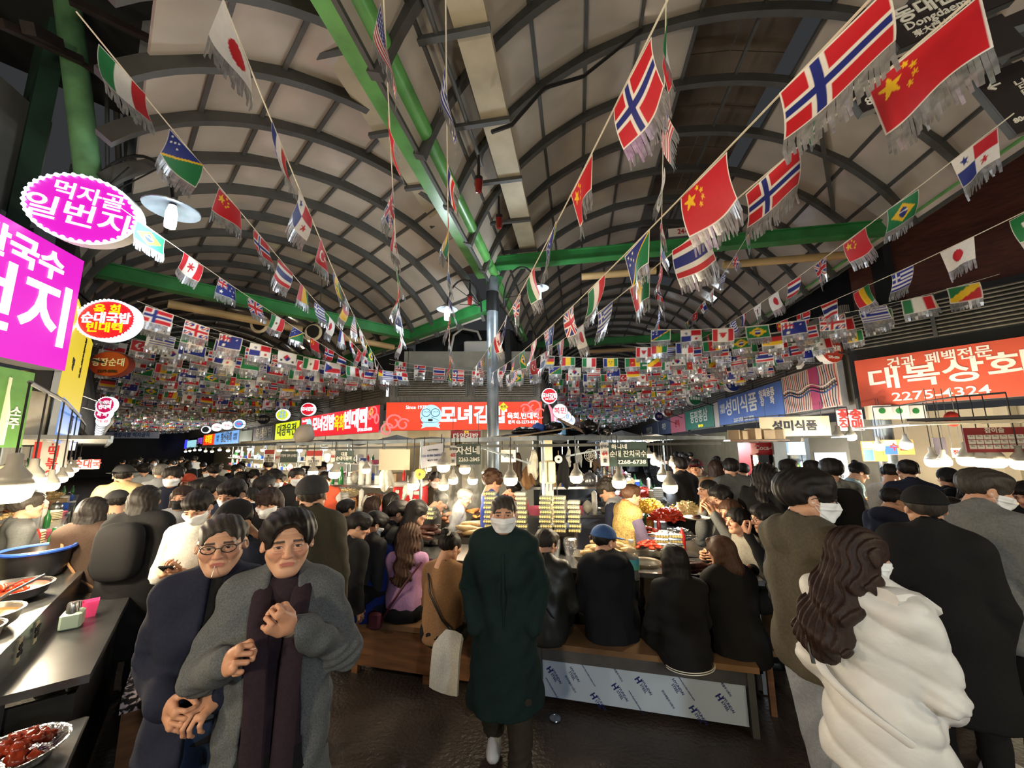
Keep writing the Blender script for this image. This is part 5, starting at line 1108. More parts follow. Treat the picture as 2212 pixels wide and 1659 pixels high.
# skins and cloths
m_skin = mat('skin', (255, 255, 255), .5, attr='Col', spec=.4, ns=120, na=.05)
def cloth(n, c, r=.9, f=90, na=.18, **k): return mat('cloth '+n, c, r, ns=f, na=na, spec=.25, bump=.12, bs=f*2.2, **k)
def hairm(n, c): return mat('hair '+n, c, .58, ns=70, na=.45, stretch=(3, 3, .35), spec=.28)
H_BLK, H_BRN, H_RED, H_GRY, H_DGY = hairm('black', (26, 22, 21)), hairm('brown', (72, 48, 34)), hairm('dark brown', (48, 32, 27)), hairm('grey', (120, 116, 110)), hairm('dark grey', (58, 53, 48))
C_BLK, C_CHA, C_NAV, C_OLV, C_GRY, C_LGY, C_BGE, C_BRN, C_WHT, C_GRN, C_JEAN, C_CAM, C_LIL, C_KHA = [cloth(*a) for a in (('black', (26, 26, 28)), ('charcoal', (54, 54, 56)), ('navy', (32, 36, 54)), ('olive', (62, 58, 46)), ('grey', (98, 100, 100)),
  ('light grey', (160, 164, 170)), ('beige', (196, 170, 126)), ('brown', (64, 50, 42)), ('white', (205, 203, 198)), ('bottle green', (20, 40, 40)), ('jeans', (38, 52, 78)), ('camel', (146, 110, 78)), ('lilac', (186, 142, 184)), ('khaki', (54, 50, 42)))]
M_MASK = mat('face mask', (236, 240, 244), .8); M_BMASK = mat('black mask', (24, 24, 26), .8)
RES = {0: dict(head=.0032, hair=.0055, body=.03, top=.0105, legs=.013, hand=.0036), 1: dict(head=.006, hair=.0085, body=.04, top=.017, legs=.022, hand=.006), 2: dict(head=.011, hair=.013, body=.05, top=.026, legs=.035, hand=.012)}
def person(label, px, py, face, H=None, d=None, pose='stand', lean=0., turn=0., head=(0, 0), side=0, arms=None, hair='short', hm=None, layers=None, legs=None, shoes=None, mask=None, glasses=False, cap=None, lod=1,
           old=False, fem=False, hands=None, extras=None, z0=0., group=None, tone=1., legw=1., skirt=False, tilt=0):
    arms = arms or {}; hm = hm or H_BLK; rs = RES[lod]; J = skeleton(pose, lean, turn, head, side); A = arms_of(J, arms)
    topv = J['top'].copy(); hh = {'curly': .03, 'fluffy': .02, 'swept': .015, 'short': .012}.get(hair, .01)
    T = ptz(px, py, H) if H else pt(px, py, d); Ht = T.z-z0; sc = Ht/(topv[2]+hh); a = -math.radians(face); Rz = rotz(a); off = Rz@(topv*sc)
    loc = Vector((T.x-off[0], T.y-off[1], z0)); r = thing('person', label, 'person', loc, a, group=group); r.scale = (sc, sc, sc)
    def add(n, me, lab=None):
        o = bpy.data.objects.new(n, me); COL.objects.link(o); o.parent = r
        if lab: o['label'] = lab
        return o
    key = (pose, round(lean, 2), round(turn, 2), head, side, str(arms), lod)
    HX = (J['HM'], J['head'])
    # body: one skin mesh
    def mk_body():
        def hd():
            v = Vol((-.1, -.125, -.2), (.1, .135, .13), rs['head']); head_prims(v, 0, True, fem, old); v.cap((0, -.025, -.08), (0, -.04, -.19), .05, .056, .02); P, Q = v.nets(); return P, Q, head_paint(P, old, fem, tone=tone)
        P, Q, C = memo(('head', lod, old, fem, tone), hd); Ps = [P@J['HM'].T+J['head']]; Qs = [Q]; Cs = [C]; n = len(P)
        v = Vol((-.56, -.5, 0), (.56, .72, J['neck'][2]+.1), rs['body']); fy = J['M']@np.array((0, 1, 0))
        v.cap(J['hip'], J['chest'], .12, .13, .05, (fy, .7)); v.cap(J['chest'], J['neck'], .1, .05, .05); v.cap(J['sL'], J['sR'], .045, .045, .04)
        for q in 'LR': v.cap(A[q][0], A[q][1], .045, .036, .02); v.cap(A[q][1], A[q][2], .035, .026, .02); v.cap(J['h'+q], J['k'+q], .07, .05); v.cap(J['k'+q], J['a'+q], .046, .035)
        P, Q = v.nets(); Ps.append(P); Qs.append(Q+n); Cs.append(np.tile(SKIN*tone, (len(P), 1))); n += len(P)
        for q, s in (('L', -1), ('R', 1)):
            hp = (hands or {}).get(q, ('relax', (-s*.8, 0, -.2)))
            if hp is None: continue
            P, Q = memo(('hand', hp[0], lod), lambda: hand_vol(hp[0], rs['hand']).nets()); P = P*(1, 1, 1)
            F = hand_frame(A[q][1], A[q][2], J['M']@np.array(hp[1], float), s)
            if s > 0: P = P*(-1, 1, 1); Q = Q[:, ::-1]
            P = P@F.T+A[q][2]; Ps.append(P); Qs.append(Q+n); col = SKIN*tone*(.97, .93, .9); Cs.append(np.tile(col, (len(P), 1))); n += len(P)
        return np_mesh('body', np.concatenate(Ps), np.concatenate(Qs), [m_skin], np.concatenate(Cs))
    add('body', memo(('body', key, old, fem, tone, str(hands)), mk_body))
    def add_m(n, k, fn, m, lab=None):
        me = memo(k, fn); o = add(n, me, lab)
        if me.materials[0] is not m: o.material_slots[0].link = 'OBJECT'; o.material_slots[0].material = m
        return o
    if hair and hair != 'none':
        Pq = memo(('hair', hair, lod), lambda: hair_vol(hair, rs['hair']).nets())
        me = np_mesh('hair', Pq[0]@J['HM'].T+J['head'], Pq[1], [hm]); add('hair', me)
    if mask:
        Pq = memo(('mask', lod), lambda: mask_vol(rs['head']*1.15).nets()); me = np_mesh('face_mask', Pq[0]@J['HM'].T+J['head'], Pq[1], [mask]); o = add('face_mask', me)
        if lod < 2:
            b = MB()
            for s in (-1, 1):
                for z in (-.03, -.09): b.tube([J['HM']@np.array(q)+J['head'] for q in ((s*.058, .056, z), (s*.078, .02, (z-.03)/2), (s*.084, -.012, -.012))], .0016, 4)
            b.build('ear_loop', mask).parent = r
    if glasses:
        b = MB()
        for s in (-1, 1):
            b.tube([J['HM']@np.array((s*.033+.024*math.cos(t), .1-.012*abs(math.cos(t))*(1 if math.cos(t)*s > 0 else 0), .002+.0165*math.sin(t)))+J['head'] for t in [2*math.pi*i/20 for i in range(20)]], .0021, 5, closed=True)
            b.tube([J['HM']@np.array(q)+J['head'] for q in ((s*.057, .09, .006), (s*.08, .0, .004), (s*.082, -.02, -.01))], .002, 5)
        b.tube([J['HM']@np.array(q)+J['head'] for q in ((-.009, .1, .004), (0, .103, .007), (.009, .1, .004))], .0018, 5); o = b.build('glasses', p_black, None, True); o.parent = r
    if cap:
        kind, cm = cap; hx = lambda p: J['HM']@np.array(p)+J['head']
        v = Vol((-.13, -.14, -.02), (.13, .22, .17), rs['hair']*.8); v.ell((0, -.014, .04), (.095, .113, .108)); v.cut((0, .0, -1), -.035 if kind != 'beanie' else -.018, .006)
        if kind == 'beret': v.ell((0, .0, .085), (.118, .13, .055), .03)
        if kind in ('cap', 'ivy', 'beret'): v.cap((0, .085, .042), (0, .15 if kind == 'cap' else .125, .03), .075, .062, .01, ((0, 0, 1), .11))
        if kind == 'hat': v.cap((0, -.014, .04), (0, -.014, .045), .15, .15, .006, ((0, 0, 1), .06))
        P, Q = v.nets(); add('hat' if kind != 'cap' else 'cap', np_mesh('cap', P@J['HM'].T+J['head'], Q, [cm]))
    for ly in (layers or [('jacket', C_BLK, {})]):
        n, m, kw = ly[:3]; kw = dict(dict(th=.022, hem=J['hip'][2]-.12, seed=(len(label) % 5)), **kw)
        if kw.get('hem', 1) < 0: kw['hem'] += J['hip'][2]
        add_m(n, ('top', key, str(sorted(kw.items()))), lambda: vmesh(top_vol(J, A, rs['top'], **kw), n, m), m, ly[3] if len(ly) > 3 else None)
    if legs is not False:
        lm = legs or C_BLK; add_m('trousers', ('legs', pose, lod, legw), lambda: vmesh(legs_vol(J, rs['legs'], wide=legw), 'trousers', lm), lm)
        for n_, s in (('L', -1), ('R', 1)):
            if lod < 2: o = shoe_mb(J, n_, s).build('shoe', shoes or m_black, None, 2); o.parent = r
    def loc_add(n, b, m, lab=None, smooth=True):
        o = b.build(n, m, None, smooth); o.parent = r
        if lab: o['label'] = lab
        return o
    if extras: extras(r, J, A, loc_add)
    return r
# ================================================================== the people
C_TWD = cloth('grey tweed', (92, 96, 100), .95, 220, .4); C_PUR = cloth('dark purple', (44, 32, 42)); C_PUF = mat('white nylon', (222, 222, 220), .5, ns=14, na=.06, bump=.15, bs=26, spec=.4)
C_DBLUE = cloth('royal blue', (30, 48, 120)); C_RUST = cloth('rust', (190, 92, 48)); C_GPUR = cloth('grey purple', (92, 84, 108)); C_FLOR = mat('floral vest', (190, 160, 90), .85, ns=60, na=.5, col2=(110, 92, 60)); C_CBLUE = cloth('cobalt', (52, 72, 160))
C_CAMO = mat('camouflage', (60, 64, 62), .9, ns=14, col2=(150, 152, 150)); C_HOOD = cloth('grey hoodie', (150, 146, 136)); C_SKY = cloth('pale blue', (150, 180, 196)); C_ORG = cloth('orange apron', (196, 84, 60)); C_DOLV = cloth('dark olive', (46, 46, 38)); C_FUR = cloth('black fur', (14, 14, 15), 1, 60, .4); C_BCAP = cloth('blue cap', (58, 88, 138)); C_MAR = cloth('maroon', (96, 26, 40)); C_PNK = cloth('plaid red', (140, 30, 40))
PK = ('relax', (0, -1, 0)); IN = lambda p='relax': ('%s' % p, (-1, 0, 0))
def strap(J, s0=-1, m=None):
    pass
def flat_tube(pts, w, t, n=10):       # flattened band along a path
    b = MB(); b.tube(pts, 1, n); c = []
    for i, p in enumerate(pts):
        for j in range(n):
            v = Vector(b.v[i*n+j])-Vector(p); c.append(tuple(Vector(p)+Vector((v.x*w, v.y*t, v.z*w*.6))))
    b.v = c; return b
def pack(c, a, b_, d):
    b = MB(); b.ball((0, 0, 0), 1, 20); q = lambda x: math.copysign(abs(x)**.55, x); b.v = [(c[0]+a*q(x), c[1]+b_*q(y), c[2]+d*q(z)) for x, y, z in b.v]; return b
# ---- hero 1: grey tweed coat
def ex1(r, J, A, add):
    n, h, w = J['neck'], J['chest'], J['waist']
    for s, L in ((1, .62), (-1, .52)):
        pts = [n+np.array((s*.075, -.01, .03)), n+np.array((s*.07, .06, .0)), h+np.array((s*.062, .155, .10)), h+np.array((s*.055, .185, -.05)), w+np.array((s*.05, .185, 0)), w+np.array((s*.045, .19, -.25)), w+np.array((s*.04, .19, -L))]
        add('scarf', flat_tube(pts, .036, .012), C_PUR)
    for s in (1, -1):
        b = MB(); pts = [(s*.055, .125, .115), (s*.15, .135, .02), (s*.105, .165, -.02), (s*.03, .175, -.20), (s*.035, .168, -.02)]
        P = [h+np.array(p) for p in pts]; b.add([tuple(p) for p in P]+[tuple(p+np.array((0, .012, 0))) for p in P], [(0, 1, 2, 3, 4), (9, 8, 7, 6, 5)]+[(i, i+5, (i+1) % 5+5, (i+1) % 5) for i in range(5)])
    e, w_ = A['L'][1], A['L'][2]; d = (w_-e)/np.linalg.norm(w_-e); b = MB(); b.tube([w_-d*.012, w_+d*.004], .034, 14); add('watch', b, m_stain)
    b = MB(); b.tube([A['R'][2]+np.array((-.05, .02, .03)), A['R'][2]+np.array((-.085, .06, .05))], .0015, 5); add('toothpick', b, m_white)
person('elderly man in open grey tweed coat over black turtleneck, toothpick in fist', 628, 1094, 156, H=1.73, lod=0, old=True, hair='swept', pose='stand', head=(-.12, .06), turn=0,
       layers=[('coat', C_TWD, dict(th=.028, hem=.42, gap=.10, folds=.006, collar=.05, sl_end=.06)), ('vest', C_PUR, dict(th=.012, hem=.62, sleeves=False, collar=0)), ('turtleneck', C_BLK, dict(th=.006, hem=.80, collar=.085, sleeves=False))],
       legs=C_JEAN, arms={'L': ((.09, .03, -.24), (-.10, .25, -.04)), 'R': ((.10, .0, -.24), (-.02, .26, -.11))}, hands={'L': ('fist', (.2, -1, 0)), 'R': ('fist', (-.5, -.6, -.4))}, extras=ex1)
# ---- hero 2: navy jacket, glasses, toothpick
def ex2(r, J, A, add):
    p = J['HM']@np.array((.006, .094, -.068))+J['head']; b = MB(); b.tube([p, p+J['HM']@np.array((.004, .03, -.035))], .0013, 5); add('toothpick', b, m_white)
    b = MB(); b.tube([J['hip']+np.array((.15*math.cos(t), .128*math.sin(t), .02)) for t in [2*math.pi*i/24 for i in range(24)]], .014, 6, closed=True); add('belt', b, m_black)
person('elderly man in dark navy jacket with black framed glasses and a toothpick in his mouth', 487, 1105, 150, H=1.70, lod=0, old=True, hair='thin', hm=H_DGY, glasses=True, head=(.0, .05), layers=[('jacket', C_NAV, dict(th=.030, hem=-.12, gap=.045, folds=.005, sl_end=.06)), ('turtleneck', C_BLK, dict(th=.010, hem=.84, collar=.07, sleeves=False))],
       legs=C_JEAN, arms={'R': ((.05, -.06, -.25), (-.05, .19, -.31)), 'L': ((.06, .02, -.26), (-.10, .22, -.31))}, hands={'R': ('grip', (-.6, -.8, 0)), 'L': ('grip', (-.6, -.8, 0))}, extras=ex2)
# ---- hero 3: bottle green coat, mask, white trainers
def ex3(r, J, A, add):
    c = J['chest']; b = MB(); b.tube([c+np.array((0, .152+.02*math.sin(i*.6), .12-i*.09)) for i in range(8)], .006, 6); add('placket', b, C_GRN)
    for s in (1, -1):
        b = MB(); b.add([tuple(J['neck']+np.array(p)) for p in ((s*.012, .085, -.02), (s*.075, .055, .035), (s*.10, .075, -.04), (s*.05, .125, -.105), (s*.012, .095, -.028), (s*.078, .067, .033), (s*.104, .088, -.043), (s*.05, .138, -.108))], [(0, 1, 2, 3), (7, 6, 5, 4), (0, 4, 5, 1), (1, 5, 6, 2), (2, 6, 7, 3), (3, 7, 4, 0)]); add('collar_flap', b, C_GRN)
person('old man in long bottle green coat and white mask, hands in pockets', 1088, 1066, 181, H=1.66, lod=0, old=True, hair='crop', hm=H_DGY, mask=M_MASK, pose='walk', layers=[('coat', C_GRN, dict(th=.04, hem=.42, folds=.006, collar=.05))], legs=C_KHA, shoes=mat('white trainers', (214, 216, 220), .5, ns=12, na=.12),
       arms={'L': ((.09, -.06, -.28), (.02, .10, -.46)), 'R': ((.09, -.06, -.28), (.02, .10, -.46))}, hands={'L': None, 'R': None}, legw=1.25, extras=ex3)
# ---- hero 4: white puffer
def ex4(r, J, A, add):
    b = flat_tube([J['neck']+np.array(p) for p in ((.09, -.07, .02), (.12, .0, .02), (.15, .07, -.0), (.17, .15, -.05))], .06, .03); add('collar', b, C_PUF)
    b = MB(); b.tube([J['neck']+np.array(p) for p in ((-.12, .02, .02), (-.16, -.10, -.08), (-.17, -.19, -.2), (-.15, -.21, -.3))], .009, 6); add('bag_strap', b, m_black)
    H = J['hip']; b = flat_tube([H+np.array((-.185*math.cos(t), -.168*math.sin(t)**.5-.006, .22-.09*t)) for t in [.25+.26*i for i in range(9)]], .026, .009, 8); add('seam_band', b, C_PUF)
person('woman in white puffer jacket with dark shoulder length hair, seen from behind', 1846, 1136, 56, H=1.60, lod=0, fem=True, hair='mane', hm=H_RED, mask=M_MASK, head=(.62, .05), layers=[('puffer', C_PUF, dict(th=.040, puff=1, hem=-.20, folds=.005, collar=.05, sl_end=.10, fat=.92))],
       arms={'R': ((.05, .02, -.28), (.02, .20, -.42)), 'L': ((.05, -.02, -.28), (.02, .17, -.44))}, hands={'L': ('fist', (-1, 0, 0)), 'R': ('fist', (-1, 0, 0))}, legs=C_BLK, extras=ex4)
# ---- hero 5: olive vest over black, glasses and mask
person('tall young man in olive vest over black top with glasses and white mask, facing right', 1735, 1008, 74, d=2.02, lod=0, hair='fluffy', mask=M_MASK, glasses=True, head=(.62, .08), layers=[('vest', cloth('vest olive', (84, 78, 66)), dict(th=.045, hem=-.10, sleeves=False, folds=.007, collar=.06)), ('sleeves', C_BLK, dict(th=.012, torso=False, hem=.3))],
       arms={'R': ((.06, .06, -.27), (-.06, .26, -.18)), 'L': ((.05, .02, -.28), (.0, .2, -.42))}, hands={'R': ('grip', (-1, 0, 0)), 'L': ('relax', (-1, 0, 0))}, legs=cloth('pale grey jeans', (150, 156, 166)), legw=1.5, pose='walk')
# ---- hero 6, 7 : right edge
person('man in long black coat and dark flat cap, right of the white puffer', 1990, 1050, 36, H=1.70, lod=1, hair='crop', hm=H_DGY, cap=('ivy', C_BLK), head=(-.2, 0), old=True, layers=[('coat', C_BLK, dict(th=.05, hem=.50, collar=.07, fat=1.05))], legs=C_BLK)
person('man in mid grey jacket with white mask looking right, at the right edge', 2130, 1010, 84, H=1.80, lod=0, hair='short', hm=H_DGY, mask=M_MASK, head=(.6, .2), lean=.12, layers=[('jacket', cloth('slate grey', (112, 114, 114)), dict(th=.04, hem=-.16, folds=.006))], legs=C_BLK, arms={'R': 'front', 'L': 'front'}, shoes=mat('white sole shoes', (200, 200, 204), .5))
# ---- seated along the front bench, backs to us
SIT = dict(pose='sit', lod=1)
def sit(label, px, py, face=0, H=1.26, **k): return person(label, px, py, face, H=H, **dict(SIT, **k))
TB = {'L': 'table', 'R': 'table'}
def bagex(r, J, A, add):
    b = flat_tube([J['chest']+np.array(p) for p in ((.17, -.06, .13), (.08, -.17, .0), (-.06, -.175, -.2), (-.17, -.14, -.36))], .012, .006); add('bag_strap', b, mat('plum leather', (84, 36, 48), .5))
    b = MB(); b.rbox(tuple(J['hip']+np.array((-.20, -.15, -.02))), .12, .07, .15, .02); add('shoulder_bag', b, _mats['plum leather'])
def strapex(r, J, A, add):
    b = flat_tube([J['chest']+np.array(p) for p in ((-.13, -.07, .14), (-.04, -.168, .02), (.08, -.17, -.16), (.16, -.13, -.26))], .011, .006); add('bag_strap', b, m_black)
def scrunch(r, J, A, add):
    strapex(r, J, A, add); c = J['HM']@np.array((0, -.082, .10))+J['head']; b = MB(); b.tube([c+J['HM']@np.array((.036*math.cos(t), .012*math.sin(t), .03*math.sin(t))) for t in [2*math.pi*i/16 for i in range(16)]], .012, 8, closed=True); add('scrunchie', b, C_WHT)
    b = flat_tube([J['hip']+np.array(p) for p in ((.13, -.08, .03), (.15, -.16, -.05), (.16, -.20, -.2), (.15, -.19, -.30))], .13, .016); add('hanging_jacket', b, C_WHT)
sit('man in black and blue hooded jacket bent over the counter on the front bench', 832, 1122, 20, lean=.32, hair='crop', layers=[('jacket', C_CHA, dict(th=.035, hem=-.05, hood=True)), ('jacket_hem', C_DBLUE, dict(th=.042, hem=-.075, sleeves=False, collar=0, fat=.97))], arms=TB, legs=C_NAV)
sit('woman with long wavy brown hair in a lilac sweater with a plum shoulder bag', 888, 1128, 8, lean=.15, fem=True, hair='wavy', hm=H_BRN, layers=[('sweater', C_LIL, dict(th=.012, hem=-.02, collar=.02))], arms=TB, extras=bagex)
sit('woman with a scrunchie bun in a tan cardigan on the bench', 978, 1146, 22, lean=.14, fem=True, hair='bun', head=(.3, .25), layers=[('cardigan', C_CAM, dict(th=.022, hem=-.05))], arms=TB, extras=scrunch)
sit('man in dark leather-look jacket with a grey hood collar, just right of the green coat', 1185, 1140, 16, lean=.2, hair='short', hm=H_DGY, head=(.5, .25), layers=[('jacket', mat('dark leather', (40, 40, 36), .45, ns=8, na=.3), dict(th=.032, hem=-.08)), ('hood', C_GRY, dict(th=.036, hem=.9, sleeves=False, hood=True, fat=.6))][:1], arms=TB, extras=strapex)
sit('man in blue baseball cap and black hooded coat on the front bench', 1306, 1134, -4, H=1.29, lean=.1, hair='crop', cap=('cap', C_BCAP), head=(1.15, .1), layers=[('coat', cloth('black navy', (22, 24, 30)), dict(th=.06, hem=-.10, hood=True, fat=1.08))], arms={'L': 'table', 'R': 'table'}, old=True)
def stripes_ex(r, J, A, add):
    for k in range(2): b = MB(); b.tube([J['hip']+np.array((.188*math.cos(t), .140*math.sin(t)-.012, -.045-.014*k)) for t in [math.pi*1.02+math.pi*.96*i/16 for i in range(17)]], .0035, 5); add('white_stripe', b, p_white)
sit('woman with long straight black hair in a black tracksuit with white hem stripes', 1452, 1174, -6, H=1.22, lean=.12, fem=True, hair='long', layers=[('track_top', C_BLK, dict(th=.03, hem=-.06))], arms=TB, extras=stripes_ex)
sit('woman with a straight brown bob in black at the bench end', 1552, 1156, -14, H=1.24, lean=.1, fem=True, hair='bob', hm=H_BRN, head=(-.2, .1), layers=[('coat', C_BLK, dict(th=.05, hem=-.12, fat=1.06))], arms=TB)
# ---- along the right side of the stall, facing the food
side = dict(lod=1, lean=.12, pose='sit', z0=.2)
person('young man in black with glasses eating, nearest on the right side of the stall', 1648, 1086, -78, d=3.3, hair='short', glasses=True, head=(0, .05), layers=[('shirt', C_BLK, dict(th=.014, hem=-.1))], arms={'L': 'face', 'R': 'front'}, hands={'L': ('grip', (0, -1, 0))}, **side)
person('woman with tied back hair in a grey sweatshirt chewing, right side of the stall', 1592, 1096, -95, d=3.55, fem=True, hair='pony', head=(.0, -.05), layers=[('sweatshirt', C_HOOD, dict(th=.02, hem=-.1))], arms={'L': 'front', 'R': 'front'}, **side)
person('woman with long hair in black holding out a white plate, right side of the stall', 1574, 1077, -118, d=3.75, fem=True, hair='long', hm=H_BRN, layers=[('top', C_BLK, dict(th=.014, hem=-.1))], arms={'R': ((.05, .14, -.22), (-.04, .40, -.14)), 'L': ((.05, .14, -.22), (-.04, .40, -.14))}, hands={'R': ('grip', (-1, 0, 0))}, **side)
person('man resting his cheek on his hand in a grey top, right side of the stall', 1552, 1046, -110, d=3.9, hair='short', head=(.0, .1), layers=[('top', C_GRY, dict(th=.02, hem=-.1))], arms={'L': 'face', 'R': 'face'}, hands={'R': ('flat', (-1, 0, 0))}, **side)
person('man in a pale grey hoodie turned left, farthest on the right side of the stall', 1527, 1034, -92, d=4.6, hair='crop', layers=[('hoodie', C_HOOD, dict(th=.03, hem=-.12, hood=True))], **side)
person('person in a dark cap with a white mark half hidden behind the chewing woman', 1618, 1070, -70, d=3.75, hair='short', cap=('cap', C_BLK), layers=[('jacket', C_BLK, {})], lod=1)
# ---- along the left side of the stall
person('young man with black fringe looking right, seated behind the lilac sweater', 866, 1079, 75, d=4.0, hair='fluffy', head=(0, .12), layers=[('shirt', C_CHA, {})], **side)
person('woman with black hair and glasses looking down right behind the lilac sweater', 908, 1079, 70, d=3.9, hair='long', fem=True, glasses=True, head=(0, .25), layers=[('top', C_BLK, {})], **side)
person('young man with mask pulled under his chin at the left corner of the bench', 785, 1106, 36, d=3.6, hair='fluffy', head=(.6, .3), layers=[('jacket', C_BLK, {})], **side)
person('young man with fluffy hair and white mask beside the one with his mask down', 822, 1104, 32, d=3.8, hair='fluffy', mask=M_MASK, head=(.5, .35), layers=[('jacket', C_CHA, {})], **side)
person('woman with brown hair seen from behind at the left stall counter', 806, 1070, 20, d=4.3, hair='long', hm=H_RED, layers=[('jacket', C_GRY, {})], lod=1)
person('woman with long black hair from behind, left of the red cooler', 846, 1062, 30, d=4.4, hair='long', layers=[('jacket', C_CHA, {})], lod=1)
person('person with a round black head of hair at the left stall counter', 748, 1077, 35, d=4.2, hair='short', layers=[('jacket', C_GRY, {})], lod=1)
person('man in charcoal jacket leaning over to eat in the steam behind the sausages', 962, 1064, 80, d=4.6, hair='crop', head=(0, .45), lean=.3, layers=[('jacket', C_CHA, {})], arms=TB, lod=1)
person('grey haired person in pale shirt half lost in steam', 1010, 1056, 85, d=5.0, hair='short', hm=H_GRY, head=(0, .3), lean=.25, layers=[('shirt', C_LGY, {})], lod=1)
# ---- vendors
person('vendor with curly hair in a cobalt top behind the tall kimbap stack', 1068, 1014, 70, d=4.7, fem=True, hair='curly', hm=H_BRN, head=(0, .25), layers=[('top', C_CBLUE, dict(th=.02, hem=-.1))], lod=1, arms=TB)
person('vendor with dark curly hair in a navy vest leaning left over the counter', 1302, 1034, -60, d=4.6, fem=True, hair='curly', hm=H_DGY, lean=.3, head=(.1, .3), layers=[('top', C_NAV, dict(th=.03, hem=-.1)), ('collar_vest', C_LGY, dict(th=.034, hem=1.25, sleeves=False))], arms=TB, lod=1)
person('vendor in floral vest over purple sleeves with orange scarf, facing right', 1362, 1044, 78, d=4.2, fem=True, hair='short', hm=H_BRN, lean=.15, head=(0, .0), layers=[('vest', C_FLOR, dict(th=.045, hem=-.1, sleeves=False)), ('sleeves', C_GPUR, dict(th=.03, torso=False, hem=.3)), ('scarf', C_RUST, dict(th=.02, hem=1.36, sleeves=False, collar=.09, fat=.8))], arms=TB, lod=1)
person('vendor in apron and white mask standing among the bulbs behind the red cooler', 940, 1018, 150, d=5.6, hair='short', mask=M_MASK, layers=[('top', C_OLV, {})], lod=1)
person('vendor in red checked top bending behind the column', 1116, 1040, 120, d=5.2, hair='short', cap=('cap', C_BLK), lean=.4, head=(0, .4), layers=[('top', C_PNK, {})], lod=1)
person('vendor with orange apron and white mask behind the masked left crowd', 594, 1011, 150, d=6.6, hair='short', mask=M_MASK, layers=[('top', C_BGE, {}), ('apron', C_ORG, dict(th=.03, hem=-.3, sleeves=False))], lod=1)
person('vendor with red apron bent behind the beanie man', 702, 1017, 160, d=5.6, hair='short', mask=M_MASK, lean=.25, layers=[('top', C_WHT, {}), ('apron', C_ORG, dict(th=.03, hem=-.3, sleeves=False))], lod=1)
# ---- the left aisle, near
person('man in olive brown jacket and dark beanie seen from behind', 677, 1027, -10, d=2.75, hair='crop', hm=H_DGY, cap=('beanie', C_CHA), layers=[('jacket', C_OLV, dict(th=.05, hem=-.14, collar=.06, folds=.006))], lod=1, old=True)
person('man in white T-shirt and white mask looking down at his phone', 424, 1062, 165, d=2.95, hair='short', mask=M_MASK, head=(0, .5), layers=[('tshirt', C_WHT, dict(th=.016, hem=-.12, sleeves=False, collar=.01)), ('sleeve', C_WHT, dict(th=.02, torso=False, hem=.9, sl_end=1))], arms={'L': 'phone', 'R': 'phone'}, hands={'L': ('grip', (-.4, -.6, .7)), 'R': ('grip', (-.4, -.6, .7))}, lod=1,
       extras=lambda r, J, A, add: add('phone', MB().obox((A['L'][2]+A['R'][2])/2+np.array((0, .07, .03)), (.036, 0, 0), (0, .06, .04), (0, -.003, .004)), m_black))
person('tall man in navy quilted vest with white mask, behind the phone man', 500, 1034, 150, d=3.3, hair='short', mask=M_MASK, head=(.5, .3), layers=[('vest', C_NAV, dict(th=.05, puff=1, hem=-.1, sleeves=False)), ('sleeves', C_NAV, dict(th=.03, torso=False, hem=.3))], lod=1)
person('man in black cap with white mark behind the man with glasses', 492, 1090, 190, d=2.35, hair='short', cap=('cap', C_BLK), head=(0, .6), layers=[('jacket', C_NAV, dict(th=.03))], lod=1)
person('young woman with bowl cut and mask in the left crowd', 580, 1054, 165, d=3.3, fem=True, hair='bob', hm=H_RED, mask=M_MASK, head=(.1, .3), layers=[('top', C_BLK, dict(th=.02))], lod=1)
person('man with black hair in pale blue shirt seen from behind in the left crowd', 572, 1026, 20, d=4.4, hair='short', layers=[('shirt', C_SKY, {})], lod=1)
person('woman with long dark hair just behind the bowl cut woman', 540, 1052, 170, d=3.9, fem=True, hair='long', mask=M_MASK, layers=[('top', C_BLK, {})], lod=1)
person('woman with long black hair in long black coat and backpack, from behind', 318, 1047, -8, d=3.3, fem=True, hair='long', layers=[('coat', C_BLK, dict(th=.06, hem=.40, fat=1.06))], lod=1,
       extras=lambda r, J, A, add: add('backpack', pack(J['chest']+np.array((0.02, -.22, -.02)), .16, .085, .22), C_BLK))
person('woman with long dark hair in brown coat with a tan cross strap, from behind', 206, 1072, -15, d=3.35, fem=True, hair='long', layers=[('coat', C_BRN, dict(th=.05, hem=.42))], lod=1,
       extras=lambda r, J, A, add: add('bag_strap', flat_tube([J['chest']+np.array(p) for p in ((-.14, -.08, .13), (-.04, -.195, 0), (.1, -.2, -.2), (.2, -.1, -.34))], .012, .006), C_CAM))
person('man in grey jacket and flat cap turned left behind the brown coat', 254, 1059, -60, d=3.9, hair='crop', cap=('ivy', C_CHA), head=(0, .2), layers=[('jacket', C_GRY, {})], lod=1)
person('boy-sized person in grey by the left counter under the large bulb', 62, 1062, 30, d=3.5, hair='short', hm=H_DGY, layers=[('jacket', C_GRY, {})], lod=1)
person('man in beige coat and dark hat walking away down the left aisle', 270, 1004, -30, d=5.0, hair='crop', cap=('hat', C_CHA), layers=[('coat', C_BGE, dict(th=.055, hem=.55))], lod=1)
person('masked man in navy jacket coming up the left aisle', 376, 1006, 150, d=5.0, hair='fluffy', mask=M_MASK, layers=[('jacket', C_NAV, {})], lod=1)
person('woman in grey hooded coat with black mask, left of the phone man', 398, 1048, 160, d=3.9, fem=True, hair='long', hm=H_RED, mask=M_BMASK, layers=[('coat', C_LGY, dict(hood=True, th=.04))], lod=1)
person('short haired man between the phone man and the vest man, dark jacket', 462, 1036, 200, d=4.2, hair='short', layers=[('jacket', C_BLK, {})], lod=1)
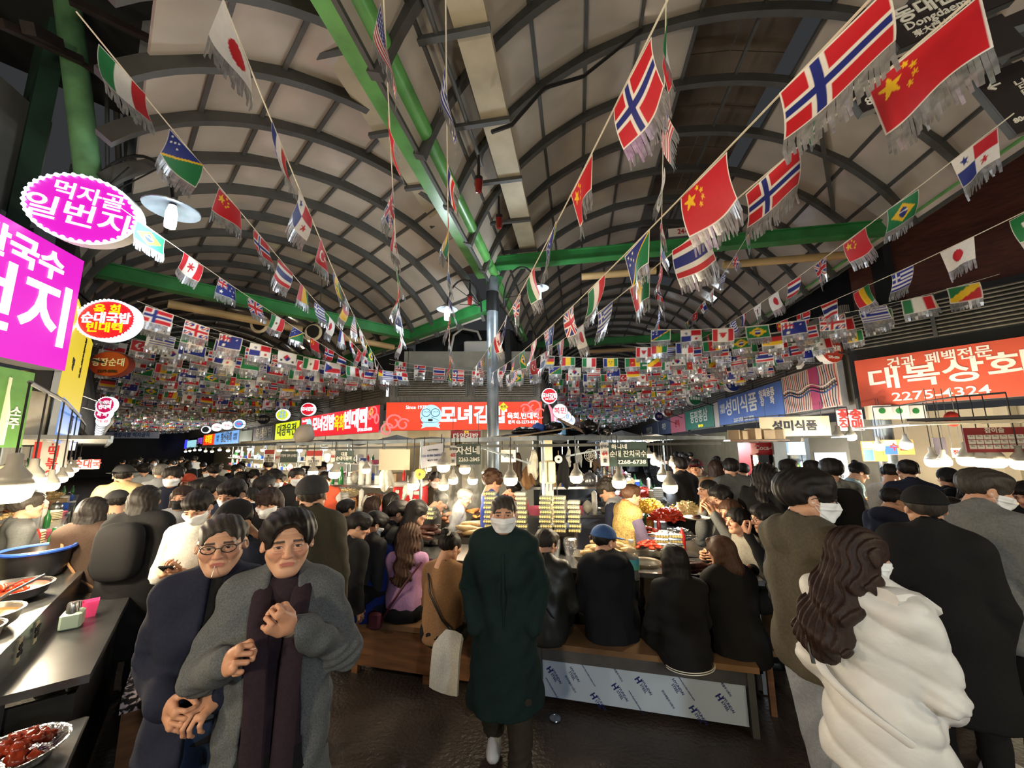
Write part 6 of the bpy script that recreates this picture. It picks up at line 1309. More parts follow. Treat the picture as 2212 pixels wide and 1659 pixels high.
person('man with fluffy hair behind the phone man, dark jacket', 430, 1034, 170, d=4.6, hair='fluffy', layers=[('jacket', C_CHA, {})], lod=1)
person('man with greying hair in a light coat, mid left aisle', 350, 1001, -25, d=6.2, hair='short', hm=H_GRY, layers=[('coat', C_LGY, dict(hem=.6))], lod=1)
person('person in a salmon cap in the mid left crowd', 408, 1023, 150, d=5.6, hair='crop', cap=('cap', C_ORG), layers=[('jacket', C_BLK, {})], lod=1)
# ---- right side
person('woman with long black hair in a black fur coat, left of the tall vest man', 1652, 1000, 60, d=3.7, fem=True, hair='wavy', layers=[('fur_coat', C_FUR, dict(th=.07, hem=.5, folds=.012))], lod=1)
person('woman with long dark hair in a camel coat walking away, right aisle', 1545, 992, 10, d=5.4, fem=True, hair='long', hm=H_RED, layers=[('coat', C_CAM, dict(th=.04, hem=.5))], lod=1)
person('man in grey overcoat walking away, right aisle', 1577, 988, 15, d=5.2, hair='short', layers=[('coat', C_GRY, dict(th=.05, hem=.5))], lod=1)
person('person in maroon cap and sage jacket in the right aisle', 1503, 992, -140, d=6.0, hair='short', cap=('cap', C_MAR), layers=[('jacket', C_HOOD, {})], lod=1)
person('dark passer at the far right corner of the stall, in black', 1467, 985, -20, d=5.6, hair='short', hm=H_BLK, layers=[('coat', C_BLK, dict(hem=.5, th=.05))], lod=1)
person('second dark passer in black beside the maroon cap', 1482, 988, 160, d=6.4, hair='long', layers=[('coat', C_BLK, dict(hem=.5, th=.05))], lod=1)
person('man with black mask under his chin before the red fridge', 1700, 990, 80, d=5.2, hair='short', mask=M_MASK, layers=[('jacket', C_BLK, {})], lod=1)
person('dark haired person before the blue topped fridge', 1753, 993, 10, d=5.0, hair='short', layers=[('jacket', C_BLK, {})], lod=1)
person('young man in camouflage backpack jacket before the lit price board', 1792, 988, 20, d=4.4, hair='fluffy', layers=[('jacket', C_CAMO, dict(th=.035))], lod=1, extras=lambda r, J, A, add: add('backpack', pack(J['chest']+np.array((0, -.2, -.02)), .15, .08, .2), C_BLK))
person('cook in black bonnet and pale top behind the right stall', 1862, 1001, 110, d=5.3, fem=True, hair='bun', cap=('beanie', C_BLK), lean=.3, head=(0, .3), layers=[('top', C_SKY, {})], lod=1)
person('man in dark navy uniform jacket seen from behind at the right stall', 1957, 990, 25, d=4.4, hair='crop', layers=[('jacket', C_NAV, dict(th=.035)), ('jacket', C_NAV, dict(th=.036, sleeves=False))][:1], lod=1)
person('man with greying short hair bending left of the navy uniform jacket', 1925, 1003, 60, d=4.9, hair='short', head=(0, .4), lean=.2, layers=[('top', C_WHT, {})], lod=1)
person('man in navy hooded jacket hunched at the right stall, before the shrimp basket', 1936, 1053, 80, d=3.5, hair='crop', lean=.2, head=(.45, .25), layers=[('jacket', C_NAV, dict(hood=True, th=.04))], lod=1, arms=TB)
person('person in black hood and cap at the lit doorway of the right stall', 2045, 1010, 20, d=4.6, hair='short', cap=('beanie', C_BLK), layers=[('jacket', C_BLK, dict(th=.04, hood=True))], lod=1)
person('masked young woman in white top behind the grey jacket man', 2094, 1031, 170, d=4.3, fem=True, hair='bob', mask=M_MASK, layers=[('top', C_WHT, {})], lod=1)
person('dark haired person between the flat cap and the grey jacket, in olive', 2052, 1072, 30, d=3.6, hair='short', layers=[('jacket', C_DOLV, {})], lod=1)
person('woman at the right edge looking down under the glaring lamp', 2205, 1040, -100, d=3.6, fem=True, hair='short', head=(0, .4), layers=[('top', C_BLK, {})], lod=1)
# ---- the crowd far down the left aisle, and a few far right
far_cols = [C_BLK, C_CHA, C_NAV, C_GRY, C_BRN, C_BLK, C_LGY, C_BLK]; R = random.Random(11); CN = ('black', 'charcoal', 'navy', 'grey', 'brown', 'deep black', 'light grey', 'plain black'); HN = dict(short='short', long='long', fluffy='fluffy', curly='curly', crop='cropped')
for i in range(46):
    s = 5.8+i*.42+R.uniform(-.3, .3); n = .5+R.random()*2.4; p = inL(s, n, 0); up = i % 5 < 2; h = R.uniform(1.58, 1.74)
    q = p+V3(0, 0, h)-EYE; d = q.dot(_F); px, py = 1106+FPX*q.dot(_R)/d, 829.5-FPX*q.dot(_U)/d
    m = M_MASK if up else None; hd = ('short', 'long', 'fluffy', 'curly', 'crop')[(i*3+i//8) % 5]
    person(('masked shopper with %s hair in %s coming up the packed left aisle' if up else 'shopper with %s hair in %s walking away down the packed left aisle') % (HN[hd], CN[i % 8]), px, py, 133 if up else -46, d=d, hair=hd, mask=m, layers=[('jacket', far_cols[i % 8], dict(th=.04, seed=1))], lod=2, group='shoppers coming up the left aisle' if up else 'shoppers walking down the left aisle', shoes=m_black)
for i in range(16):
    s = 7.5+i*.7+R.uniform(-.3, .3); n = 2.2+R.random()*2.0; p = inR(s, n, 0); h = R.uniform(1.58, 1.74); q = p+V3(0, 0, h)-EYE; d = q.dot(_F); px, py = 1106+FPX*q.dot(_R)/d, 829.5-FPX*q.dot(_U)/d
    person('shopper with %s hair in %s walking away down the dim right aisle' % (HN[('short', 'long', 'fluffy', 'curly', 'crop')[i % 5]], CN[(i+2) % 8]), px, py, 10, d=d, hair=('short', 'long', 'fluffy', 'curly', 'crop')[i % 5], layers=[('jacket', far_cols[(i+2) % 8], dict(th=.04, seed=1))], lod=2, group='shoppers in the right aisle')
# ================================================================== food and kitchen things
def col(n, c, r=.5, **k): return mat('stuff '+n, c, r, **k)
F_SAUS = col('blood sausage', (74, 44, 36), .3, ns=12, na=.4); F_ROLL = col('pale sausage', (176, 148, 104), .35, ns=9, na=.3); F_RED = col('red sauce', (196, 52, 24), .3, ns=10, na=.4); F_ORG = col('fried orange', (206, 132, 62), .5, ns=14, na=.4)
F_YEL = col('yellow radish', (226, 182, 66), .4, ns=14, na=.3); F_NOO = col('noodle', (224, 196, 140), .45, ns=20, na=.3); F_MEAT = col('boiled meat', (160, 106, 76), .4, ns=10, na=.5); F_SOUP = col('brown soup', (134, 84, 40), .15, ns=5, na=.3); F_GRN = col('greens', (96, 130, 60), .5, ns=14, na=.4)
F_RICE = col('rice roll face', (196, 178, 118), .6, ns=40, na=.4); F_SEA = col('seaweed', (30, 36, 30), .35, ns=20, na=.3); F_FILM = col('clear film', (190, 192, 180), .12, alpha=.2); F_CHK = col('glazed chicken', (132, 44, 22), .22, ns=18, na=.5); F_FOIL = col('foil', (200, 202, 206), .2, metal=.9, ns=20, bump=.8, bs=30)
M_PAN = mat('pan steel', (176, 170, 158), .3, .85, ns=6, na=.2); M_PBLK = mat('black pot', (30, 30, 32), .35, ns=6, na=.3); M_WICK = mat('wicker', (160, 126, 80), .7, ns=30, na=.4, bump=.5, bs=50)
_lm = {}
def blob_mesh(name, m, sx, sy, sz, seed, n=10, amp=.18):
    k = (name, m.name, seed)
    if k not in _lm:
        R = random.Random(seed); b = MB(); b.ball((0, 0, 0), 1, n); ph = [R.uniform(0, 6) for _ in range(4)]
        b.v = [tuple(Vector((x*sx, y*sy, z*sz))*(1+amp*math.sin(5*x+ph[0])*math.sin(4*y+ph[1])+amp*.6*math.sin(9*z+7*x+ph[2]))) for x, y, z in b.v]; _lm[k] = b.mesh(name, m, 2)
    return _lm[k]
def sausage_mesh(name, m, L, r, bend=.25, n=9):
    k = (name, m.name, L)
    if k not in _lm:
        b = MB(); N = 12; pts = [(L*(i/(N-1)-.5), bend*L*((i/(N-1)-.5)**2), 0) for i in range(N)]; b.tube(pts, [r*(.25 if i in (0, N-1) else .85 if i in (1, N-2) else 1+.06*math.sin(i*2.3)) for i in range(N)], n); _lm[k] = b.mesh(name, m, 2)
    return _lm[k]
def scatter(name, label, cat, meshes, c, rx, ry, h, count, group, seed=1, sc=(.85, 1.15), dirx=None, flat=True):
    R = random.Random(seed); ex = Vector(dirx).normalized() if dirx is not None else V3(1, 0, 0); ey = V3(-ex.y, ex.x, 0)
    for i in range(count):
        a, q = R.uniform(0, 6.28), math.sqrt(R.random()); u, v = math.cos(a)*q, math.sin(a)*q; z = h*(1-q*q)
        M = Matrix.Translation(Vector(c)+ex*u*rx+ey*v*ry+V3(0, 0, z)) @ Matrix.Rotation(R.uniform(0, 6.28) if not flat else R.uniform(-.35, .35)+math.atan2(ex.y, ex.x), 4, 'Z') @ Matrix.Rotation(R.uniform(-.2, .2), 4, 'Y') @ Matrix.Scale(R.uniform(*sc), 4)
        put(name, R.choice(meshes), None, label, cat, group, None, M)
def heap(label, cat, name, m, c, rx, ry, h, seed=1, k=220, piece=(.05, .008, .008)):      # a heap of shreds nobody could count
    R = random.Random(seed); b = MB(); N = 16
    for i in range(6):
        pass
    b.lathe([(1, 0), (.9, .4), (.6, .8), (.25, .98), (.001, 1)], N); b.v = [(x*rx*.92, y*ry*.92, z*h*.9) for x, y, z in b.v]
    for i in range(k):
        a, q = R.uniform(0, 6.28), math.sqrt(R.random()); z = h*(1-q**2.2)*.95; t = R.uniform(0, 6.28); L, w, d = piece; s = R.uniform(.7, 1.3)
        b.obox((rx*q*math.cos(a), ry*q*math.sin(a), z), (math.cos(t)*L*s, math.sin(t)*L*s, R.uniform(-.3, .3)*L), (-math.sin(t)*w, math.cos(t)*w, 0), (0, R.uniform(-.3, .3)*d, d))
    return put(name, b.mesh(name, m), None, label, cat, None, 'stuff', Matrix.Translation(Vector(c)))
def tray(label, c, w, d, h, m, rz=0, name='tray'):
    r = thing(name, label, 'tray', c, rz); b = MB(); ow, od = w/2, d/2; iw, id_ = ow*.9, od*.88
    vs = [(x*ow, y*od, h) for x, y in ((-1, -1), (1, -1), (1, 1), (-1, 1))]+[(x*iw*.96, y*id_*.96, h) for x, y in ((-1, -1), (1, -1), (1, 1), (-1, 1))]+[(x*iw*.85, y*id_*.85, .012) for x, y in ((-1, -1), (1, -1), (1, 1), (-1, 1))]+[(x*iw*.9, y*id_*.9, 0) for x, y in ((-1, -1), (1, -1), (1, 1), (-1, 1))]
    fs = []
    for i in range(4): j = (i+1) % 4; fs += [(i, j, 4+j, 4+i), (4+i, 4+j, 8+j, 8+i), (j, i, 12+i, 12+j)]
    fs += [(8, 9, 10, 11), (15, 14, 13, 12)]; b.add(vs, fs); o = bpy.data.objects.new('basin', b.mesh('basin', m)); COL.objects.link(o); o.parent = r; return r
# ---- kimbap stacks
def kimbap_pack():
    if 'kp' in _lm: return _lm['kp']
    b = MB(); b.rbox((0, 0, .022), .125, .085, .044, .008, 0); k = MB(); 
    for i in range(5):
        for j in range(2):
            M = Matrix.Rotation(math.pi/2, 4, 'X'); x, y = -.048+.024*i, -.044+.088*j; k.lathe([(.001, 0), (.0095, 0), (.0115, .0), (.0115, .008), (.001, .008)], 8, (x, y+(.004 if j == 0 else .004), .022), M, 0)
    _lm['kp'] = (b.mesh('film_box', F_FILM), k.mesh('rice_roll', [F_RICE]), MB().box((0, 0, .022), .116, .078, .03).mesh('filling', F_SEA)); return _lm['kp']
def kimbap(px, py, d, n, label, group, rz=0):
    base = pt(px, py, d); bx, rl, sw = kimbap_pack()
    for i in range(n):
        r = thing('kimbap_pack', label, 'food', base+V3(.006*math.sin(i*2.1), 0, .046*i), rz+.06*math.sin(i*1.7), group=group)
        for nm, me in (('clear_box', bx), ('rice_rolls', rl), ('seaweed', sw)): o = bpy.data.objects.new(nm, me); COL.objects.link(o); o.parent = r
for x, y, d, n, lb in ((1060, 1150, 3.95, 9, 'kimbap pack in the tall stack left of the green coated man'), (1127, 1150, 4.0, 9, 'kimbap pack in the stack just right of the green coated man'), (1180, 1150, 3.95, 8, 'kimbap pack in the left stack of the trio by the switch boxes'), (1210, 1150, 3.95, 8, 'kimbap pack in the middle stack of the trio by the switch boxes'), (1242, 1150, 3.95, 7, 'kimbap pack in the right stack of the trio by the switch boxes'),
    (1432, 1195, 3.72, 4, 'kimbap pack in the left low stack before the tracksuit woman'), (1462, 1195, 3.72, 4, 'kimbap pack in the right low stack before the tracksuit woman'), (928, 1122, 4.2, 3, 'kimbap pack in the low stack behind the lilac sweater')):
    kimbap(x, y, d, n, lb, lb.replace('kimbap pack', 'kimbap packs'), math.atan2(DB.y, DB.x))
for k, (x, y, d) in enumerate(((1085, 1188, 3.9), (1150, 1188, 3.9), (1196, 1188, 3.9), (1232, 1188, 3.9))):
    b = MB(); p = pt(x, y, d); b.lathe([(.06, 0), (.075, .09), (.07, .15), (.05, .17)], 14, (p.x, p.y, CT+.02)); b.build('bowl_pile', F_FOIL, None, True, label='foil wrapped bundle under the kimbap stacks, %s' % ('leftmost, behind the green coat', 'second, at the green coat edge', 'third, below the middle stack', 'rightmost, below the right stack')[k], cat='bundle')
# ---- front counter food
def onc(u, v, z=CT+.02): return onb(u, v, z)
SM = [sausage_mesh('sausage', F_SAUS, .22, .024), sausage_mesh('sausage', F_SAUS, .28, .026)]; RM = [sausage_mesh('sausage_roll', F_ROLL, .36, .034, .1), sausage_mesh('sausage_roll', F_ROLL, .30, .03, .15)]
def at(px, py, z): return ptz(px, py, z)
for k, (x, y, z, w, d, lb) in enumerate(((925, 1160, .95, .42, .3, 'steel tray of dark sausages behind the lilac sweater'), (1025, 1148, .95, .44, .3, 'steel tray of long pale sausages behind the bun woman'), (1300, 1200, .95, .5, .26, 'steel tray of long pale sausages behind the blue cap'), (1400, 1185, .95, .4, .26, 'steel tray of red dressed food left of the low kimbap stacks'), (1500, 1235, .90, .36, .26, 'black tray of dark offal before the brown bob'), (1455, 1110, 1.0, .7, .5, 'wide steel tray of heaped side dishes at the right end'), (1390, 1150, .96, .5, .25, 'steel tray of pickles before the floral vest vendor'))):
    c = at(x, y, z); c.z = z-.05; tray(lb, c, w, d, .06, M_PBLK if k == 4 else M_PAN, math.atan2(DB.y, DB.x))
scatter('sausage', 'dark blood sausage in the pile behind the lilac sweater', 'food', SM, at(915, 1158, .98), .17, .11, .10, 22, 'dark sausages in the left tray', 3, dirx=DB)
scatter('offal_piece', 'brown boiled offal piece heaped behind the lilac sweater', 'food', [blob_mesh('offal_piece', F_MEAT, .05, .035, .025, i) for i in range(3)], at(935, 1128, 1.02), .3, .16, .12, 40, 'boiled offal pieces in the left heap', 4, flat=False)
scatter('sausage_roll', 'long pale sausage in the tray behind the bun woman', 'food', RM, at(1030, 1146, .98), .06, .13, .09, 9, 'pale sausages behind the bun woman', 5, dirx=DB)
scatter('sausage_roll', 'long pale sausage in the tray behind the blue cap', 'food', RM, at(1310, 1195, .98), .10, .12, .08, 10, 'pale sausages behind the blue cap', 6, dirx=DB)
scatter('offal_piece', 'orange fried piece heaped in the steam', 'food', [blob_mesh('fried_piece', F_ORG, .06, .022, .018, i) for i in range(3)], at(1010, 1112, 1.08), .3, .16, .08, 36, 'orange fried pieces in the steam', 7, flat=False)
scatter('red_piece', 'red sauced piece in the tray left of the low kimbap stacks', 'food', [blob_mesh('red_piece', F_RED, .04, .02, .015, i) for i in range(2)], at(1405, 1180, .99), .15, .09, .05, 20, 'red sauced pieces', 8, flat=False)
scatter('red_piece', 'red pepper piece in the pickle tray', 'food', [blob_mesh('red_piece', F_RED, .04, .02, .015, i) for i in range(2)], at(1385, 1148, 1.0), .2, .08, .05, 16, 'red pepper pieces', 9, flat=False)
scatter('sausage', 'shiny dark sausage in the black tray before the brown bob', 'food', SM, at(1500, 1232, .94), .12, .09, .05, 10, 'dark sausages in the black tray', 10, dirx=DB)
heap('heap of yellow shredded radish at the right end of the stall', 'food', 'radish_heap', F_YEL, at(1402, 1105, 1.03), .2, .16, .18, 1)
heap('heap of red sauced shreds at the right end of the stall', 'food', 'spicy_heap', F_RED, at(1440, 1122, 1.0), .2, .15, .14, 2)
heap('heap of pale noodles at the right end of the stall', 'food', 'noodle_heap', F_NOO, at(1482, 1112, 1.02), .22, .18, .18, 3)
heap('heap of silvery anchovies by the floral vest vendor', 'food', 'anchovy_heap', F_FOIL, at(1340, 1118, 1.02), .16, .12, .09, 4)
heap('heap of greens in the pickle tray', 'food', 'greens_heap', F_GRN, at(1365, 1150, .98), .1, .08, .07, 5)
heap('heap of foil and white wrap beside the low kimbap stacks', 'food', 'foil_heap', F_FOIL, at(1465, 1162, .96), .18, .1, .1, 6, 60, (.04, .03, .003))
heap('heap of bean sprouts by the blue cap', 'food', 'sprout_heap', F_NOO, at(1345, 1222, .93), .09, .08, .07, 7)
heap('heap of brown chitterlings at the left counter of the stall', 'food', 'chitterling_heap', F_MEAT, at(800, 1090, 1.0), .5, .25, .18, 8, 300, (.04, .015, .015))
heap('heap of orange fritters at the left counter of the stall', 'food', 'fritter_heap', F_ORG, at(880, 1100, 1.0), .3, .2, .16, 9, 160, (.035, .02, .01))
r = thing('water_bottle', 'large clear bottle with blue and green label by the blue cap man', 'bottle', at(1368, 1250, .88)); p = at(1368, 1250, .88)
b = MB(); b.lathe([(.05, 0), (.055, .02), (.055, .17), (.05, .2), (.02, .26), (.02, .29)], 16, p); b.build('bottle', F_FILM, r, True)
b = MB(); b.lathe([(.0565, .08), (.0565, .16)], 16, p, None, None, False); b.build('label', mat('bottle label', (50, 130, 200), .4, ns=8, col2=(90, 170, 90)), r, True); b = MB(); b.lathe([(.022, .285), (.022, .305)], 12, p); b.build('cap', m_white, r)
r = thing('stock_pot', 'steel stock pot between the blue cap and the tracksuit woman', 'pot', at(1398, 1290, .66)); p = at(1398, 1290, .6); b = MB(); b.lathe([(.13, 0), (.14, .02), (.14, .30), (.145, .31), (.13, .30), (.12, .05)], 20, p, None, None, False); b.build('pot', M_PAN, r, True)
r = thing('steel_box', 'dull steel warming box behind the leather jacket man', 'box', at(1215, 1240, .9)); b = MB(); p = pt(1210, 1195, 4.1); p.z = CT+.14; b.rbox(tuple(p), .36, .25, .22, .01, rz=math.atan2(DB.y, DB.x)); b.build('body', _mats['dull steel'], r); b = MB(); b.rbox((p.x, p.y, p.z+.12), .42, .27, .02, .006, rz=math.atan2(DB.y, DB.x)); b.build('lid', m_stain, r)
r = thing('plate', 'white plate of food held out by the long haired woman', 'plate', pt(1505, 1122, 3.45)); p = pt(1505, 1122, 3.45); b = MB(); b.lathe([(.05, 0), (.07, .004), (.11, .018), (.112, .02), (.07, .01), (.001, .008)], 24, p); b.build('dish', m_white, r, True); put('food', blob_mesh('food', F_SAUS, .05, .035, .02, 3), r, M=Matrix.Translation(p+V3(0, 0, .02)))
# ---- red cooler and kitchen clutter in the back of the corner stall
r = thing('cool_box', 'red cool box with white lid behind the seated women', 'cooler', pt(887, 1095, 5.2)); p = pt(887, 1072, 5.3); p.z = max(p.z, 1.1); b = MB(); b.rbox(tuple(p), .42, .3, .3, .03); b.build('body', col('red plastic', (196, 40, 44), .4), r); b = MB(); b.rbox((p.x, p.y, p.z+.17), .44, .32, .06, .02); b.build('lid', m_white, r); b = MB(); b.rbox((p.x+.12, p.y-.16, p.z+.06), .08, .02, .05, .008); b.rbox((p.x-.14, p.y-.16, p.z+.08), .05, .02, .05, .008); b.build('latch', m_white, r)
for i, z in enumerate((1.06, 1.42)):
    b = MB(); a, c = pt(640, 1050, 6.2), pt(880, 1040, 5.6); b.beam((a.x, a.y, z), (c.x, c.y, z), .35, .03); b.build('shelf', m_stain, None, label='steel shelf at the back of the corner stall, %s' % ('lower board', 'upper board')[i], cat='shelf')
    b = MB(); a, c = pt(1130, 1050, 5.2), pt(1330, 1050, 5.2); b.beam((a.x, a.y, z), (c.x, c.y, z), .3, .03); b.build('shelf', m_stain, None, label='steel shelf behind the switch box post, %s' % ('lower board', 'upper board')[i], cat='shelf')
CL = {}
def clutter_meshes():
    def L(n, prof, m, k=14): CL[n] = MB().lathe(prof, k).mesh(n, m, True)
    L('bowl_stack', [(.05, 0), (.07, .03), (.085, .05)]+[(.078+.008*(i % 2), .06+.018*i) for i in range(8)]+[(.06, .2), (.001, .18)], m_white); L('plate_pile', [(.09, 0)]+[(.11-.006*(i % 2), .01+.012*i) for i in range(10)]+[(.001, .125)], m_cream)
    L('bottle', [(.03, 0), (.033, .01), (.033, .13), (.014, .18), (.013, .22), (.001, .222)], col('green bottle', (40, 110, 60), .15)); L('sauce_bottle', [(.028, 0), (.03, .13), (.016, .16), (.006, .2), (.001, .2)], col('red bottle', (190, 40, 36), .35))
    L('kettle', [(.07, 0), (.085, .03), (.08, .1), (.05, .14), (.02, .15), (.015, .17), (.001, .175)], m_stain); L('paper_roll', [(.02, 0), (.055, 0), (.055, .11), (.02, .11)], m_white); L('jar', [(.045, 0), (.05, .02), (.05, .1), (.04, .11), (.042, .13), (.001, .13)], col('amber jar', (170, 110, 50), .2)); L('cup_tower', [(.035, 0)]+[(.04-.004*(i % 2), .02+.02*i) for i in range(14)]+[(.001, .31)], m_white)
    L('steel_bowl', [(.04, 0), (.08, .03), (.1, .07), (.096, .07), (.07, .03), (.001, .015)], M_PAN); L('basin', [(.08, 0), (.12, .08), (.115, .08), (.075, .01), (.001, .01)], col('pink plastic', (220, 110, 140), .4))
    CL['carton'] = MB().rbox((0, 0, .07), .2, .15, .14, .004).mesh('carton', mat('cardboard', (160, 136, 104), .8, ns=4)); CL['blue_box'] = MB().rbox((0, 0, .05), .15, .11, .1, .006).mesh('blue_box', col('blue plastic', (50, 90, 190), .4)); CL['plastic_bag'] = blob_mesh('plastic_bag', col('milky bag', (176, 172, 160), .35, bump=.6, bs=20), .08, .06, .09, 5)
clutter_meshes()
KN = {'bowl_stack': 'stack of white bowls', 'plate_pile': 'pile of cream plates', 'bottle': 'green glass bottle', 'sauce_bottle': 'red sauce bottle', 'kettle': 'shiny steel kettle', 'paper_roll': 'white paper roll', 'jar': 'amber jar', 'cup_tower': 'tower of white paper cups', 'steel_bowl': 'steel mixing bowl', 'basin': 'pink plastic basin', 'carton': 'brown cardboard carton', 'blue_box': 'blue plastic box', 'plastic_bag': 'milky plastic bag'}
def clutter(a, c, z, where, n, seed, jit=.1, kinds=None, sc=1.):
    R = random.Random(seed); a, c = Vector(a), Vector(c); seen = {}
    for i in range(n):
        k = R.choice(kinds or list(CL)); p = a.lerp(c, (i+.5+R.uniform(-.2, .2))/n); p.x += R.uniform(-jit, jit)*.3; p.y += R.uniform(-jit, jit); p.z = z
        put(k, CL[k], None, '%s %s' % (KN[k], where), KN[k].split()[-1], '%s %s' % (KN[k], where), None, Matrix.Translation(p+V3(0, 0, .09 if k == 'plastic_bag' else 0)) @ Matrix.Rotation(R.uniform(0, 6), 4, 'Z') @ Matrix.Scale(R.uniform(.85, 1.2)*sc, 4))
clutter(pt(645, 1050, 6.2), pt(880, 1040, 5.6), 1.075, 'on the lower back shelf of the corner stall', 16, 1)
clutter(pt(645, 1050, 6.2), pt(880, 1040, 5.6), 1.435, 'on the upper back shelf of the corner stall', 16, 2)
clutter(pt(1130, 1050, 5.2), pt(1330, 1050, 5.2), 1.075, 'on the lower shelf behind the switch box post', 10, 3)
clutter(pt(1130, 1050, 5.2), pt(1330, 1050, 5.2), 1.435, 'on the upper shelf behind the switch box post', 12, 4)
clutter(LCN+UL*.8+NL*.3, LCN+UL*4+NL*.3, CT+.02, 'on the left side counter of the corner stall', 14, 5)
clutter(RCN+V3(-.3, .6, 0), RCN+V3(-.2, 3, 0), CT+.02, 'on the right side counter of the corner stall', 10, 6, kinds=['bottle', 'steel_bowl', 'bowl_stack', 'jar', 'sauce_bottle'])
# hanging cloths, bags and tools on the canopy rail
def hang_cloth(label, px, py, d, w, h, m, name='hanging_cloth', cat='cloth', seed=1):
    R = random.Random(seed+px); b = MB(); N = 9; vs = []; fs = []; p = pt(px, py, d); ph = R.uniform(0, 6)
    for s in (1, -1):
        for i in range(7):
            t = i/6; ww = w*(.35+.65*min(1, t*2))
            for j in range(N): u = j/(N-1)-.5; vs.append((p.x+u*ww+.01*math.sin(t*6+ph), p.y+s*(.012+.02*t*(1-4*u*u))+.018*math.sin(u*16+ph)*t, p.z+h*(.5-t)-(.04*math.sin(u*7+ph) if t == 1 else 0)))
    for s in range(2):
        for i in range(6):
            for j in range(N-1): q = s*7*N+i*N+j; f = (q, q+1, q+N+1, q+N); fs.append(f if s else f[::-1])
    E = 7*N
    for i in range(6):
        for j in (0, N-1): q = i*N+j; fs.append((q, q+N, q+N+E, q+E))
    for j in range(N-1):
        for i in (0, 6): q = i*N+j; fs.append((q, q+1, q+1+E, q+E))
    b.add(vs, fs); r = thing(name, label, cat, p); b.build('cloth' if name == 'hanging_cloth' else 'bag', m, r, 2); b = MB(); b.tube([p+V3(0, 0, h*.48), p+V3(0, 0, h*.5+.1)], .005, 5); b.build('hook', m_stain, r); return r
for x, y, d, w, h, m, lb, nm in ((1152, 1000, 4.4, .12, .3, CL['plastic_bag'].materials[0], 'white plastic bag hanging left of the switch boxes', 'hanging_bag'), (1118, 1005, 4.6, .12, .3, C_BRN, 'brown cloth hanging behind the bright bulb', 'hanging_cloth'), (1216, 1015, 4.5, .14, .36, C_BLK, 'black apron hanging right of the switch boxes', 'hanging_cloth'), (1166, 985, 4.7, .08, .24, C_BLK, 'black cloth hanging right behind the white bag', 'hanging_cloth'), (1228, 985, 4.9, .06, .2, C_WHT, 'white towel hanging above the cup tower', 'hanging_cloth'),
    (1140, 1030, 4.9, .18, .26, C_CAM, 'tan bag hanging low behind the column', 'hanging_bag'), (1288, 1003, 4.6, .08, .12, C_BRN, 'brown leather glove hanging left of the plate 64', 'hanging_cloth'), (1180, 975, 4.8, .06, .2, C_RUST, 'rust cloth hanging behind the post', 'hanging_cloth'), (1250, 985, 5, .07, .22, C_LGY, 'pale towel hanging left of the fan', 'hanging_cloth'), (835, 1030, 5.0, .2, .3, CL['plastic_bag'].materials[0], 'net bag hanging below the blank cream sheet', 'hanging_bag'), (918, 1000, 4.9, .07, .2, C_WHT, 'white rag hanging right of the blank cream sheet', 'hanging_cloth'), (880, 1060, 4.4, .12, .14, CL['plastic_bag'].materials[0], 'white plastic bag tied over the red cooler', 'hanging_bag')):
    hang_cloth(lb, x, y, d, w, h, m, nm, 'bag' if 'bag' in nm else 'cloth')
for k, (x, y, d, R_) in enumerate(((907, 1024, 4.4, .06), (1206, 992, 4.5, .045))):
    p = pt(x, y, d); r = thing('tape_roll', 'yellow tape roll hanging above the cooler' if k == 0 else 'white tape roll hanging right of the switch boxes', 'roll', p); b = MB(); b.lathe([(R_*.3, -.025), (R_, -.025), (R_, .025), (R_*.3, .025), (R_*.3, -.025)], 22, p, Matrix.Rotation(math.pi/2, 4, 'X'), None, False); b.build('roll', F_YEL if k == 0 else m_white, r, True); b = MB(); b.tube([p, p+V3(0, -.02, .1)], .006, 5); b.build('hook', m_wood, r)
p = pt(1276, 984, 4.9); r = thing('clip_fan', 'white clip fan left of the plate 64', 'fan', p); b = MB()
for q in (.03, .055, .08): b.tube([p+(V3(1, 0, 0)*math.cos(a)+V3(0, 0, 1)*math.sin(a))*q for a in [2*math.pi*i/20 for i in range(20)]], .003, 5, closed=True)
for i in range(10): a = i*.628; b.tube([p, p+(V3(1, 0, 0)*math.cos(a)+V3(0, 0, 1)*math.sin(a))*.08], .002, 4)
b.build('guard', m_white, r); b = MB()
for i in range(3):
    a = i*2.09; b.obox(p+(V3(1, 0, 0)*math.cos(a)+V3(0, 0, 1)*math.sin(a))*.035+V3(0, .015, 0), (V3(1, 0, 0)*math.cos(a)+V3(0, 0, 1)*math.sin(a))*.03, (V3(-math.sin(a), .3, math.cos(a)))*.016, V3(0, .002, 0))
b.build('blade', m_conc, r); b = MB(); b.tube([p+V3(0, .02, -.06), p+V3(0, .03, -.15)], .012, 8); b.build('stem', m_white, r)
# ================================================================== left counter
D1 = V3(-.62, .784, 0); N1 = V3(-.784, -.62, 0); C0 = V3(-2.17, 2.17, 0)
def onl(t, w, z): return C0+D1*t+N1*w+V3(0, 0, z)
LT = .85
r = thing('food_counter', 'stainless counter with raised pot ledge at the lower left', 'counter', onl(.8, .3, 0), math.atan2(D1.y, D1.x))
b = MB(); b.obox(onl(.83, .20, LT-.02), D1*.83, N1*.20, V3(0, 0, .02)); b.build('worktop', mat('dark stainless', (112, 112, 116), .28, .85, ns=3, na=.3), r)
b = MB(); b.obox(onl(.9, .47, LT+.06), D1*.9, N1*.14, V3(0, 0, .10)); b.build('ledge', m_stain, r)
b = MB(); b.obox(onl(.83, .06, LT/2-.03), D1*.81, N1*.015, V3(0, 0, LT/2-.05)); b.build('front_panel', m_black, r)  # black front and end sheets stand in for the unlit void below
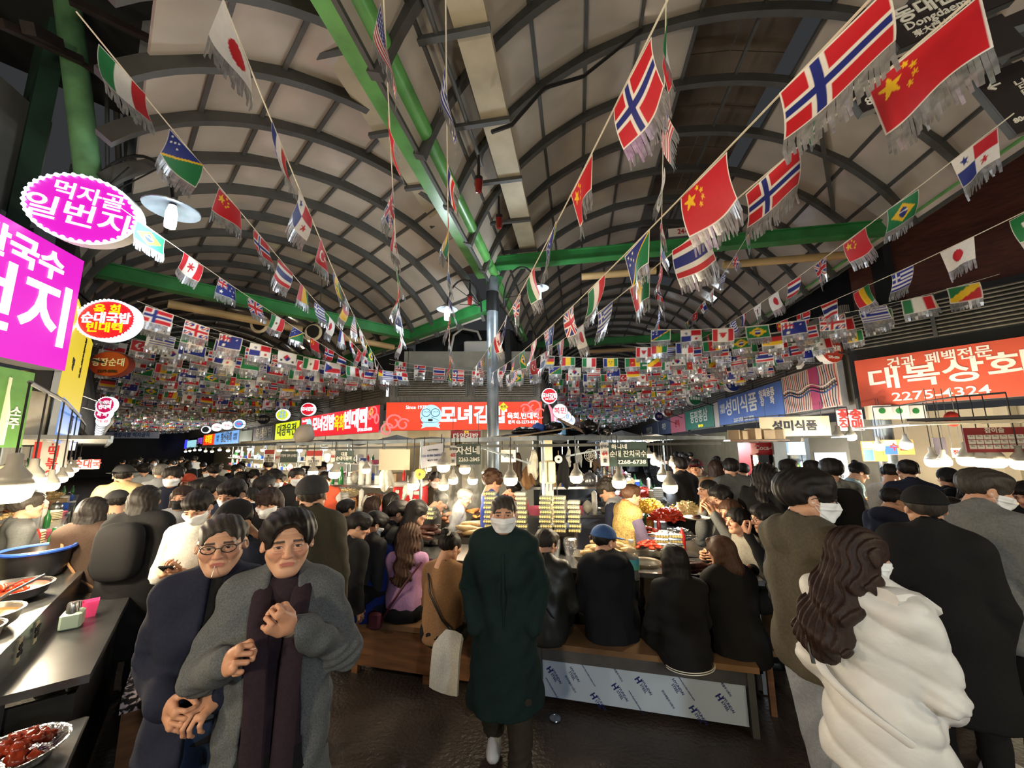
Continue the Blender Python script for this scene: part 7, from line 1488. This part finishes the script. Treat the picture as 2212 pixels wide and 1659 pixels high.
b = MB(); b.obox(onl(.05, .25, LT/2-.03), D1*.012, N1*.2, V3(0, 0, LT/2-.05)); b.build('end_panel', m_black, r)
b = MB(); b.beam(onl(.02, .30, 0), onl(.02, .30, LT-.04), .04, .04); b.build('leg', m_stain, r)
b = MB(); b.beam(onl(.02, .06, .45), onl(.02, .3, .05), .012, .012); b.build('brace', m_stain, r)
for t, lb in ((.35, 0), (.62, 0)): b = MB(); b.obox(onl(t, .327, LT+.08), D1*.03, N1*.004, V3(0, 0, .06)); o = b.build('price_tag', mat('tag paper', (190, 180, 150), .7), r); text('국수\n4000' if t < .5 else '떡볶이\n3000', onl(t, .32, LT+.08), -D1, (0, 0, 1), .035, p_black, r, 1, 0)
def pan(label, c, R_, h, m_in, m_pan=M_PAN, fill=.7, name='pan'):
    r = thing(name, label, 'pan', c); b = MB(); b.lathe([(R_*.75, 0), (R_*.92, h*.3), (R_, h), (R_*1.05, h), (R_*1.05, h*.96), (R_*.98, h*.95), (R_*.9, h*.35), (R_*.7, .02), (.001, .02)], 28, c); b.build('pan', m_pan, r, True); b = MB(); b.lathe([(R_*.95, h*fill), (R_*.5, h*fill+.006), (.001, h*fill+.008)], 28, c, None, None, False); b.build('contents', m_in, r, True); return r
for k in range(2): pass
pA = onl(.52, .56, LT+.17); pan('wide pan of brown soup with a ladle on the left ledge', pA, .19, .09, F_SOUP)
pB = onl(.20, .52, LT+.17); pan('pan of dark broth nearest the camera on the left ledge', pB, .16, .10, col('dark broth', (110, 70, 56), .15))
pC = onl(1.12, .62, LT+.17); pan('wide black pan of red rice cakes on the left ledge', pC, .24, .08, F_RED, M_PBLK, .75)
scatter('rice_cake', 'red rice cake in the wide black pan', 'food', [sausage_mesh('rice_cake', F_RED, .08, .012, .1, 7)], pC+V3(0, 0, .075), .18, .16, .02, 18, 'rice cakes in the red pan', 12, flat=False)
pD = onl(1.75, .6, LT+.17); pan('tall black pot with blue rimmed cover on the left', pD, .19, .2, F_SOUP, M_PBLK, .8, 'pot'); r = COL.objects[-1].parent; b = MB(); b.tube([pD+V3(.2*math.cos(a), .2*math.sin(a), .2) for a in [2*math.pi*i/28 for i in range(28)]], .014, 6, closed=True); b.build('rim', col('blue plastic', (50, 90, 190), .4), r)
for (a, c, lb) in ((pA+V3(0, 0, .06), pA+V3(.10, .24, .22), 'ladle standing in the brown soup pan'), (pC+V3(.05, 0, .08), pC+V3(.3, -.02, .16), 'ladle resting in the red rice cake pan')):
    r = thing('ladle', lb, 'ladle', a); b = MB(); b.tube([a, a.lerp(c, .5)+V3(0, 0, .02), c], .008, 7); b.build('handle', m_stain, r); b = MB(); b.lathe([(.001, -.025), (.03, -.015), (.04, 0), (.036, 0), (.001, -.018)], 14, a); b.build('cup', m_stain, r, True)
r = thing('utensil_box', 'white and green utensil box with metal lids on the left counter', 'box', onl(.85, .22, LT)); b = MB(); b.rbox(tuple(onl(.85, .22, LT+.05)), .13, .10, .10, .012, rz=math.atan2(D1.y, D1.x)); b.build('box', col('mint plastic', (170, 190, 176), .4), r); b = MB(); b.lathe([(.03, .10), (.03, .15), (.025, .16)], 12, onl(.82, .22, LT)); b.lathe([(.028, .10), (.028, .14)], 12, onl(.9, .22, LT)); b.build('canister', m_stain, r, True)
r = thing('pink_caddy', 'pink plastic caddy beside the utensil box', 'caddy', onl(1.0, .2, LT)); c = onl(1.03, .17, LT); b = MB(); b.lathe([(.045, 0), (.06, .10), (.055, .10), (.04, .01), (.001, .01)], 4, c); b.build('caddy', col('hot pink', (230, 70, 130), .35), r)
r = thing('sauce_bottle', 'white squeeze bottle at the far end of the left counter', 'bottle', onl(1.5, .16, LT)); c = onl(1.5, .16, LT); b = MB(); b.lathe([(.03, 0), (.03, .09), (.012, .11), (.004, .15)], 12, c); b.build('bottle', m_white, r, True)
r = thing('chicken_tray', 'foil tray of glazed red fried chicken in the bottom left corner', 'tray', ptz(30, 1655, .72)); c = ptz(25, 1650, .72)
b = MB(); b.lathe([(.11, 0), (.15, .05), (.16, .052), (.155, .045), (.11, .008), (.001, .008)], 18, c); b.build('foil', F_FOIL, r)
scatter('chicken_piece', 'glazed fried chicken piece in the foil tray', 'food', [blob_mesh('chicken_piece', F_CHK, .032, .026, .022, i, 12, .3) for i in range(4)], c+V3(0, 0, .03), .11, .11, .05, 26, 'chicken pieces in the foil tray', 13, flat=False)
b = MB(); b.rbox((c.x, c.y, .70), .5, .36, .02, .006, rz=-.9); b.rbox((c.x-.1, c.y-.05, .35), .3, .2, .68, .01, rz=-.9); b.build('side_table', m_stain, None, label='low steel stand under the foil tray in the bottom left corner', cat='table')
# floral bench by the left counter
E0, E1 = ptz(262, 1525, .48), ptz(352, 1500, .48); dE = (E1-E0).normalized(); nE = V3(-dE.y, dE.x, 0); ce = (E0+E1)/2+D1*.55; rzE = math.atan2(dE.y, dE.x)
r = thing('floral_bench', 'wooden box bench with black and white floral cover by the left counter', 'bench', V3(ce.x, ce.y, 0)); wE = (E1-E0).length
b = MB(); b.obox((ce.x, ce.y, .22), dE*wE*.48, D1*.54, V3(0, 0, .22)); b.build('box', m_wood, r)
m_flor = mat('floral cloth', (26, 24, 28), .9, ns=26, na=.2, col2=(214, 196, 200)); m_flor.node_tree.nodes['Map Range'].inputs[1].default_value = .5; m_flor.node_tree.nodes['Map Range'].inputs[2].default_value = .56
b = MB(); b.obox((ce.x, ce.y, .485), dE*wE*.52, D1*.58, V3(0, 0, .04)); b.obox((ce.x, ce.y, .53), dE*wE*.47, D1*.55, V3(0, 0, .012)); b.build('cover', m_flor, r)
# second counter further along the left wall
r = thing('food_counter', 'second food counter further along the left wall under the bulbs', 'counter', onl(3.2, .55, 0)); b = MB(); b.obox(onl(3.3, .5, .9), D1*1.15, N1*.35, V3(0, 0, .03)); b.build('worktop', m_stain, r); b = MB(); b.obox(onl(3.3, .25, .44), D1*1.1, N1*.02, V3(0, 0, .42)); b.build('front_panel', m_dark, r)
heap('heap of fried food on the second left counter', 'food', 'fritter_heap', F_ORG, onl(2.8, .5, .93), .3, .22, .2, 21, 200, (.04, .02, .012)); heap('heap of brown offal on the second left counter', 'food', 'offal_heap', F_MEAT, onl(3.5, .5, .93), .35, .25, .22, 22, 240, (.04, .02, .02)); heap('heap of whitish noodles on the far left counter', 'food', 'noodle_heap', F_NOO, onl(4.2, .45, .93), .25, .2, .2, 23)
clutter(onl(2.3, .75, 0), onl(4.4, .75, 0), .93, 'on the second left counter', 9, 7)
b = MB(); b.obox(onl(2.0, 1.25, 1.25), D1*2.2, N1*.02, V3(0, 0, .015)); b.obox(onl(2.0, 1.2, 1.6), D1*2.2, N1*.12, V3(0, 0, .015)); b.build('wall_shelf', m_stain, None, label='wall shelves behind the left counter', cat='shelf'); clutter(onl(.2, 1.2, 0), onl(4.1, 1.2, 0), 1.615, 'on the wall shelf behind the left counter', 16, 8)
b = MB(); q = pt(86, 1040, 4.4); b.tube([V3(q.x, q.y, 0), V3(q.x, q.y, 2.75)], .06, 14); structure('column_left_wall', b, m_galv, smooth=True)
for k, (x, y, d, w, h, c_, t) in enumerate(((115, 990, 4.4, 42, 76, p_pl, '뉴\n떡\n볶\n이'), (75, 1000, 3.8, 10, 90, p_red, ''), (190, 1003, 5.6, 38, 20, p_pl, '순대국'))):
    fr = Fr(pt(x, y, d), _R+V3(0, .4, 0)); board('hanging_banner', ('pale upright banner behind the left bulbs', 'narrow red upright strip at the left wall', 'small plate above the far left bulbs')[k], fr, w*d/FPX, h*d/FPX, .015, c_, c_, [(t, 0, 0, .14, p_red, .8)] if t else [], 'banner')
# ================================================================== right shops
def cabinet(label, px0, px1, py0, d, topm, topt, body, depth=.55):
    a, c = pt(px0, py0, d), pt(px1, py0, d); w = (c-a).length; H = a.z; cc = (a+c)/2; r = thing('drinks_fridge', label, 'fridge', V3(cc.x, cc.y+depth/2, 0)); fr = Fr(V3(cc.x, cc.y, H/2), V3(1, -.1, 0))
    b = MB(); b.obox(fr.at(0, 0, -depth/2), fr.x*w/2, fr.y*H/2, fr.n*(depth/2-.03)); b.build('body', body, r)
    b = MB(); b.obox(fr.at(0, H/2-.11, .0), fr.x*w/2, fr.y*.10, fr.n*.03); b.build('header', topm, r)
    if topt: letters(r, fr, [(topt, 0, H/2-.11, .13, p_white, .95, .01)], .035)
    for s in (-1, 1):
        dr = MB().obox(fr.at(s*w*.235, -.08, -.0), fr.x*w*.22, fr.y*(H/2-.17), fr.n*.012).build('door', mat('fridge glass', (30, 36, 40), .08, emit=0, coat=.5), r)
        for q in range(4): b = MB(); b.obox(fr.at(s*w*.235, -H*.3+q*H*.18, .014), fr.x*w*.20, fr.y*.008, fr.n*.004); b.build('shelf_edge', m_white, dr)
        for q in range(4):
            for z in range(5): b = MB(); p = fr.at(s*w*.235+(z-2)*w*.075, -H*.3+q*H*.18+.06, .014); b.lathe([(.022, -.05), (.022, .03), (.008, .06)], 8, p); b.build('can', (col('red can', (180, 40, 40), .3), col('tea can', (200, 170, 90), .3), col('green can', (60, 120, 70), .3), m_white)[(z+q) % 4], dr, True)
        b = MB(); b.obox(fr.at(s*w*.03, -.05, .02), fr.x*.012, fr.y*.25, fr.n*.012); b.build('handle', m_stain, dr)
cabinet('tall red drinks fridge in the right shop', 1621, 1695, 956, 7.8, col('cola red', (190, 30, 36), .35), 'Coca-Cola', col('cola red', (190, 30, 36), .35)); cabinet('drinks fridge with a pale blue header beside the red one', 1701, 1753, 954, 7.2, glow('pale blue header', (170, 205, 240), .9), '', m_conc)
q = pt(1798, 955, 5.9); r = thing('price_board', 'grey standing board with a lit white price list', 'board', V3(q.x, q.y, 0)); fr = Fr(pt(1796, 1040, 5.9), V3(1, -.05, 0)); b = MB(); b.obox(V3(fr.o.x, fr.o.y, 1.02), fr.x*.29, V3(0, 0, 1.02), fr.n*.05); b.build('frame', m_steel, r); b = MB(); b.obox(fr.at(0, .02, .052), fr.x*.235, fr.y*.42, fr.n*.006); b.build('panel', glow('lit paper', (225, 235, 248), .95), r)
letters(r, fr, [('\n'.join(['순대  5000', '떡볶이  4000', '김밥  3000', '만두  5000', '국수  5000', '냉면  7000', '라면  4000', '전  8000']), 0, .04, .075, p_black, .9, 0)], .062)
for x0, x1, y0, y1, d, c_, t, lb in ((1650, 1782, 900, 942, 7.4, mat('cream sign', (200, 182, 146), .5), '성미식품', 'cream inner shop sign with dark letters under the blue sign'), (1813, 1860, 886, 930, 6.9, p_pl, '꽃송\n직매', 'worn white panel with red brown letters beside the post'), (1866, 1910, 953, 996, 6.9, col('poster orange', (206, 130, 60), .6), '', 'orange and blue poster on the right shop wall'), (1912, 1968, 950, 982, 6.8, col('poster wood', (196, 140, 76), .6), '수원', 'amber poster beside the orange and blue one'), (2020, 2042, 946, 986, 5.6, col('dark board', (70, 66, 80), .6), '', 'dark upright board at the right doorway'), (2060, 2080, 968, 988, 5.6, p_pl, '정육', 'small red lettered card at the right doorway')):
    w, h = (x1-x0)*d/FPX, (y1-y0)*d/FPX; fr = Fr(pt((x0+x1)/2, (y0+y1)/2, d), V3(1, -.25, 0)); r = board('poster', lb, fr, w, h, .02, c_, c_, [(t, 0, 0, h*.55, p_black if '성미' in t else p_red, 1.0, .03)] if t else [], 'poster')
    b = MB()
    for u in (-.4, .4): b.tube([fr.at(u*w, h/2, -.01), V3(fr.at(u*w, 0, -.01).x, fr.at(u*w, 0, -.01).y, 2.75)], .006, 4)
    b.build('hanger', m_steel, r)
    if 'orange and blue' in lb: b = MB(); b.obox(fr.at(-w*.25, -h*.2, .008), fr.x*w*.2, fr.y*h*.28, fr.n*.003); b.build('blue_patch', col('blue plastic', (50, 90, 190), .4), r); b = MB(); b.obox(fr.at(-w*.25, h*.3, .008), fr.x*w*.2, fr.y*h*.15, fr.n*.003); b.build('photo_patch', p_white, r)
fr = Fr(pt(2150, 950, 4.7), V3(1, -.25, .0), V3(0, 0, 1)); w, h = .60, .30; r = board('calendar_banner', 'red and white calendar style banner hanging at the right shop', fr, w, h, .012, col('banner red', (150, 50, 54), .6), None, [('참이슬', 0, h*.37, .07, p_white)], 'banner')
for i in range(7):
    for j in range(3): b = MB(); b.obox(fr.at(-w*.39+i*w*.13, h*.12-j*h*.2, .008), fr.x*w*.058, fr.y*h*.085, fr.n*.002); o = b.build('menu_card', p_white, r); text('메뉴', fr.at(-w*.39+i*w*.13, h*.15-j*h*.2, .0105), fr.x, fr.y, .022, p_black, r, 1, 0, .0005)
a, c = pt(1985, 908, 5.4), pt(2290, 898, 4.3); r = thing('awning', 'dark flat awning of the right shop with pale underside', 'awning', (a+c)/2); b = MB(); b.beam(a, c, .6, .035); b.build('sheet', m_black, r); b = MB(); b.beam(a-V3(0, 0, .05), c-V3(0, 0, .05), .5, .03); b.build('underside', m_cream, r); b = MB(); b.beam(pt(1866, 925, 6.0), pt(1990, 915, 5.4), .5, .02); b.build('cover', mat('white vinyl', (214, 212, 204), .4, bump=.5, bs=6), r)
clutter(pt(1575, 950, 7.6), pt(1690, 950, 7.4), pt(1620, 949, 7.5).z, 'on top of the red fridge and shelf', 6, 9, kinds=['carton', 'carton', 'paper_roll'], sc=1.35)
b = MB(); a, c = pt(1570, 952, 7.7), pt(1695, 952, 7.5); b.beam(a, c, .4, .03); b.build('shelf', m_wood, None, label='high wooden shelf of cartons above the red fridge', cat='shelf')
for k, x in enumerate((1905, 1942, 1978)):
    fr = Fr(pt(x, 890, 6.8), V3(1, -.25, 0)); r = board('wall_cabinet', 'white wall cabinet with round emblem under the vermilion sign, %s' % ('left one', 'middle one', 'right one, half covered')[k], fr, .29, .24, .2, p_pl, m_cream, [], 'cabinet'); b = MB(); b.prism(ell(.05, .05, 20), fr.at(0, .02, .006), fr.x, fr.y, fr.n*.006); b.build('emblem', m_dgreen, r)
p = pt(2057, 905, 5.5); r = thing('spice_drum', 'round red and black drum sign hanging at the right shop', 'drum', p); b = MB(); b.ball(p, .11, 16, 0, 1, .6, 1); b.build('drum', col('drum red', (170, 50, 40), .4), r, True)
r = thing('food_counter', 'dark counter of the right shop behind the vest man', 'counter', ptz(1880, 1115, .95)); a, c = ptz(1800, 1112, .98), ptz(2030, 1112, .98); n_ = V3(0, 1, 0); b = MB(); b.obox((a+c)/2+n_*.35, (c-a)/2, n_*.35, V3(0, 0, .025)); b.build('worktop', m_stain, r); b = MB(); b.obox(V3((a.x+c.x)/2, (a.y+c.y)/2+.05, .48), V3((c.x-a.x)/2, 0, 0), n_*.03, V3(0, 0, .46)); b.build('front_panel', m_black, r)
c = ptz(1880, 1100, 1.0); r = thing('wicker_basket', 'round wicker basket on the right counter', 'basket', c); b = MB(); b.lathe([(.13, 0), (.17, .05), (.19, .12), (.175, .12), (.15, .05), (.001, .03)], 24, c); b.build('basket', M_WICK, r, True)
scatter('shrimp', 'orange fried shrimp in the wicker basket', 'food', [sausage_mesh('shrimp', F_ORG, .09, .014, 1.6, 7)], c+V3(0, 0, .11), .13, .13, .05, 26, 'fried shrimp in the basket', 15, flat=False)
heap('heap of orange fritters on a white tray at the right edge', 'food', 'fritter_heap', F_ORG, ptz(2205, 1095, 1.05), .2, .16, .16, 31, 180, (.035, .02, .012)); tray('white tray under the fritters at the right edge', ptz(2205, 1100, 1.0), .5, .4, .05, m_white, -.3)
b = MB(); q = ptz(2205, 1100, 1.0); b.rbox((q.x+.1, q.y+.1, .49), .9, .6, .98, .02, rz=-.3); b.build('food_counter', m_black, None, label='black counter under the fritter tray at the right edge', cat='counter')
clutter(pt(1880, 1040, 6.0), pt(2040, 1040, 5.6), 1.0, 'on the work bench of the right shop', 8, 10); b = MB(); a, c = pt(1860, 1060, 6.1), pt(2040, 1060, 5.6); b.beam((a.x, a.y+.1, .98), (c.x, c.y+.1, .98), .5, .04); b.beam((a.x, a.y+.1, .48), (c.x, c.y+.1, .48), .4, .96); b.build('work_bench', m_cream, None, label='cream work bench of the right shop', cat='bench')
p = pt(1732, 785, 7.3); r = thing('security_camera', 'white security camera left of the red oval sign', 'camera', p); b = MB(); b.beam(p, p+V3(-.16, -.12, -.10), .07, .07); b.build('body', m_white, r); b = MB(); b.tube([p, p+NR*.35], .015, 6); b.build('arm', m_black, r)
# air conditioner and pipes on the corner roof
p = pt(1040, 752, 11.5); r = thing('air_conditioner', 'white air conditioner unit on the corner building roof', 'air conditioner', p); b = MB(); b.rbox(tuple(p+V3(0, 0, -.05)), 1.0, .4, .45, .03); b.build('case', m_white, r); b = MB(); b.tube([p+V3(-.9, -.2, -.2), p+V3(-.8, -.2, .35), p+V3(-.55, -.2, .55), p+V3(-.1, -.2, .45), p+V3(.0, -.2, .2)], .035, 8); b.build('pipe', m_white, r, True)
# ================================================================== stalls down the aisles
def stall(place, s, n, ax, out, label, seed, L=1.35):
    r = thing('food_stall', label, 'stall', place(s, n, 0)); c = place(s, n, 0)
    b = MB(); b.obox(c+V3(0, 0, .45), ax*L*.5, out*.45, V3(0, 0, .45)); b.build('counter', m_conc, r); b = MB(); b.obox(c+V3(0, 0, .91), ax*L*.52, out*.48, V3(0, 0, .02)); b.build('worktop', m_stain, r)
    b = MB(); b.obox(c+V3(0, 0, 2.12), ax*L*.55, out*.8, V3(0, 0, .02)); b.build('canopy', _mats['grey tarpaulin'], r); b = MB(); b.obox(c+out*.8+V3(0, 0, 2.1), ax*L*.55, out*.02, V3(0, 0, .035)); b.build('rail', m_galv, r)
    for i in (-1, 1): b = MB(); b.tube([c+ax*i*L*.5-out*.4, c+ax*i*L*.5-out*.4+V3(0, 0, 2.1)], .02, 6); b.build('post', m_galv, r)
    b = MB(); b.obox(c-out*.35+V3(0, 0, 1.3), ax*L*.48, out*.12, V3(0, 0, .012)); b.obox(c-out*.35+V3(0, 0, 1.62), ax*L*.48, out*.12, V3(0, 0, .012)); b.build('shelf', m_stain, r)
    R = random.Random(seed)
    for z in (1.315, 1.635): clutter(c-ax*L*.45-out*.35, c+ax*L*.45-out*.35, z, 'on the shelves of a stall down the %s aisle' % ('left' if place is inL else 'right'), 7, seed*3+int(z*10), .04)
    m = R.choice((F_ORG, F_MEAT, F_RED, F_NOO)); heap('heap of food on the counter of %s' % label, 'food', 'food_heap', m, c+V3(0, 0, .93), .4, .3, .18, seed, 120, (.035, .015, .012))
    clutter(c-ax*L*.45+out*.3, c+ax*L*.45+out*.3, .93, 'on the counters of the stalls down the %s aisle' % ('left' if place is inL else 'right'), 5, seed*7, .08)
ORD = ('nearest', 'second', 'third', 'fourth', 'fifth', 'sixth', 'seventh', 'eighth')
for k in range(8): stall(inL, 8.4+1.75*k, 3.7, UL, -NL, 'canopied food stall in the left aisle row, %s from the corner' % ORD[k], 40+k, 1.55)
for k in range(5): stall(inR, 8.6+2.2*k, 1.2, UR, NR, 'canopied food stall in the right aisle row, %s from the corner stall' % ORD[k], 60+k, 1.6)
for k in range(4): stall(inL, 7.0+2.2*k, -.75, UL, NL, 'canopied food stall along the left wall, %s one' % ORD[k], 80+k, 1.7)
fb = Fr(pt(285, 940, 24), _R); board('banner', 'wide pale banner across the far end of the left aisle', fb, 3.4, .4, .02, mat('far banner', (150, 160, 190), .6), None, [('광장시장 먹자골목', 0, 0, .3, e_l)])

# ---- steam over the hot food
m_st = bpy.data.materials.new('steam'); m_st.use_nodes = True; nt = m_st.node_tree; nt.nodes.clear(); o_ = nt.nodes.new('ShaderNodeOutputMaterial'); v_ = nt.nodes.new('ShaderNodeVolumePrincipled'); tc = nt.nodes.new('ShaderNodeTexCoord'); nz = nt.nodes.new('ShaderNodeTexNoise'); mr = nt.nodes.new('ShaderNodeMapRange')
nz.inputs['Scale'].default_value = 7; nz.inputs['Distortion'].default_value = 1.5; mr.inputs[1].default_value = .5; mr.inputs[2].default_value = .75; mr.inputs[3].default_value = 0; mr.inputs[4].default_value = 5
nt.links.new(tc.outputs['Object'], nz.inputs[0]); nt.links.new(nz.outputs[0], mr.inputs[0]); nt.links.new(mr.outputs[0], v_.inputs['Density']); nt.links.new(v_.outputs[0], o_.inputs['Volume']); v_.inputs['Color'].default_value = (1, 1, 1, 1)
lump('steam', 'steam rising over the hot food left of the curly haired vendor', 'steam', pt(985, 1068, 4.35), .28, .16, .34, m_st, 3, kind='stuff')
# ================================================================== lettering to meshes
dg = bpy.context.evaluated_depsgraph_get()
for o in [o for o in COL.objects if o.type == 'FONT']:
    me = bpy.data.meshes.new_from_object(o.evaluated_get(dg)); n = bpy.data.objects.new(o.name.split('.')[0], me); COL.objects.link(n)
    n.parent = o.parent; n.matrix_parent_inverse = o.matrix_parent_inverse.copy(); n.matrix_basis = o.matrix_basis.copy(); bpy.data.objects.remove(o)
SC.cycles.use_adaptive_sampling = True; SC.cycles.adaptive_threshold = .025
